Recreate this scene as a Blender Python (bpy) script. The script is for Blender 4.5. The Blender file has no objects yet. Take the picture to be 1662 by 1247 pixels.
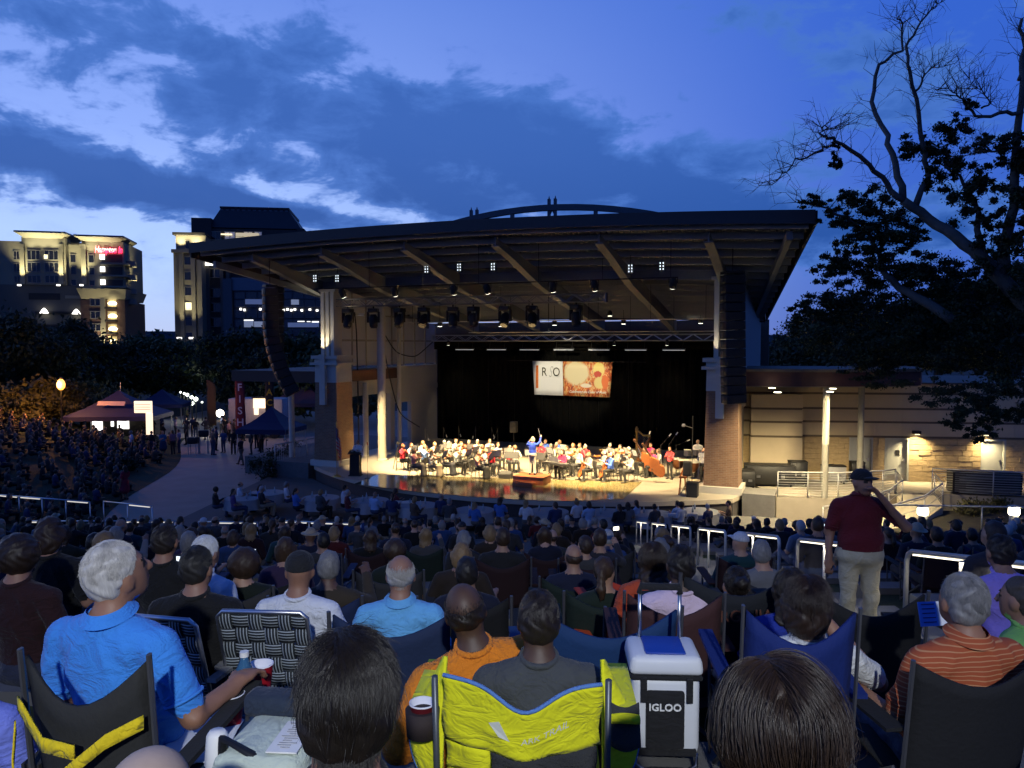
import bpy, bmesh, math, random
import numpy as np
from mathutils import Vector, Matrix, Quaternion
random.seed(7)
SC = bpy.context.scene
COL = SC.collection
R = math.radians
# ------------------------------------------------------------------ camera
F = 1250.0                      # focal length in photo pixels (1662 wide)
CZ = 7.3                        # eye height above the plaza
PITCH = math.atan(63.5 / F)
cam_data = bpy.data.cameras.new('camera')
cam_data.sensor_width = 36.0
cam_data.lens = 36.0 * F / 1662
cam_data.clip_start = 0.05
cam_data.clip_end = 6000
cam = bpy.data.objects.new('camera', cam_data)
COL.objects.link(cam)
cam.location = (0, 0, CZ)
cam.rotation_euler = (R(90) - PITCH, 0, 0)
SC.camera = cam
# ------------------------------------------------------------------ render and exposure
SC.view_settings.view_transform = 'Standard'
SC.view_settings.look = 'None'
SC.view_settings.exposure = 0.0
SC.view_settings.gamma = 1.0
SC.view_settings.use_curve_mapping = False
cy = SC.cycles
cy.use_denoising = True
cy.max_bounces = 6
cy.diffuse_bounces = 3
cy.glossy_bounces = 3
cy.transmission_bounces = 4
cy.transparent_max_bounces = 6
cy.sample_clamp_indirect = 4.0
cy.sample_clamp_direct = 30.0
cy.caustics_reflective = False
cy.caustics_refractive = False
cy.use_adaptive_sampling = True
cy.adaptive_threshold = 0.015
# ------------------------------------------------------------------ node helpers
class NT:
 def __init__(s, tree):
  s.t = tree
 def n(s, typ, **kw):
  nd = s.t.nodes.new(typ)
  for k, v in kw.items():
   setattr(nd, k, v)
  return nd
 def l(s, a, b):
  s.t.links.new(a, b)
 def set(s, sock, v):
  if hasattr(v, 'is_output') or isinstance(v, bpy.types.NodeSocket):
   s.l(v, sock)
  else:
   sock.default_value = v
 def m(s, op, a, b=0.0, c=0.0, clamp=False):
  nd = s.n('ShaderNodeMath', operation=op)
  nd.use_clamp = clamp
  for i, v in enumerate((a, b, c)):
   s.set(nd.inputs[i], v)
  return nd.outputs[0]
 def vm(s, op, a, b=(0, 0, 0)):
  nd = s.n('ShaderNodeVectorMath', operation=op)
  s.set(nd.inputs[0], a); s.set(nd.inputs[1], b)
  return nd.outputs[0]
 def mix(s, f, a, b, blend='MIX'):
  nd = s.n('ShaderNodeMix', data_type='RGBA', blend_type=blend)
  s.set(nd.inputs[0], f); s.set(nd.inputs[6], a); s.set(nd.inputs[7], b)
  return nd.outputs[2]
 def noise(s, vec, scale, detail=4.0, rough=0.55, dist=0.0, out=0):
  nd = s.n('ShaderNodeTexNoise')
  if vec is not None:
   s.l(vec, nd.inputs['Vector'])
  nd.inputs['Scale'].default_value = scale
  nd.inputs['Detail'].default_value = detail
  nd.inputs['Roughness'].default_value = rough
  nd.inputs['Distortion'].default_value = dist
  return nd.outputs[out]
 def smooth(s, x, a, b):
  nd = s.n('ShaderNodeMapRange', interpolation_type='SMOOTHSTEP')
  s.set(nd.inputs[0], x); nd.inputs[1].default_value = a; nd.inputs[2].default_value = b
  return nd.outputs[0]
def c4(c):
 return (c[0], c[1], c[2], 1.0)
# ------------------------------------------------------------------ world: dusk sky with cloud banks
SUN_AZ, SUN_EL = R(-52), R(0.5)
world = bpy.data.worlds.new('World')
SC.world = world
world.use_nodes = True
W = NT(world.node_tree)
bg = world.node_tree.nodes['Background']
sky = W.n('ShaderNodeTexSky', sky_type='NISHITA')
sky.sun_disc = False
sky.sun_elevation = SUN_EL
sky.sun_rotation = SUN_AZ
sky.ozone_density = 4.0
sky.dust_density = 0.3
tc = W.n('ShaderNodeTexCoord')
dirv = tc.outputs['Generated']
sx = W.n('ShaderNodeSeparateXYZ'); W.l(dirv, sx.inputs[0])
X_, Y_, Z_ = sx.outputs
az = W.m('ARCTAN2', X_, Y_)
hor = W.m('SQRT', W.m('ADD', W.m('MULTIPLY', X_, X_), W.m('MULTIPLY', Y_, Y_)))
el = W.m('ARCTAN2', Z_, hor)
# dusk colours: pale at the sunset side of the horizon, deep blue away from it and overhead
ramp = W.n('ShaderNodeValToRGB')
cr = ramp.color_ramp
cr.elements[0].position = 0.0; cr.elements[0].color = (0.44, 0.54, 0.84, 1)
cr.elements[1].position = 1.0; cr.elements[1].color = (0.010, 0.036, 0.20, 1)
for p, c in ((0.10, (0.44, 0.60, 0.95, 1)), (0.24, (0.255, 0.385, 0.82, 1)), (0.42, (0.125, 0.235, 0.67, 1)), (0.65, (0.030, 0.090, 0.42, 1))):
 e = cr.elements.new(p); e.color = c
W.l(W.m('MULTIPLY', el, 1.0 / R(60)), ramp.inputs[0])
# how far from the sunset direction (0 towards it, 1 away)
away = W.m('MULTIPLY', W.m('SUBTRACT', 1.0, W.m('COSINE', W.m('SUBTRACT', az, SUN_AZ))), 0.5)
awayf = W.smooth(away, 0.04, 0.43)
deep = W.mix(W.m('MULTIPLY', el, 1.0 / R(40), clamp=True), c4((0.008, 0.070, 0.46)), c4((0.030, 0.120, 0.58)))
base = W.mix(W.m('MULTIPLY', awayf, 0.92), ramp.outputs[0], deep)
base = W.mix(W.m('MULTIPLY', W.smooth(away, 0.42, 0.95), 0.75), base, c4((0.006, 0.022, 0.12)))
base = W.mix(W.smooth(el, R(32), R(80)), base, c4((0.008, 0.028, 0.15)))
nish = W.mix(1.0, sky.outputs[0], c4((0.45, 0.62, 1.25)), 'MULTIPLY')
base = W.mix(0.07, base, nish)
# cloud field on a flat deck overhead, stretched towards the horizon
den = W.m('ADD', Z_, 0.16)
cx = W.m('DIVIDE', X_, den); cyy = W.m('DIVIDE', Y_, den)
cv = W.n('ShaderNodeCombineXYZ'); W.l(cx, cv.inputs[0]); W.l(cyy, cv.inputs[1])
mapd = W.n('ShaderNodeMapping'); mapd.inputs['Rotation'].default_value = (0, 0, R(24)); mapd.inputs['Scale'].default_value = (1.0, 1.25, 1.0)
W.l(cv.outputs[0], mapd.inputs[0])
n_big = W.noise(mapd.outputs[0], 0.9, 1.0, 0.5, 0.0)
n_mid = W.noise(mapd.outputs[0], 2.6, 5.0, 0.62, 0.35)
mapf = W.n('ShaderNodeMapping'); mapf.inputs['Scale'].default_value = (11.0, 11.0, 20.0)
W.l(dirv, mapf.inputs[0])
n_fine = W.noise(mapf.outputs[0], 1.0, 5.0, 0.62, 0.3)
ae = W.n('ShaderNodeCombineXYZ'); W.l(az, ae.inputs[0]); W.l(el, ae.inputs[1])
def blob(px, py, rx, ry, rot, wgt, prev):
 """one bank of cloud as a soft ellipse round a direction (given as azimuth / elevation)"""
 a0 = math.atan((px - 831) / F); e0 = math.atan((560 - py) / F * math.cos(a0))
 mp = W.n('ShaderNodeMapping', vector_type='TEXTURE')
 mp.inputs['Location'].default_value = (a0, e0, 0); mp.inputs['Rotation'].default_value = (0, 0, rot); mp.inputs['Scale'].default_value = (rx / F, ry / F, 1)
 W.l(ae.outputs[0], mp.inputs[0])
 dt = W.n('ShaderNodeVectorMath', operation='DOT_PRODUCT'); W.l(mp.outputs[0], dt.inputs[0]); W.l(mp.outputs[0], dt.inputs[1])
 return W.m('MULTIPLY_ADD', W.m('POWER', 0.3679, dt.outputs['Value']), wgt, prev)
banks = [(60, 262, 170, 40, R(-8), 1.1), (290, 312, 190, 36, R(-9), 1.1), (520, 352, 170, 20, R(-8), 0.9),
    (120, 55, 330, 105, R(-14), 0.36), (420, 140, 300, 95, R(-22), 0.45), (700, 235, 260, 80, R(-20), .75),
    (930, 255, 230, 70, R(-20), .95), (1120, 318, 230, 45, R(-16), 1.0), (640, 305, 240, 30, R(-5), 0.55),
    (1340, 170, 170, 80, R(20), 0.55), (1250, 60, 200, 60, R(-10), 0.3), (1480, 380, 330, 60, R(-4), 0.75), (900, 350, 330, 16, R(-3), 0.35),
    (330, 245, 170, 40, R(-16), 0.42),
    (840, 60, 260, 80, R(-20), -0.35), (1090, 100, 220, 90, R(-15), -0.35), (180, 225, 260, 22, R(-16), -0.32), (480, 325, 200, 13, R(-11), -0.4)]
acc = 0.0
for b in banks:
 acc = blob(*b, acc)
field = W.m('ADD', W.m('ADD', acc, W.m('MULTIPLY', W.m('SUBTRACT', n_mid, 0.5), 1.7)), W.m('MULTIPLY', W.m('SUBTRACT', n_fine, 0.5), 3.0))
field = W.m('ADD', field, W.m('MULTIPLY', W.m('SUBTRACT', n_big, 0.5), 0.7))
field = W.m('SUBTRACT', field, W.m('MULTIPLY', W.smooth(el, 0.17, 0.02), 0.55))
dens = W.smooth(field, 0.14, 0.62)
thick = W.smooth(field, 0.35, 1.25)
ccol = W.mix(thick, c4((0.062, 0.165, 0.52)), c4((0.017, 0.075, 0.31)))
ccol = W.mix(W.m('MULTIPLY', W.smooth(el, 0.10, 0.30), 0.45), ccol, c4((0.055, 0.155, 0.52)))
veil = W.mix(W.m('MULTIPLY', W.smooth(n_fine, 0.42, 0.75), W.m('MULTIPLY', W.m('SUBTRACT', 1.0, awayf), 0.3)), base, c4((0.10, 0.19, 0.64)))
ccol = W.mix(W.smooth(el, R(32), R(75)), ccol, c4((0.006, 0.022, 0.11)))
ccol = W.mix(W.m('MULTIPLY', W.smooth(away, 0.42, 0.95), 0.7), ccol, c4((0.005, 0.018, 0.09)))
final = W.mix(W.m('MULTIPLY', dens, 0.94), veil, ccol)
# below the horizon: dim ground bounce colour
final = W.mix(W.smooth(el, -0.01, -0.06), final, c4((0.03, 0.035, 0.06)))
W.l(final, bg.inputs[0])
bg.inputs[1].default_value = 1.16
world.cycles.sampling_method = 'MANUAL'
world.cycles.sample_map_resolution = 256
# faint last sunlight, already below the skyline
sun_d = bpy.data.lights.new('sun', 'SUN')
sun_d.energy = 0.02; sun_d.angle = R(12); sun_d.color = (1.0, 0.85, 0.8)
sun = bpy.data.objects.new('sun', sun_d); COL.objects.link(sun)
sd = Vector((math.sin(SUN_AZ), math.cos(SUN_AZ), math.tan(R(3))))
sun.rotation_euler = sd.to_track_quat('Z', 'Y').to_euler()
# ------------------------------------------------------------------ geometry helpers
def at(u, v, Y):
 """world point seen at photo pixel (u, v) at distance Y ahead of the camera"""
 x = (u - 831) / F; y = -(v - 623.5) / F
 c, s = math.cos(PITCH), math.sin(PITCH)
 dy = c + y * s
 dz = -s + y * c
 k = Y / dy
 return Vector((x * k, Y, CZ + dz * k))
def on_z(u, v, z):
 """world point at pixel (u, v) on the horizontal plane at height z"""
 p = at(u, v, 1.0) - Vector((0, 0, CZ))
 k = (z - CZ) / p.z
 return Vector((p.x * k, k, z))
class MB:
 """collects faces of one mesh"""
 def __init__(s):
  s.v = []; s.f = []; s.m = []
 def add(s, vs, fs, mi=0):
  o = len(s.v)
  s.v += [tuple(p) for p in vs]
  s.f += [tuple(i + o for i in f) for f in fs]
  s.m += [mi] * len(fs)
  return s
 def box(s, c, size, rz=0.0, mi=0, M=None, taper=1.0):
  hx, hy, hz = size[0] / 2, size[1] / 2, size[2] / 2
  vs = []
  for z in (-1, 1):
   t = taper if z > 0 else 1.0
   for x, y in ((-1, -1), (1, -1), (1, 1), (-1, 1)):
    vs.append(Vector((x * hx * t, y * hy * t, z * hz)))
  if M is None:
   M = Matrix.Rotation(rz, 3, 'Z')
  c = Vector(c)
  return s.add([M @ p + c for p in vs], [(3, 2, 1, 0), (4, 5, 6, 7), (0, 1, 5, 4), (1, 2, 6, 5), (2, 3, 7, 6), (3, 0, 4, 7)], mi)
 def box2(s, x0, x1, y0, y1, z0, z1, mi=0):
  return s.box(((x0 + x1) / 2, (y0 + y1) / 2, (z0 + z1) / 2), (abs(x1 - x0), abs(y1 - y0), abs(z1 - z0)), 0, mi)
 def tube(s, p0, p1, r0, r1=None, n=8, mi=0, cap=True):
  p0, p1 = Vector(p0), Vector(p1)
  if r1 is None: r1 = r0
  d = p1 - p0
  if d.length < 1e-6: return s
  q = d.to_track_quat('Z', 'Y').to_matrix()
  vs = []
  for p, r in ((p0, r0), (p1, r1)):
   for i in range(n):
    a = 2 * math.pi * i / n
    vs.append(p + q @ Vector((r * math.cos(a), r * math.sin(a), 0)))
  fs = [(i, (i + 1) % n, n + (i + 1) % n, n + i) for i in range(n)]
  if cap: fs += [tuple(range(n - 1, -1, -1)), tuple(range(n, 2 * n))]
  return s.add(vs, fs, mi)
 def path(s, pts, r, n=8, mi=0, closed=False):
  """smooth tube along a polyline; r a number or a list"""
  pts = [Vector(p) for p in pts]
  k = len(pts)
  rs = r if isinstance(r, (list, tuple)) else [r] * k
  vs = []; up = Vector((0, 0, 1)); prev = None
  for i, p in enumerate(pts):
   if closed: d = pts[(i + 1) % k] - pts[i - 1]
   else: d = pts[min(i + 1, k - 1)] - pts[max(i - 1, 0)]
   if d.length < 1e-9: d = Vector((0, 0, 1))
   d.normalize()
   if prev is None:
    a = d.cross(up)
    if a.length < 1e-3: a = d.cross(Vector((1, 0, 0)))
   else:
    a = prev - d * prev.dot(d)
    if a.length < 1e-6: a = d.cross(up)
   a.normalize(); prev = a
   b = d.cross(a)
   for j in range(n):
    t = 2 * math.pi * j / n
    vs.append(p + (a * math.cos(t) + b * math.sin(t)) * rs[i])
  fs = []
  for i in range(k if closed else k - 1):
   i2 = (i + 1) % k
   for j in range(n):
    j2 = (j + 1) % n
    fs.append((i * n + j, i * n + j2, i2 * n + j2, i2 * n + j))
  if not closed:
   fs += [tuple(range(n - 1, -1, -1)), tuple(range((k - 1) * n, k * n))]
  return s.add(vs, fs, mi)
 def lathe(s, c, prof, n=16, mi=0, M=None):
  """prof: (radius, height) pairs from bottom to top"""
  c = Vector(c); vs = []
  for r, z in prof:
   for i in range(n):
    a = 2 * math.pi * i / n
    p = Vector((r * math.cos(a), r * math.sin(a), z))
    vs.append((M @ p if M is not None else p) + c)
  fs = []
  for k in range(len(prof) - 1):
   for i in range(n):
    j = (i + 1) % n
    fs.append((k * n + i, k * n + j, (k + 1) * n + j, (k + 1) * n + i))
  fs += [tuple(range(n - 1, -1, -1)), tuple(range((len(prof) - 1) * n, len(prof) * n))]
  return s.add(vs, fs, mi)
 def prism(s, poly, z0, z1, mi=0):
  """poly: (x, y) counter-clockwise"""
  n = len(poly)
  vs = [(x, y, z0) for x, y in poly] + [(x, y, z1) for x, y in poly]
  return s.add(vs, [tuple(range(n - 1, -1, -1)), tuple(range(n, 2 * n))] + [(i, (i + 1) % n, n + (i + 1) % n, n + i) for i in range(n)], mi)
 def slab(s, pts, th, mi=0):
  """closed plate: polygon pts (3-D) given thickness along its normal"""
  pts = [Vector(p) for p in pts]
  nrm = (pts[1] - pts[0]).cross(pts[-1] - pts[0]).normalized()
  n = len(pts)
  vs = pts + [p + nrm * th for p in pts]
  return s.add(vs, [tuple(range(n - 1, -1, -1)), tuple(range(n, 2 * n))] + [(i, (i + 1) % n, n + (i + 1) % n, n + i) for i in range(n)], mi)
 def grid(s, fn, nu, nv, mi=0):
  vs = [fn(i / nu, j / nv) for j in range(nv + 1) for i in range(nu + 1)]
  fs = [(j * (nu + 1) + i, j * (nu + 1) + i + 1, (j + 1) * (nu + 1) + i + 1, (j + 1) * (nu + 1) + i) for j in range(nv) for i in range(nu)]
  return s.add(vs, fs, mi)
 def sheet(s, fn, nu, nv, th, mi=0):
  """curved cloth panel with thickness: fn(u, v) -> point"""
  P = [[Vector(fn(i / nu, j / nv)) for i in range(nu + 1)] for j in range(nv + 1)]
  vs = []; w = nu + 1; h = nv + 1
  N = []
  for j in range(h):
   for i in range(w):
    du = P[j][min(i + 1, nu)] - P[j][max(i - 1, 0)]
    dv = P[min(j + 1, nv)][i] - P[max(j - 1, 0)][i]
    nn = du.cross(dv)
    N.append(nn.normalized() if nn.length > 1e-9 else Vector((0, 0, 1)))
  for sg in (0.5, -0.5):
   for j in range(h):
    for i in range(w):
     vs.append(P[j][i] + N[j * w + i] * (th * sg))
  o = w * h; fs = []
  for j in range(nv):
   for i in range(nu):
    a, b, c, d = j * w + i, j * w + i + 1, (j + 1) * w + i + 1, (j + 1) * w + i
    fs += [(a, b, c, d), (o + d, o + c, o + b, o + a)]
  rim = [i for i in range(w)] + [j * w + nu for j in range(1, h)] + [nv * w + i for i in range(nu - 1, -1, -1)] + [j * w for j in range(nv - 1, 0, -1)]
  k = len(rim)
  for q in range(k):
   a, b = rim[q], rim[(q + 1) % k]
   fs.append((a, o + a, o + b, b))
  return s.add(vs, fs, mi)
 def mesh(s, name, smooth=False, mats=None):
  me = bpy.data.meshes.new(name)
  me.from_pydata(s.v, [], s.f)
  if smooth:
   me.polygons.foreach_set('use_smooth', [True] * len(me.polygons))
  for m in (mats or []):
   me.materials.append(m)
  if mats and len(mats) > 1:
   me.polygons.foreach_set('material_index', s.m)
  me.update()
  return me
 def build(s, name, mat=None, parent=None, smooth=False, loc=None):
  mats = mat if isinstance(mat, (list, tuple)) else ([mat] if mat else [])
  o = bpy.data.objects.new(name, s.mesh(name, smooth, mats))
  COL.objects.link(o)
  if loc is not None: o.location = loc
  if parent is not None: o.parent = parent
  return o
def auto_smooth(o, ang=40):
 me = o.data
 me.polygons.foreach_set('use_smooth', [True] * len(me.polygons))
 try:
  me.set_sharp_from_angle(angle=R(ang))
 except Exception:
  pass
 return o
def bevel(o, w, seg=2, ang=35):
 """bake a small bevel into a mesh"""
 bm = bmesh.new(); bm.from_mesh(o.data)
 es = [e for e in bm.edges if len(e.link_faces) == 2 and e.calc_face_angle(0) > R(ang)]
 bmesh.ops.bevel(bm, geom=es, offset=w, segments=seg, affect='EDGES', profile=0.5)
 bm.to_mesh(o.data); bm.free()
 return auto_smooth(o, 50)
def tag(o, label=None, cat=None, group=None, kind=None):
 if label: o['label'] = label
 if cat: o['category'] = cat
 if group: o['group'] = group
 if kind: o['kind'] = kind
 return o
def thing(name, label, cat, loc=(0, 0, 0), rz=0.0, group=None):
 o = bpy.data.objects.new(name, None)
 o.empty_display_size = 0.1
 COL.objects.link(o)
 o.location = loc; o.rotation_euler = (0, 0, rz)
 return tag(o, label, cat, group)
KIDS = {}
def children(o):
 return [c for c in COL.objects if c.parent == o]
def copy_tree(o, parent=None, kids=None):
 c = o.copy(); COL.objects.link(c)
 if parent is not None: c.parent = parent
 ks = kids if kids is not None else children(o)
 for k in ks:
  copy_tree(k, c)
 return c
def struct(o):
 o['kind'] = 'structure'
 return o
def ss(a, b, x):
 t = min(1, max(0, (x - a) / (b - a)))
 return t * t * (3 - 2 * t)
def lerp(a, b, t):
 return a + (b - a) * t
# ------------------------------------------------------------------ materials
MATS = {}
def mat(name, col, rough=0.7, metal=0.0, var=0.12, scale=6.0, bump=0.0, bscale=60.0, spec=0.4, coat=0.0, objcol=False, trans=0.0, alpha=None, stretch=(1, 1, 1), sheen=0.0, col2=None, edge=0.35, edge_w=0.2):
 """procedural surface: base colour broken up by noise, optional fine relief"""
 if name in MATS: return MATS[name]
 m = bpy.data.materials.new(name); MATS[name] = m
 m.use_nodes = True
 N = NT(m.node_tree)
 b = m.node_tree.nodes['Principled BSDF']
 tc = N.n('ShaderNodeTexCoord')
 mp = N.n('ShaderNodeMapping'); mp.inputs['Scale'].default_value = stretch
 N.l(tc.outputs['Object'], mp.inputs[0])
 v = mp.outputs[0]
 if objcol:
  oi = N.n('ShaderNodeObjectInfo')
  base = oi.outputs['Color']
 else:
  rgb = N.n('ShaderNodeRGB'); rgb.outputs[0].default_value = c4(col); base = rgb.outputs[0]
 nz = N.noise(v, scale, 6, 0.6)
 if col2 is not None:
  base = N.mix(N.smooth(nz, edge, edge + edge_w), base, c4(col2))
 fac = N.m('ADD', N.m('MULTIPLY', N.m('SUBTRACT', nz, 0.5), 4 * var), 1.0)
 cm = N.vm('SCALE', base); cm.node.inputs['Scale'].default_value = 1; N.l(fac, cm.node.inputs['Scale'])
 N.l(cm, b.inputs['Base Color'])
 b.inputs['Roughness'].default_value = rough
 b.inputs['Metallic'].default_value = metal
 b.inputs['Specular IOR Level'].default_value = spec
 b.inputs['Coat Weight'].default_value = coat
 b.inputs['Coat Roughness'].default_value = 0.15
 b.inputs['Transmission Weight'].default_value = trans
 b.inputs['Sheen Weight'].default_value = sheen
 if alpha is not None: b.inputs['Alpha'].default_value = alpha
 if bump > 0:
  bp = N.n('ShaderNodeBump'); bp.inputs['Strength'].default_value = bump; bp.inputs['Distance'].default_value = 0.02
  N.l(N.noise(v, bscale, 4, 0.6), bp.inputs['Height'])
  N.l(bp.outputs[0], b.inputs['Normal'])
 return m
def emat(name, col, strength):
 if name in MATS: return MATS[name]
 m = bpy.data.materials.new(name); MATS[name] = m
 m.use_nodes = True
 b = m.node_tree.nodes['Principled BSDF']
 b.inputs['Base Color'].default_value = c4((0.8, 0.8, 0.8))
 b.inputs['Emission Color'].default_value = c4(col)
 b.inputs['Emission Strength'].default_value = strength
 return m
def brick_mat(name, c1, c2, mortar, sc=1.0):
 m = bpy.data.materials.new(name); MATS[name] = m
 m.use_nodes = True
 N = NT(m.node_tree); b = m.node_tree.nodes['Principled BSDF']
 g = N.n('ShaderNodeNewGeometry'); tc = N.n('ShaderNodeTexCoord')
 s = N.n('ShaderNodeSeparateXYZ'); N.l(tc.outputs['Object'], s.inputs[0])
 cmb = N.n('ShaderNodeCombineXYZ')
 N.l(N.m('ADD', s.outputs[0], s.outputs[1]), cmb.inputs[0]); N.l(s.outputs[2], cmb.inputs[1])
 br = N.n('ShaderNodeTexBrick'); N.l(cmb.outputs[0], br.inputs['Vector'])
 br.inputs['Color1'].default_value = c4(c1); br.inputs['Color2'].default_value = c4(c2); br.inputs['Mortar'].default_value = c4(mortar)
 br.inputs['Scale'].default_value = 1.0; br.inputs['Brick Width'].default_value = 0.22 * sc; br.inputs['Row Height'].default_value = 0.075 * sc; br.inputs['Mortar Size'].default_value = 0.006 * sc
 nz = N.noise(tc.outputs['Object'], 3.0, 5)
 N.l(N.mix(0.35, br.outputs[0], N.mix(nz, c4((0, 0, 0)), c4(c1)), 'MIX'), b.inputs['Base Color'])
 bp = N.n('ShaderNodeBump'); bp.inputs['Strength'].default_value = 0.5; bp.inputs['Distance'].default_value = 0.01
 N.l(N.m('SUBTRACT', 1.0, br.outputs['Fac']), bp.inputs['Height']); N.l(bp.outputs[0], b.inputs['Normal'])
 b.inputs['Roughness'].default_value = 0.85
 return m
def lamp(name, kind, loc, energy, color=(1, 1, 1), size=0.1, target=None, spot=60, blend=0.5, parent=None, sizey=None):
 d = bpy.data.lights.new(name, kind)
 d.energy = energy; d.color = color
 if kind == 'SPOT':
  d.spot_size = R(spot); d.spot_blend = blend; d.shadow_soft_size = size
 elif kind == 'POINT':
  d.shadow_soft_size = size
 elif kind == 'AREA':
  d.size = size
  if sizey: d.shape = 'RECTANGLE'; d.size_y = sizey
 o = bpy.data.objects.new(name, d); COL.objects.link(o)
 o.location = loc
 if target is not None:
  o.rotation_euler = (Vector(loc) - Vector(target)).to_track_quat('Z', 'Y').to_euler()
 if parent is not None:
  o.parent = parent
 return o
def text_mesh(txt, size, depth=0.002, shear=0.0, align='CENTER', bold=0.0, spacing=1.0):
 cu = bpy.data.curves.new('lettering', 'FONT')
 cu.body = txt; cu.size = size; cu.extrude = depth; cu.shear = shear; cu.align_x = align; cu.align_y = 'CENTER'
 cu.offset = bold; cu.space_character = spacing; cu.resolution_u = 3
 o = bpy.data.objects.new('lettering', cu); COL.objects.link(o)
 bpy.context.view_layer.update()
 dg = bpy.context.evaluated_depsgraph_get()
 me = bpy.data.meshes.new_from_object(o.evaluated_get(dg))
 bpy.data.objects.remove(o); bpy.data.curves.remove(cu)
 return me
WHITE = mat('white_paint', (0.75, 0.74, 0.70), 0.5, var=0.03)
BLACK = mat('black_plastic', (0.012, 0.012, 0.013), 0.55, var=0.1)
STEEL = mat('brushed_steel', (0.55, 0.55, 0.55), 0.3, 1.0, var=0.05)
ALU = mat('aluminium', (0.62, 0.62, 0.63), 0.4, 1.0, var=0.06)
CONC = mat('concrete', (0.15, 0.145, 0.14), 0.9, var=0.16, scale=3.0, bump=0.25, bscale=50)
CONC2 = mat('pale_concrete', (0.13, 0.126, 0.12), 0.88, var=0.14, scale=5.0, bump=0.2, bscale=70)
GRASS = mat('lawn', (0.018, 0.028, 0.010), 0.95, var=0.3, scale=9, bump=0.6, bscale=90)
# ------------------------------------------------------------------ ground, terraces, plaza
AX0, AX1 = 3.0, 4.8                 # stair aisle between these X
NT_ROWS = 18
def tier_z(j): return CZ - 1.565 - 0.32 * j
def ground_z(Y):
 if Y >= 27.4: return 0.0
 return tier_z(max(0, int((Y - 0.4) // 1.5)))
PLAZA = mat('plaza_paving', (0.30, 0.25, 0.205), 0.8, var=0.14, scale=0.8, bump=0.15, bscale=30)
g = MB(); g.add([(-3000, -200, -0.03), (3000, -200, -0.03), (3000, 4500, -0.03), (-3000, 4500, -0.03)], [(0, 1, 2, 3)])
struct(g.build('ground', mat('town_ground', (0.03, 0.035, 0.025), 0.95, var=0.3, scale=0.05)))
pl = MB(); pl.grid(lambda u, v: (lerp(-34, 26, u), lerp(27.4, 85, v), 0.0), 12, 12)
struct(pl.build('plaza', PLAZA))
lawn = MB()
for k in range(NT_ROWS):
 y0 = -14 if k == 0 else 0.4 + 1.5 * k
 y1 = 1.9 + 1.5 * k
 z = tier_z(k)
 for x0, x1 in ((-36, AX0 - 0.12), (AX1 + 0.12, 36)):
  lawn.box2(x0, x1, y0, y1 - 0.3, -0.5, z)
struct(lawn.build('terrace_lawn', GRASS))
for k in range(NT_ROWS):
 y1 = 1.9 + 1.5 * k; z = tier_z(k)
 for x0, x1 in ((-36, AX0 - 0.12), (AX1 + 0.12, 36)):
  c = MB()
  x = x0
  while x < x1 - 0.01:                       # cast blocks with open joints
   xe = min(x + 2.4, x1)
   c.box2(x + 0.006, xe - 0.006, y1 - 0.3, y1, -0.5, z + (0.09 if k else 0.02))
   x = xe
  o = struct(c.build('terrace_kerb', CONC2))
st = thing('aisle_stairs', 'concrete stair aisle with handrails running down through the seating terraces', 'stairs')
for j in range(-1, 36):
 ya = 0.75 * j + 0.5
 z = CZ - 1.32 - 0.2133 * (ya + 0.375)
 MB().box2(AX0, AX1, ya, ya + 0.755, max(-0.4, z - 0.7), max(0.02, z)).build('step', CONC2, st)
for x in (AX0 - 0.06, AX1 + 0.06):
 b = MB()
 prof = [(-2, CZ - 1.2), (27.4, CZ - 1.32 - 0.2133 * 27.4 + 0.02)]
 b.add([(x - .059, -2, 4.0), (x + .059, -2, 4.0), (x + .059, -2, prof[0][1] + 0.12), (x - .059, -2, prof[0][1] + 0.12),
     (x - .059, 27.4, -0.3), (x + .059, 27.4, -0.3), (x + .059, 27.4, prof[1][1]), (x - .059, 27.4, prof[1][1])],
     [(0, 1, 2, 3), (7, 6, 5, 4), (0, 4, 5, 1), (1, 5, 6, 2), (2, 6, 7, 3), (3, 7, 4, 0)])
 b.build('side_wall', CONC2, st)
# grassed bank on the far left, turning round towards the stage
BANK = [(-15.5, 27.4, 0.0), (-17.5, 36, 0.0), (-20.5, 44, 0.0), (-23, 52, 0.0)]
def bank_pt(u, v):
 y = lerp(27.4, 60, v)
 xe = -15.2 - 0.30 * (y - 27.4) - 0.6 * math.sin((y - 27.4) * 0.25)
 x = lerp(xe, xe - 34, u)
 return (x, y, 0.015 + 2.6 * ss(0, 0.55, u))
def bank_z(x, y):
 xe = -15.2 - 0.30 * (y - 27.4) - 0.6 * math.sin((y - 27.4) * 0.25)
 return 0.015 + 2.6 * ss(0, 0.55, min(1, max(0, (xe - x) / 34)))
bk = MB(); bk.grid(bank_pt, 24, 16)
struct(bk.build('lawn_bank', GRASS, smooth=True))
# low far hills
hl = MB()
hv = []
for i in range(80):
 x = lerp(-2600, 2600, i / 79); h = 18 + 22 * abs(math.sin(i * 0.33 + 1)) + 16 * abs(math.sin(i * 0.11 + 2))
 hv += [(x, 2600, -2), (x, 2650, h)]
hl.add(hv, [(2 * i, 2 * i + 2, 2 * i + 3, 2 * i + 1) for i in range(79)])
struct(hl.build('far_hills', mat('hill_woods', (0.03, 0.05, 0.07), 1.0, var=0.2, scale=0.01)))

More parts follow.
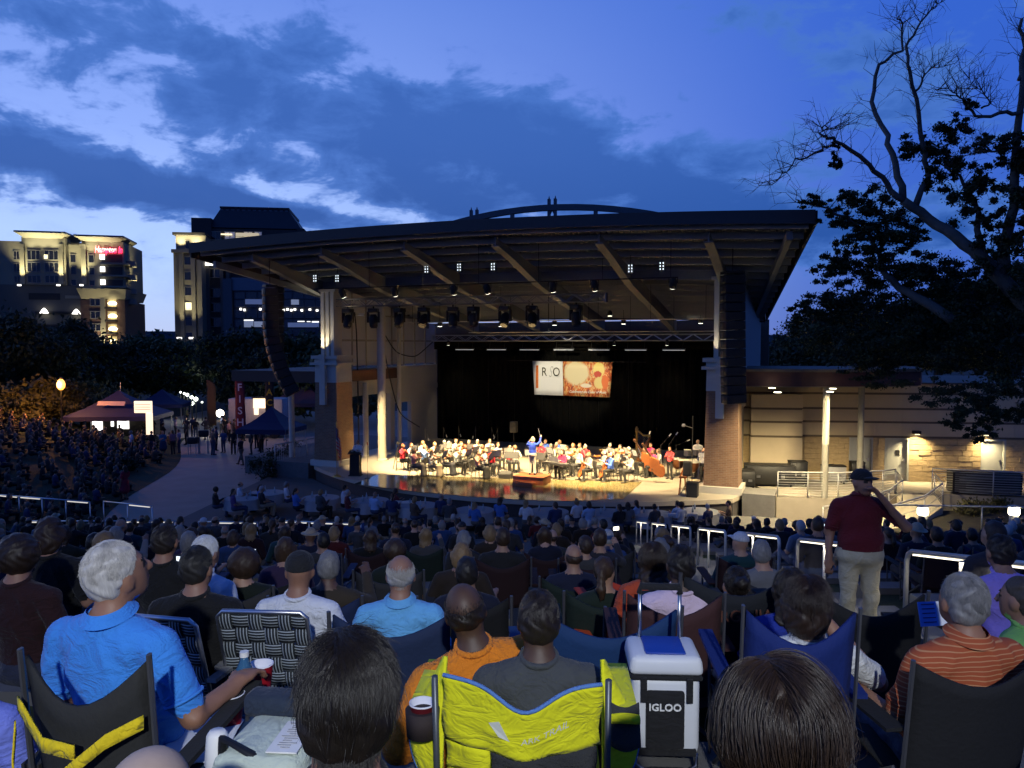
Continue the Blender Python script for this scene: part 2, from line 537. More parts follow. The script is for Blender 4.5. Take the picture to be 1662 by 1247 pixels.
# ------------------------------------------------------------------ stage pavilion
SROT = R(-22)
OX, OY = -0.175, 36.75
SZ = 1.0                                   # stage floor height
_c, _s = math.cos(SROT), math.sin(SROT)
def S(x, y, z=0.0):
 return Vector((OX + x * _c - y * _s, OY + x * _s + y * _c, z))
def to_local(p):
 dx, dy = p.x - OX, p.y - OY
 return Vector((dx * _c + dy * _s, -dx * _s + dy * _c, p.z))
STEELP = mat('roof_steel_paint', (0.18, 0.19, 0.20), 0.55, var=0.08, scale=1.5)
PURL = mat('purlin_paint', (0.34, 0.36, 0.37), 0.5, var=0.06)
DECK = mat('metal_roof_deck', (0.20, 0.212, 0.22), 0.5, 0.3, var=0.08, scale=1.0)
FASC = mat('dark_fascia', (0.035, 0.028, 0.026), 0.5, var=0.1)
STONE = mat('cast_stone', (0.56, 0.53, 0.45), 0.75, var=0.06, scale=2.5, bump=0.1)
BRICK = brick_mat('buff_brick', (0.30, 0.17, 0.095), (0.22, 0.115, 0.065), (0.30, 0.27, 0.22))
pav = thing('stage_pavilion', 'open-air concert stage with brick piers under a wide upswept steel roof', 'stage', (OX, OY, 0), SROT)
def P(mb, name, m, smooth=False, par=None):
 o = mb.build(name, m, par or pav, smooth)
 return o
def roofT(x, y): return 12.2 - 0.0018 * x * x - 0.008 * x - 0.165 * (y + 6)
YF, YB = -6.0, 11.5
def half(y): return lerp(13.6, 10.9, (y - YF) / (YB - YF))
# stage platform with curved lip
def lip(x): return -5.3 + 0.036 * (x - 0.5) ** 2
xs = [lerp(-10.6, 10.6, i / 48) for i in range(49)]
poly = [(x, lip(x)) for x in xs] + [(11.2, 1.0), (11.2, 12.6), (-11.2, 12.6), (-11.2, 1.0)]
FLOORM = mat('stage_concrete', (0.40, 0.355, 0.28), 0.55, var=0.08, scale=1.2, bump=0.05)
mb = MB(); mb.prism(poly, SZ - 0.18, SZ); P(mb, 'stage_floor', FLOORM)
poly2 = [(x, lip(x) + 0.12) for x in xs] + [(11.0, 1.0), (11.0, 12.5), (-11.0, 12.5), (-11.0, 1.0)]
mb = MB(); mb.prism(poly2, -0.2, SZ - 0.18); P(mb, 'stage_front_wall', mat('stage_skirt', (0.05, 0.045, 0.045), 0.8))
# reflective performance floor
corn = [(612, 771), (1042, 783), (1012, 810), (930, 814), (850, 812), (760, 806), (680, 799), (575, 786)]
dfl = [to_local(on_z(u, v, SZ)) for u, v in corn]
gl = mat('glossy_dance_floor', (0.15, 0.12, 0.055), 0.12, var=0.2, scale=0.7, spec=0.8, coat=0.6)
mb = MB(); mb.prism([(p.x, p.y) for p in dfl][::-1] if False else [(p.x, p.y) for p in dfl[::-1]], SZ + 0.004, SZ + 0.016); P(mb, 'dance_floor', gl)
# flat terrace that joins the seating to the stage foot
FT = 0.3
lx = [lerp(-13.5, 12.5, i / 30) for i in range(31)]
fp = [S(x, min(2.0, lip(max(-11, min(11, x))) - .05)) for x in lx]
fp = [p for p in fp if p.y > 27.7]
ft = MB(); ft.prism([(-13.5, 27.42), (12.4, 27.42)] + [(p.x, p.y) for p in fp[::-1]], -.1, FT); struct(ft.build('front_terrace', mat('terrace_paving', (.10, .095, .09), .85, var=.12, scale=1.5)))
# piers
for sx in (-1, 1):
 x0 = 10.0 * sx
 pr = MB(); pr.box((x0, 0.1, SZ + 0.15), (1.75, 1.85, 0.3)); base = P(pr, 'pier_plinth', STONE)
 br = MB(); br.box((x0, 0.1, 3.33), (1.45, 1.55, 4.05), taper=0.90); P(br, 'pier_shaft', BRICK)
 cap = MB(); cap.box((x0, 0.1, 5.8), (1.33, 1.43, 0.9), taper=0.98); co = P(cap, 'pier_capital', STONE)
 c2 = MB(); c2.box((x0, 0.1, 6.32), (1.7, 1.8, 0.13)); c2.box((x0, 0.1, 6.48), (1.35, 1.45, 0.19)); c2.box((x0, 0.1, 6.66), (1.62, 1.7, 0.17)); P(c2, 'cornice', STONE, par=co)
 key = MB(); key.box((x0 - 0.08, -0.72, 5.5), (0.34, 0.2, 2.6)); P(key, 'pilaster', STONE, par=co)
 cl = MB()
 for dx in (-0.3, 0.0, 0.3):
  cl.box((x0 + dx, -0.1, 8.4), (0.2, 0.62, 3.3))
 cl.box((x0, 0.12, 8.4), (0.72, 0.5, 3.28))
 cl.box((x0, 0.05, 10.12), (1.05, 1.0, 0.14))
 P(cl, 'column', mat('column_paint', (0.62, 0.58, 0.48), 0.6, var=0.04))
 # uplight washing the column
 lamp('column_uplight', 'SPOT', (x0 - 0.25, -0.75, 6.8), 330 if sx < 0 else 70, (1.0, 0.86, 0.6), 0.05, (x0, -0.1, 10.5), 75, 0.8, pav)
# roof: corrugated deck with flutes running front to back
mb = MB()
per = 0.24
nf = int(26.8 / per)
rows_y = [lerp(YF + 0.12, YB, j / 10) for j in range(11)]
vs = []; cols = 0
prof = []
for i in range(nf):
 a = -0.5 + i / nf; b = 1.0 / nf
 prof += [(a, 0), (a + b * 0.42, 0), (a + b * 0.5, 1), (a + b * 0.92, 1)]
prof.append((0.5, 0))
for y in rows_y:
 w = 2 * half(y) - 0.2
 for t, hgt in prof:
  x = t * w
  vs.append((x, y, roofT(x, y) - 0.16 + 0.07 * hgt))
n = len(prof)
fs = [(j * n + i, (j + 1) * n + i, (j + 1) * n + i + 1, j * n + i + 1) for j in range(10) for i in range(n - 1)]
mb.add(vs, fs); P(mb, 'roof_deck', DECK)
mb = MB()
def rs(u, v):
 y = lerp(YF, YB, v); x = lerp(-half(y), half(y), u); return (x, y, roofT(x, y) + 0.02)
mb.sheet(rs, 24, 6, 0.04); P(mb, 'roof_sheet', FASC)
# fascia boards
def curve_beam(pts, w, h, name, m, par=None, down=(0, 0, -1)):
 """rectangular beam following a polyline; w sideways, h downwards"""
 b = MB(); vs = []
 k = len(pts)
 for i, p in enumerate(pts):
  d = (Vector(pts[min(i + 1, k - 1)]) - Vector(pts[max(i - 1, 0)])); d.z = 0; d.normalize()
  sd = Vector((-d.y, d.x, 0)) * (w / 2)
  hh = h[i] if isinstance(h, (list, tuple)) else h
  p = Vector(p)
  vs += [p - sd, p + sd, p + sd - Vector((0, 0, hh)), p - sd - Vector((0, 0, hh))]
 fs = [(3, 2, 1, 0), (4 * k - 4, 4 * k - 3, 4 * k - 2, 4 * k - 1)]
 for i in range(k - 1):
  for j in range(4):
   fs.append((4 * i + j, 4 * i + (j + 1) % 4, 4 * i + 4 + (j + 1) % 4, 4 * i + 4 + j))
 b.add(vs, fs)
 return P(b, name, m, par=par)
fx = [lerp(-half(YF), half(YF), i / 24) for i in range(25)]
curve_beam([(x, YF - 0.06, roofT(x, YF) + 0.06) for x in fx], 0.1, 0.46, 'fascia', FASC)
for sx in (-1, 1):
 ys = [lerp(YF + 0.02, YB, i / 8) for i in range(9)]
 curve_beam([(sx * (half(y) + 0.03), y, roofT(half(y), y) + 0.05) for y in ys], 0.08, 0.42, 'side_fascia', FASC)
curve_beam([(x * 0.8, YB + 0.06, roofT(x * 0.8, YB) + 0.05) for x in fx], 0.1, 0.5, 'rear_fascia', FASC)
# purlins follow the arch, rafters run front to back and taper to their tips
for j in range(15):
 y = lerp(YF + 0.45, YB - 0.3, j / 14)
 w = half(y) - 0.15
 curve_beam([(lerp(-w, w, i / 16), y, roofT(lerp(-w, w, i / 16), y) - 0.17) for i in range(17)], 0.14, 0.26, 'purlin', PURL)
for x in (-10.6, -6.8, -2.6, 1.6, 5.9, 10.0):
 ys = [lerp(YF + 0.7, YB, i / 10) for i in range(11)]
 hs = [0.34 + 0.42 * ss(0, 0.35, i / 10) for i in range(11)]
 r_ = curve_beam([(x, y, roofT(x, y) - 0.44) for y in ys], 0.05, hs, 'rafter', STEELP)
 fl = MB()
 for i in range(10):
  za = roofT(x, ys[i]) - 0.44 - hs[i]; zb = roofT(x, ys[i + 1]) - 0.44 - hs[i + 1]
  fl.add([(x - .17, ys[i], za), (x + .17, ys[i], za), (x + .17, ys[i], za - .04), (x - .17, ys[i], za - .04),
    (x - .17, ys[i + 1], zb), (x + .17, ys[i + 1], zb), (x + .17, ys[i + 1], zb - .04), (x - .17, ys[i + 1], zb - .04)],
       [(0, 3, 2, 1), (4, 5, 6, 7), (0, 1, 5, 4), (1, 2, 6, 5), (2, 3, 7, 6), (3, 0, 4, 7)])
 P(fl, 'flange', STEELP, par=r_)
for sx in (-1, 1):
 ys = [lerp(YF + 0.6, YB - 0.5, i / 8) for i in range(9)]
 curve_beam([(sx * (half(y) - 0.75), y, roofT(half(y), y) - 0.42) for y in ys], 0.2, 0.30, 'edge_rafter', STEELP)
# cross beam over the piers
curve_beam([(lerp(-10.9, 10.9, i / 16), 0.15, roofT(lerp(-10.9, 10.9, i / 16), 0.15) - 0.46) for i in range(17)], 0.16, 0.40, 'cross_beam', STEELP)
# bowstring truss standing on the roof
TEAL = mat('truss_teal_paint', (0.03, 0.055, 0.075), 0.5)
tr = MB()
def rib(x): return 14.15 - 0.021 * (x - 0.9) ** 2
rx = [lerp(-10.0, 11.8, i / 24) for i in range(25)]
ro = curve_beam([(x, 2.0, rib(x)) for x in rx], 0.26, 0.28, 'roof_arch', TEAL)
for x in (-8.0, -2.7, -0.6, 1.5, 3.7, 7.5):
 m_ = MB(); tall = 0.28 if x in (-2.7, 1.5) else -0.1
 if tall > 0:
  for dx in (-0.16, 0.16):
   m_.box((x + dx, 2.0, (rib(x) + tall + roofT(x, 2)) / 2), (0.13, 0.16, rib(x) + tall - roofT(x, 2)))
   m_.tube((x + dx, 2.0, rib(x) + tall), (x + dx, 2.0, rib(x) + tall + 0.15), 0.05, 0.01, 5)
 else:
  m_.box((x, 2.0, (rib(x) + tall + roofT(x, 2)) / 2), (0.16, 0.2, rib(x) + tall - roofT(x, 2)))
 P(m_, 'arch_post', TEAL, par=ro)
for x, dx in ((-2.7, 1.2), (1.5, -1.6), (1.5, 1.6), (-2.7, -1.6), (7.5, 1.3), (7.5, -1.5)):
 m_ = MB(); m_.tube((x, 2.0, rib(x) - 0.25), (x + dx, 2.0, roofT(x + dx, 2) + 0.1), 0.035 if abs(dx) > 1.4 else 0.07, None, 6)
 P(m_, 'tie_rod', TEAL, par=ro)
# side walls (frosted panels over a plaster band, openings below)
FROST = mat('frosted_panel', (0.58, 0.575, 0.59), 0.35, var=0.04, scale=0.8)
PLAST = mat('plaster_band', (0.50, 0.48, 0.42), 0.8, var=0.05)
FRAME = mat('panel_frame', (0.36, 0.34, 0.28), 0.5, var=0.05)
def wall_left(sx, full):
 y0, y1 = 0.9, 12.2
 X = 10.35 * sx
 def zt(y): return roofT(X, y) - 0.5
 n = 8
 ysn = [lerp(y0, y1, i / n) for i in range(n + 1)]
 zr = [(6.05, 7.55), (7.55, 9.0), (9.0, None)]
 for i in range(n):
  for za, zb in zr:
   m_ = MB()
   a, b = ysn[i] + 0.05, ysn[i + 1] - 0.05
   t1 = (zt(a) if zb is None else min(zb - 0.05, zt(a))); t2 = (zt(b) if zb is None else min(zb - 0.05, zt(b)))
   if min(t1, t2) < za + 0.1: continue
   vs = [(X - .03, a, za + .05), (X + .03, a, za + .05), (X + .03, b, za + .05), (X - .03, b, za + .05), (X - .03, a, t1), (X + .03, a, t1), (X + .03, b, t2), (X - .03, b, t2)]
   m_.add(vs, [(3, 2, 1, 0), (4, 5, 6, 7), (0, 1, 5, 4), (1, 2, 6, 5), (2, 3, 7, 6), (3, 0, 4, 7)])
   P(m_, 'wall_panel', FROST)
 for i in range(n + 1):
  m_ = MB(); m_.box2(X - .07, X + .07, ysn[i] - .045, ysn[i] + .045, 6.0, zt(ysn[i]) - 0.02); P(m_, 'mullion', FRAME)
 for z in (7.55, 9.0):
  yy = y1 if z < 8.5 else lerp(y0, y1, 0.55)
  m_ = MB(); m_.box2(X - .062, X + .062, y0, yy, z - .04, z + .04); P(m_, 'rail_bar', FRAME)
 m_ = MB(); m_.box2(X - .16, X + .16, y0 - .1, y1, 4.75, 6.0); P(m_, 'plaster_band', PLAST)
 m_ = MB(); m_.box2(X - .24, X + .24, y0 - .1, y1, 4.45, 4.75); P(m_, 'lintel', PLAST)
 # piers of wall below the band
 segs = ((6.2, 6.7), (8.7, 12.2)) if full else ((0.9, 12.2),)
 for a, b in segs:
  m_ = MB(); m_.box2(X - .14, X + .14, a, b, SZ, 4.45); P(m_, 'lower_wall', PLAST)
 if full:
  m_ = MB(); m_.box2(X - .16, X + .16, 6.7, 8.7, 3.75, 4.45); P(m_, 'door_head', PLAST)
wall_left(-1, True)
wall_left(1, False)
COLP = mat('post_paint', (0.58, 0.54, 0.44), 0.6, var=0.04)
for x, y, r, zt in ((-8.3, 2.1, 0.23, 9.6), (-9.75, 6.45, 0.13, 9.2), (-9.85, 2.9, 0.16, 5.2)):
 m_ = MB(); m_.lathe((x, y, SZ), [(r, 0), (r, zt - SZ)], 16); m_.lathe((x, y, SZ), [(r * 1.25, 0.0), (r * 1.25, 0.08), (r * 1.02, 0.12)], 16)
 o = P(m_, 'post', COLP); auto_smooth(o)
# rear wall above the drapes
m_ = MB(); m_.box2(-11.0, 11.0, 12.7, 12.9, SZ, roofT(0, 11.5) - 0.55); P(m_, 'rear_wall', mat('rear_wall_paint', (0.10, 0.092, 0.078), 0.8))
# right outer wing wall, pale metal cladding seen past the pier
for i in range(9):
 a, b = 1.4 + i * 1.1, 1.4 + (i + 1) * 1.1 - 0.03
 m_ = MB(); m_.box2(10.58, 10.66, a, b, 5.6, roofT(10.8, b) - 0.5); P(m_, 'cladding_sheet', mat('pale_cladding', (0.42, 0.42, 0.40), 0.45, var=0.05))
# low side plinth walls by each pier
for x0, x1, yy in ((-13.2, -10.95, -0.9), (10.9, 12.2, -0.9)):
 m_ = MB(); m_.box2(x0, x1, yy, 0.6, -0.2, SZ + 0.12); P(m_, 'pier_base_wall', CONC2)
# side decks under the overhang
m_ = MB(); m_.box2(-16.5, -11.25, 0.7, 12.0, -0.2, SZ - 0.02); P(m_, 'side_deck', CONC2)
# ---- black drape
cur = thing('stage_curtain', 'full black pleated drape hung across the back of the stage', 'curtain', (OX, OY, 0), SROT)
CURT = mat('black_velour', (0.0035, 0.0034, 0.003), 0.95, var=0.2, spec=0.05)
for i in range(11):
 xa = -10.05 + i * 1.86
 m_ = MB()
 def cf(u, v, xa=xa):
  x = xa + u * 1.85
  pl = 0.07 * math.sin(u * 1.85 * 15 + 0.8 * math.sin(v * 3)) * (0.5 + 0.5 * (1 - v))
  return (x, 12.0 + pl + 0.03 * math.sin(x * 2.1), lerp(SZ + 0.02, 7.25, v))
 m_.sheet(cf, 44, 4, 0.02)
 m_.build('drape_panel', CURT, cur, True)
m_ = MB(); m_.tube((-10.1, 12.0, 7.3), (10.5, 12.0, 7.3), 0.03, None, 8); m_.build('batten', BLACK, cur)
m_ = MB(); m_.box2(-10.1, 10.4, 11.62, 11.68, 7.0, 7.55); m_.build('valance', CURT, cur)
# ---- banner
ban = thing('concert_banner', 'wide white and painted concert banner hung in front of the black drape', 'banner', S(-0.43, 11.35, 4.15), SROT)
def banq(u, v):                          # slightly slack cloth, narrower at its foot
 w = lerp(2.44, 2.57, v)
 return (lerp(-w, w, u), 0.05 * math.sin(u * 5) * (1 - v), lerp(0, 2.12, v) + 0.05 * (u - 0.5) * -1)
m_ = MB(); m_.sheet(lambda u, v: banq(u * 0.385, v), 8, 5, 0.012); bp_ = m_.build('white_panel', mat('banner_white', (0.80, 0.79, 0.74), 0.7, var=0.01), ban, True)
def paint_mat():
 m = bpy.data.materials.new('brush_painting'); m.use_nodes = True
 N = NT(m.node_tree); b = m.node_tree.nodes['Principled BSDF']
 tc = N.n('ShaderNodeTexCoord'); s = N.n('ShaderNodeSeparateXYZ'); N.l(tc.outputs['Object'], s.inputs[0])
 xx, zz = s.outputs[0], s.outputs[2]
 mp = N.n('ShaderNodeMapping'); mp.inputs['Scale'].default_value = (2.2, 1, 1.1); mp.inputs['Rotation'].default_value = (0, 0.5, 0)
 N.l(tc.outputs['Object'], mp.inputs[0])
 nz = N.noise(mp.outputs[0], 2.4, 6, 0.65, 1.2)
 r = N.n('ShaderNodeValToRGB'); e = r.color_ramp.elements
 e[0].position = 0.25; e[0].color = (0.06, 0.015, 0.03, 1); e[1].position = 0.8; e[1].color = (0.75, 0.45, 0.10, 1)
 for p_, c_ in ((0.40, (0.30, 0.05, 0.02, 1)), (0.50, (0.62, 0.14, 0.02, 1)), (0.60, (0.75, 0.55, 0.22, 1)), (0.68, (0.25, 0.05, 0.08, 1))):
  q = r.color_ramp.elements.new(p_); q.color = c_
 N.l(nz, r.inputs[0])
 def ell(cx, cz, rx, rz):
  a = N.m('DIVIDE', N.m('SUBTRACT', xx, cx), rx); c = N.m('DIVIDE', N.m('SUBTRACT', zz, cz), rz)
  d = N.m('ADD', N.m('MULTIPLY', a, a), N.m('MULTIPLY', c, c))
  return N.smooth(N.m('ADD', d, N.m('MULTIPLY', N.m('SUBTRACT', nz, 0.5), 1.6)), 1.25, 0.75)
 col = r.outputs[0]
 col = N.mix(ell(0.30, 1.42, 0.78, 0.72), col, c4((0.72, 0.62, 0.36)))      # pale light ground
 col = N.mix(ell(1.72, 1.62, 0.36, 0.46), col, c4((0.78, 0.62, 0.18)))      # pale mass
 col = N.mix(ell(1.66, 1.36, 0.24, 0.22), col, c4((0.50, 0.05, 0.02)))
 col = N.mix(ell(1.78, 0.85, 0.34, 0.36), col, c4((0.70, 0.55, 0.20)))
 col = N.mix(ell(2.12, 0.9, 0.22, 0.42), col, c4((0.62, 0.13, 0.02)))
 col = N.mix(ell(0.92, 0.66, 0.36, 0.13), col, c4((0.75, 0.66, 0.5)))
 N.l(col, b.inputs['Base Color']); b.inputs['Roughness'].default_value = 0.6
 return m
m_ = MB(); m_.sheet(lambda u, v: banq(lerp(0.388, 1, u), v), 14, 5, 0.012); m_.build('painted_panel', paint_mat(), ban, True)
INK = mat('banner_ink', (0.05, 0.045, 0.02), 0.7); ORG = mat('banner_orange', (0.60, 0.15, 0.02), 0.7)
m_ = MB(); m_.box2(-2.34, -2.18, -0.03, -0.016, 0.45, 1.86); m_.build('orange_bar', ORG, ban)
for ch, x, sz, sh, mm in (('R', -1.78, 0.78, 0, INK), ('S', -1.38, 0.95, 0.35, mat('banner_grey_script', (0.45, 0.45, 0.43), 0.7)), ('O', -0.98, 0.78, 0, INK)):
 me = text_mesh(ch, sz, 0.004, sh, bold=-0.012 if ch == 'S' else 0.0)
 me.materials.append(mm)
 o = bpy.data.objects.new('letter', me); COL.objects.link(o); o.parent = ban
 o.rotation_euler = (R(90), 0, 0); o.location = (x, -0.05, 1.45); o.scale = (0.78, 1, 1) if ch != 'S' else (0.5, 1.05, 1)
me = text_mesh('Celebrating the Color of Music', 0.215, 0.003, 0.35, bold=0.004); me.materials.append(mat('banner_lettering_white', (0.82, 0.8, 0.7), 0.6))
o = bpy.data.objects.new('slogan_lettering', me); COL.objects.link(o); o.parent = ban
o.rotation_euler = (R(90), 0, 0); o.location = (1.02, -0.065, 0.27); o.scale = (0.86, 1, 1)
m_ = MB(); m_.tube((-4.3, 0, 2.16), (4.6, 0, 2.12), 0.018, None, 6); m_.build('hanging_wire', BLACK, ban)
# ------------------------------------------------------------------ stage rigging: trusses, lamps, loudspeakers
def truss(name, label, a, b, h, m, bays, parent=None):
 a, b = Vector(a), Vector(b)
 t = thing(name, label, 'truss', a, math.atan2((b - a).y, (b - a).x))
 L = (b - a).length
 for y in (-h / 2, h / 2):
  for z in (0, h):
   c = MB(); c.tube((0, y, z), (L, y, z), 0.035, None, 6); c.build('chord', m, t)
 br = MB(); br2 = MB()
 for i in range(bays):
  x0, x1 = L * i / bays, L * (i + 1) / bays
  for y in (-h / 2, h / 2):
   za, zb = (0, h) if i % 2 == 0 else (h, 0)
   w = MB(); w.tube((x0, y, za), (x1, y, zb), 0.018, None, 5); w.build('web_bar', m, t)
  w = MB(); w.tube((x0, -h / 2, h), (x1, h / 2, h), 0.018, None, 5); w.build('web_bar', m, t)
 for x in (0, L):
  w = MB(); w.box((x, 0, h / 2), (0.06, h + 0.08, h + 0.08)); w.build('end_frame', m, t)
 return t
def hang(parent, p, m=BLACK):
 w = MB(); w.tube((p[0], p[1], p[2]), (p[0], p[1], p[3]), 0.012, None, 5); return w
FT_A, FT_B = S(-9.9, 0.0, 9.30), S(4.6, 0.7, 9.30)
truss('lighting_truss', 'aluminium box truss with black moving lights hung across the front opening', FT_A, FT_B, 0.36, mat('dull_truss', (.22, .23, .25), .45, .8), 30)
truss('lighting_truss', 'thin bright aluminium truss in front of the upper edge of the black drape', S(-9.6, 10.6, 7.55), S(9.9, 10.6, 7.55), 0.36, ALU, 34)
# moving head lights under the front truss
def moving_head(p, rz, tilt, label):
 t = thing('moving_head_light', label, 'stage light', p, rz, 'moving head lights under the front truss')
 b = MB(); b.box((0, 0, -0.09), (0.36, 0.30, 0.16)); bevel(b.build('base', BLACK, t), 0.02)
 for s_ in (-1, 1):
  y = MB(); y.box((s_ * 0.2, 0, -0.34), (0.06, 0.16, 0.42)); bevel(y.build('yoke_arm', BLACK, t), 0.015)
 M = Matrix.Rotation(tilt, 3, 'X')
 h = MB(); h.lathe((0, 0, -0.48), [(0.06, -0.26), (0.15, -0.22), (0.17, 0.0), (0.165, 0.14), (0.10, 0.24)], 14, M=M)
 hd = auto_smooth(h.build('head', BLACK, t))
 l = MB(); l.lathe((0, 0, -0.48), [(0.125, -0.268), (0.125, -0.25)], 14, M=M); l.build('lens', mat('dark_lens', (0.03, 0.03, 0.04), 0.08, spec=0.9), hd)
 c = MB(); c.tube((0, 0, 0), (0, 0, 0.12), 0.03, None, 6); c.build('clamp', BLACK, t)
 t.scale = (1.4, 1.4, 1.35)
 return t
ords = ['first', 'second', 'third', 'fourth', 'fifth', 'sixth', 'seventh', 'eighth', 'ninth', 'tenth', 'eleventh', 'twelfth']
for i, u in enumerate((566, 617, 668, 714, 768, 805, 861, 908, 981)):
 k = (u - 566) / (1010 - 566)
 p = FT_A.lerp(FT_B, min(0.97, 0.06 + 0.90 * k)) + Vector((0, 0, -0.12))
 moving_head(p, SROT + R(20 * math.sin(i * 2.1)), R(-15 + 25 * math.sin(i * 1.7)), 'black moving head light, %s from the brick pier end of the front truss' % ords[i])
# pipes under the roof that carry the lamps
for y, z, xa, xb, lab in ((-3.4, 9.95, -8.6, 8.6, 'thin dark lamp pipe slung under the roof nearest the audience'), (3.6, 8.55, -7.5, 9.0, 'thin pale lamp pipe slung under the middle of the roof'), (6.2, 8.0, -5.0, 9.3, 'thin pale lamp pipe slung low over the orchestra')):
 t = thing('lamp_pipe', lab, 'pipe', (OX, OY, 0), SROT)
 w = MB(); w.tube((xa, y, z), (xb, y, z), 0.028, None, 6); w.build('tube', ALU if y > 0 else BLACK, t)
 for i in range(7):
  x = lerp(xa + .3, xb - .3, i / 6)
  w = MB(); w.tube((x, y, z), (x, y, roofT(x, y) - 0.2), 0.012, None, 5); w.build('hanger', BLACK, t)
LED = emat('led_white', (0.85, 0.95, 1.0), 1.3)
LENS = emat('warm_lens', (1.0, 0.93, 0.8), 5.0)
# slim LED battens shining on the deck
for i, u in enumerate((511, 547, 692, 745, 800, 1023, 1074)):
 Yd = S(lerp(-8.4, 8.2, (u - 511) / 563), -3.4).y
 p = at(u, (452, 452, 437, 434, 433, 436, 432)[i], Yd)
 t = thing('led_batten', 'small bright white LED fixture under the roof, %s from the left' % ords[i], 'stage light', p, SROT, 'white LED fixtures under the roof')
 b = MB(); b.box((0, 0.05, 0), (0.22, 0.08, 0.40)); b.build('housing', BLACK, t)
 for dx in (-0.06, 0.06):
  for dz in (-0.12, 0.0, 0.12):
   l = MB(); l.box((dx, -0.0, dz), (0.04, 0.03, 0.06)); l.build('lens', LED, t)
 w = MB(); w.tube((0, 0.05, 0.2), (0, 0.05, 10.9 - p.z), 0.012, None, 5); w.build('hanger', BLACK, t)
# stage spot lamps (the ones that light the orchestra)
WARM = (1.0, 0.74, 0.38)
spots = [(590, 455, -7.0), (706, 448, -4.2), (820, 440, -1.2), (861, 446, 0.4), (987, 440, 3.4), (1021, 448, 5.2), (1143, 441, 8.4)]
aims = [(-6.2, 1.4), (-4.4, 1.5), (-2.2, 1.0), (0.6, 1.2), (2.8, 1.0), (4.8, 1.0), (6.4, 1.2)]
for i, (u, v, x) in enumerate(spots):
 p = S(x, -3.4, 9.72)
 t = thing('stage_spotlight', 'black can spotlight with a glowing lens aimed at the stage, %s from the left' % ords[i], 'stage light', p, 0, 'can spotlights under the roof')
 tgt = S(aims[i][0], aims[i][1], 1.6) - p
 M = (-tgt).to_track_quat('Z', 'Y').to_matrix()
 b = MB(); b.lathe((0, 0, 0), [(0.13, -0.2), (0.15, -0.1), (0.15, 0.12), (0.08, 0.24)], 14, M=M); auto_smooth(b.build('can', BLACK, t))
 l = MB(); l.lathe((0, 0, 0), [(0.115, -0.215), (0.115, -0.205)], 14, M=M); l.build('lens', LENS, t)
 y = MB(); y.tube((-.17, 0, 0), (-.17, 0, .22), .015, None, 5); y.tube((.17, 0, 0), (.17, 0, .22), .015, None, 5); y.tube((-.17, 0, .22), (.17, 0, .22), .015, None, 5); y.build('yoke', BLACK, t)
 d = tgt.normalized()
 lamp('spot_beam', 'SPOT', d * 0.26, (27000 if 0 < i < 6 else 15000), WARM, 0.14, tgt, 46, 0.6, t)
# downlights in the roof over the stage
k = 0
for u, v in ((714, 530), (813, 530), (900, 528), (990, 513), (1012, 526), (1123, 509), (1137, 525)):
 t = thing('roof_downlight', 'tiny lit downlight over the rear of the stage, %s from the left' % ords[k], 'lamp', at(u, v, 44), 0, 'downlights over the rear of the stage'); k += 1
 b = MB(); b.lathe((0, 0, 0), [(0.14, 0.0), (0.14, 0.22), (0.05, 0.3)], 10); b.build('housing', BLACK, t)
 l = MB(); l.lathe((0, 0, -0.012), [(0.12, 0.0), (0.12, 0.01)], 10); l.build('lens', emat('downlight_lens', (1, .95, .8), 6), t)
 w = MB(); w.tube((0, 0, .3), (0, 0, 1.4), .012, None, 5); w.build('stem', BLACK, t)
# batten lamps below the rear truss, two of them lit and turned on the drape
for i, u in enumerate((776, 824, 862, 912, 958, 1011, 1060)):
 x = lerp(-7.2, 6.0, i / 6)
 t = thing('drape_batten_light', 'dim strip lamp below the rear truss, %s from the left' % ords[i], 'stage light', S(x, 10.3, 7.0), SROT, 'strip lamps below the rear truss')
 b = MB(); b.box((0, 0, 0.06), (1.3, 0.14, 0.10)); b.build('housing', BLACK, t)
 l = MB(); l.box((0, -0.06, -0.004), (1.25, 0.05, 0.02)); l.build('lens', emat('dim_strip', (1, 1, 1), 0.7), t)
 for dx in (-0.5, 0.5):
  w = MB(); w.tube((dx, 0, 0.1), (dx, 0.2, 0.58), 0.01, None, 5); w.build('hanger', BLACK, t)
for i, x in enumerate((-8.4, 2.5, 5.6)):
 t = thing('drape_spotlight', 'small lit spotlight on the rear truss, %s from the left' % ords[i], 'stage light', S(x, 10.35, 7.42), SROT, 'small spotlights on the rear truss')
 b = MB(); b.lathe((0, 0, 0), [(0.10, -0.15), (0.11, 0.1), (0.05, 0.16)], 12); b.build('can', BLACK, t)
 l = MB(); l.lathe((0, 0, -0.16), [(0.085, 0), (0.085, 0.008)], 12); l.build('lens', LENS, t)
 lamp('drape_beam', 'SPOT', (0, 0, -0.2), 160, (1, .85, .6), 0.06, (0, 1.1, -3.0), 60, 0.9, t)
# profile lamps that light the banner from the front truss
bt = thing('banner_spotlight', 'black profile spotlight hung above the front truss near its right end', 'stage light', S(0.9, 0.4, 9.0), SROT)
b = MB(); b.lathe((0, 0, 0), [(0.09, -0.3), (0.11, -0.1), (0.12, 0.2), (0.06, 0.3)], 12, M=(Vector((0, -1, 0.4))).to_track_quat('Z', 'Y').to_matrix()); auto_smooth(b.build('can', BLACK, bt))
b = MB(); b.tube((0, 0, 0), (0, 0, 0.4), 0.02, None, 6); b.build('clamp', BLACK, bt)
lamp('banner_beam', 'SPOT', (0, 0.35, -0.15), 5200, (1.0, 0.90, 0.68), 0.05, (-1.3, 10.95, -3.8), 27, 0.35, bt)
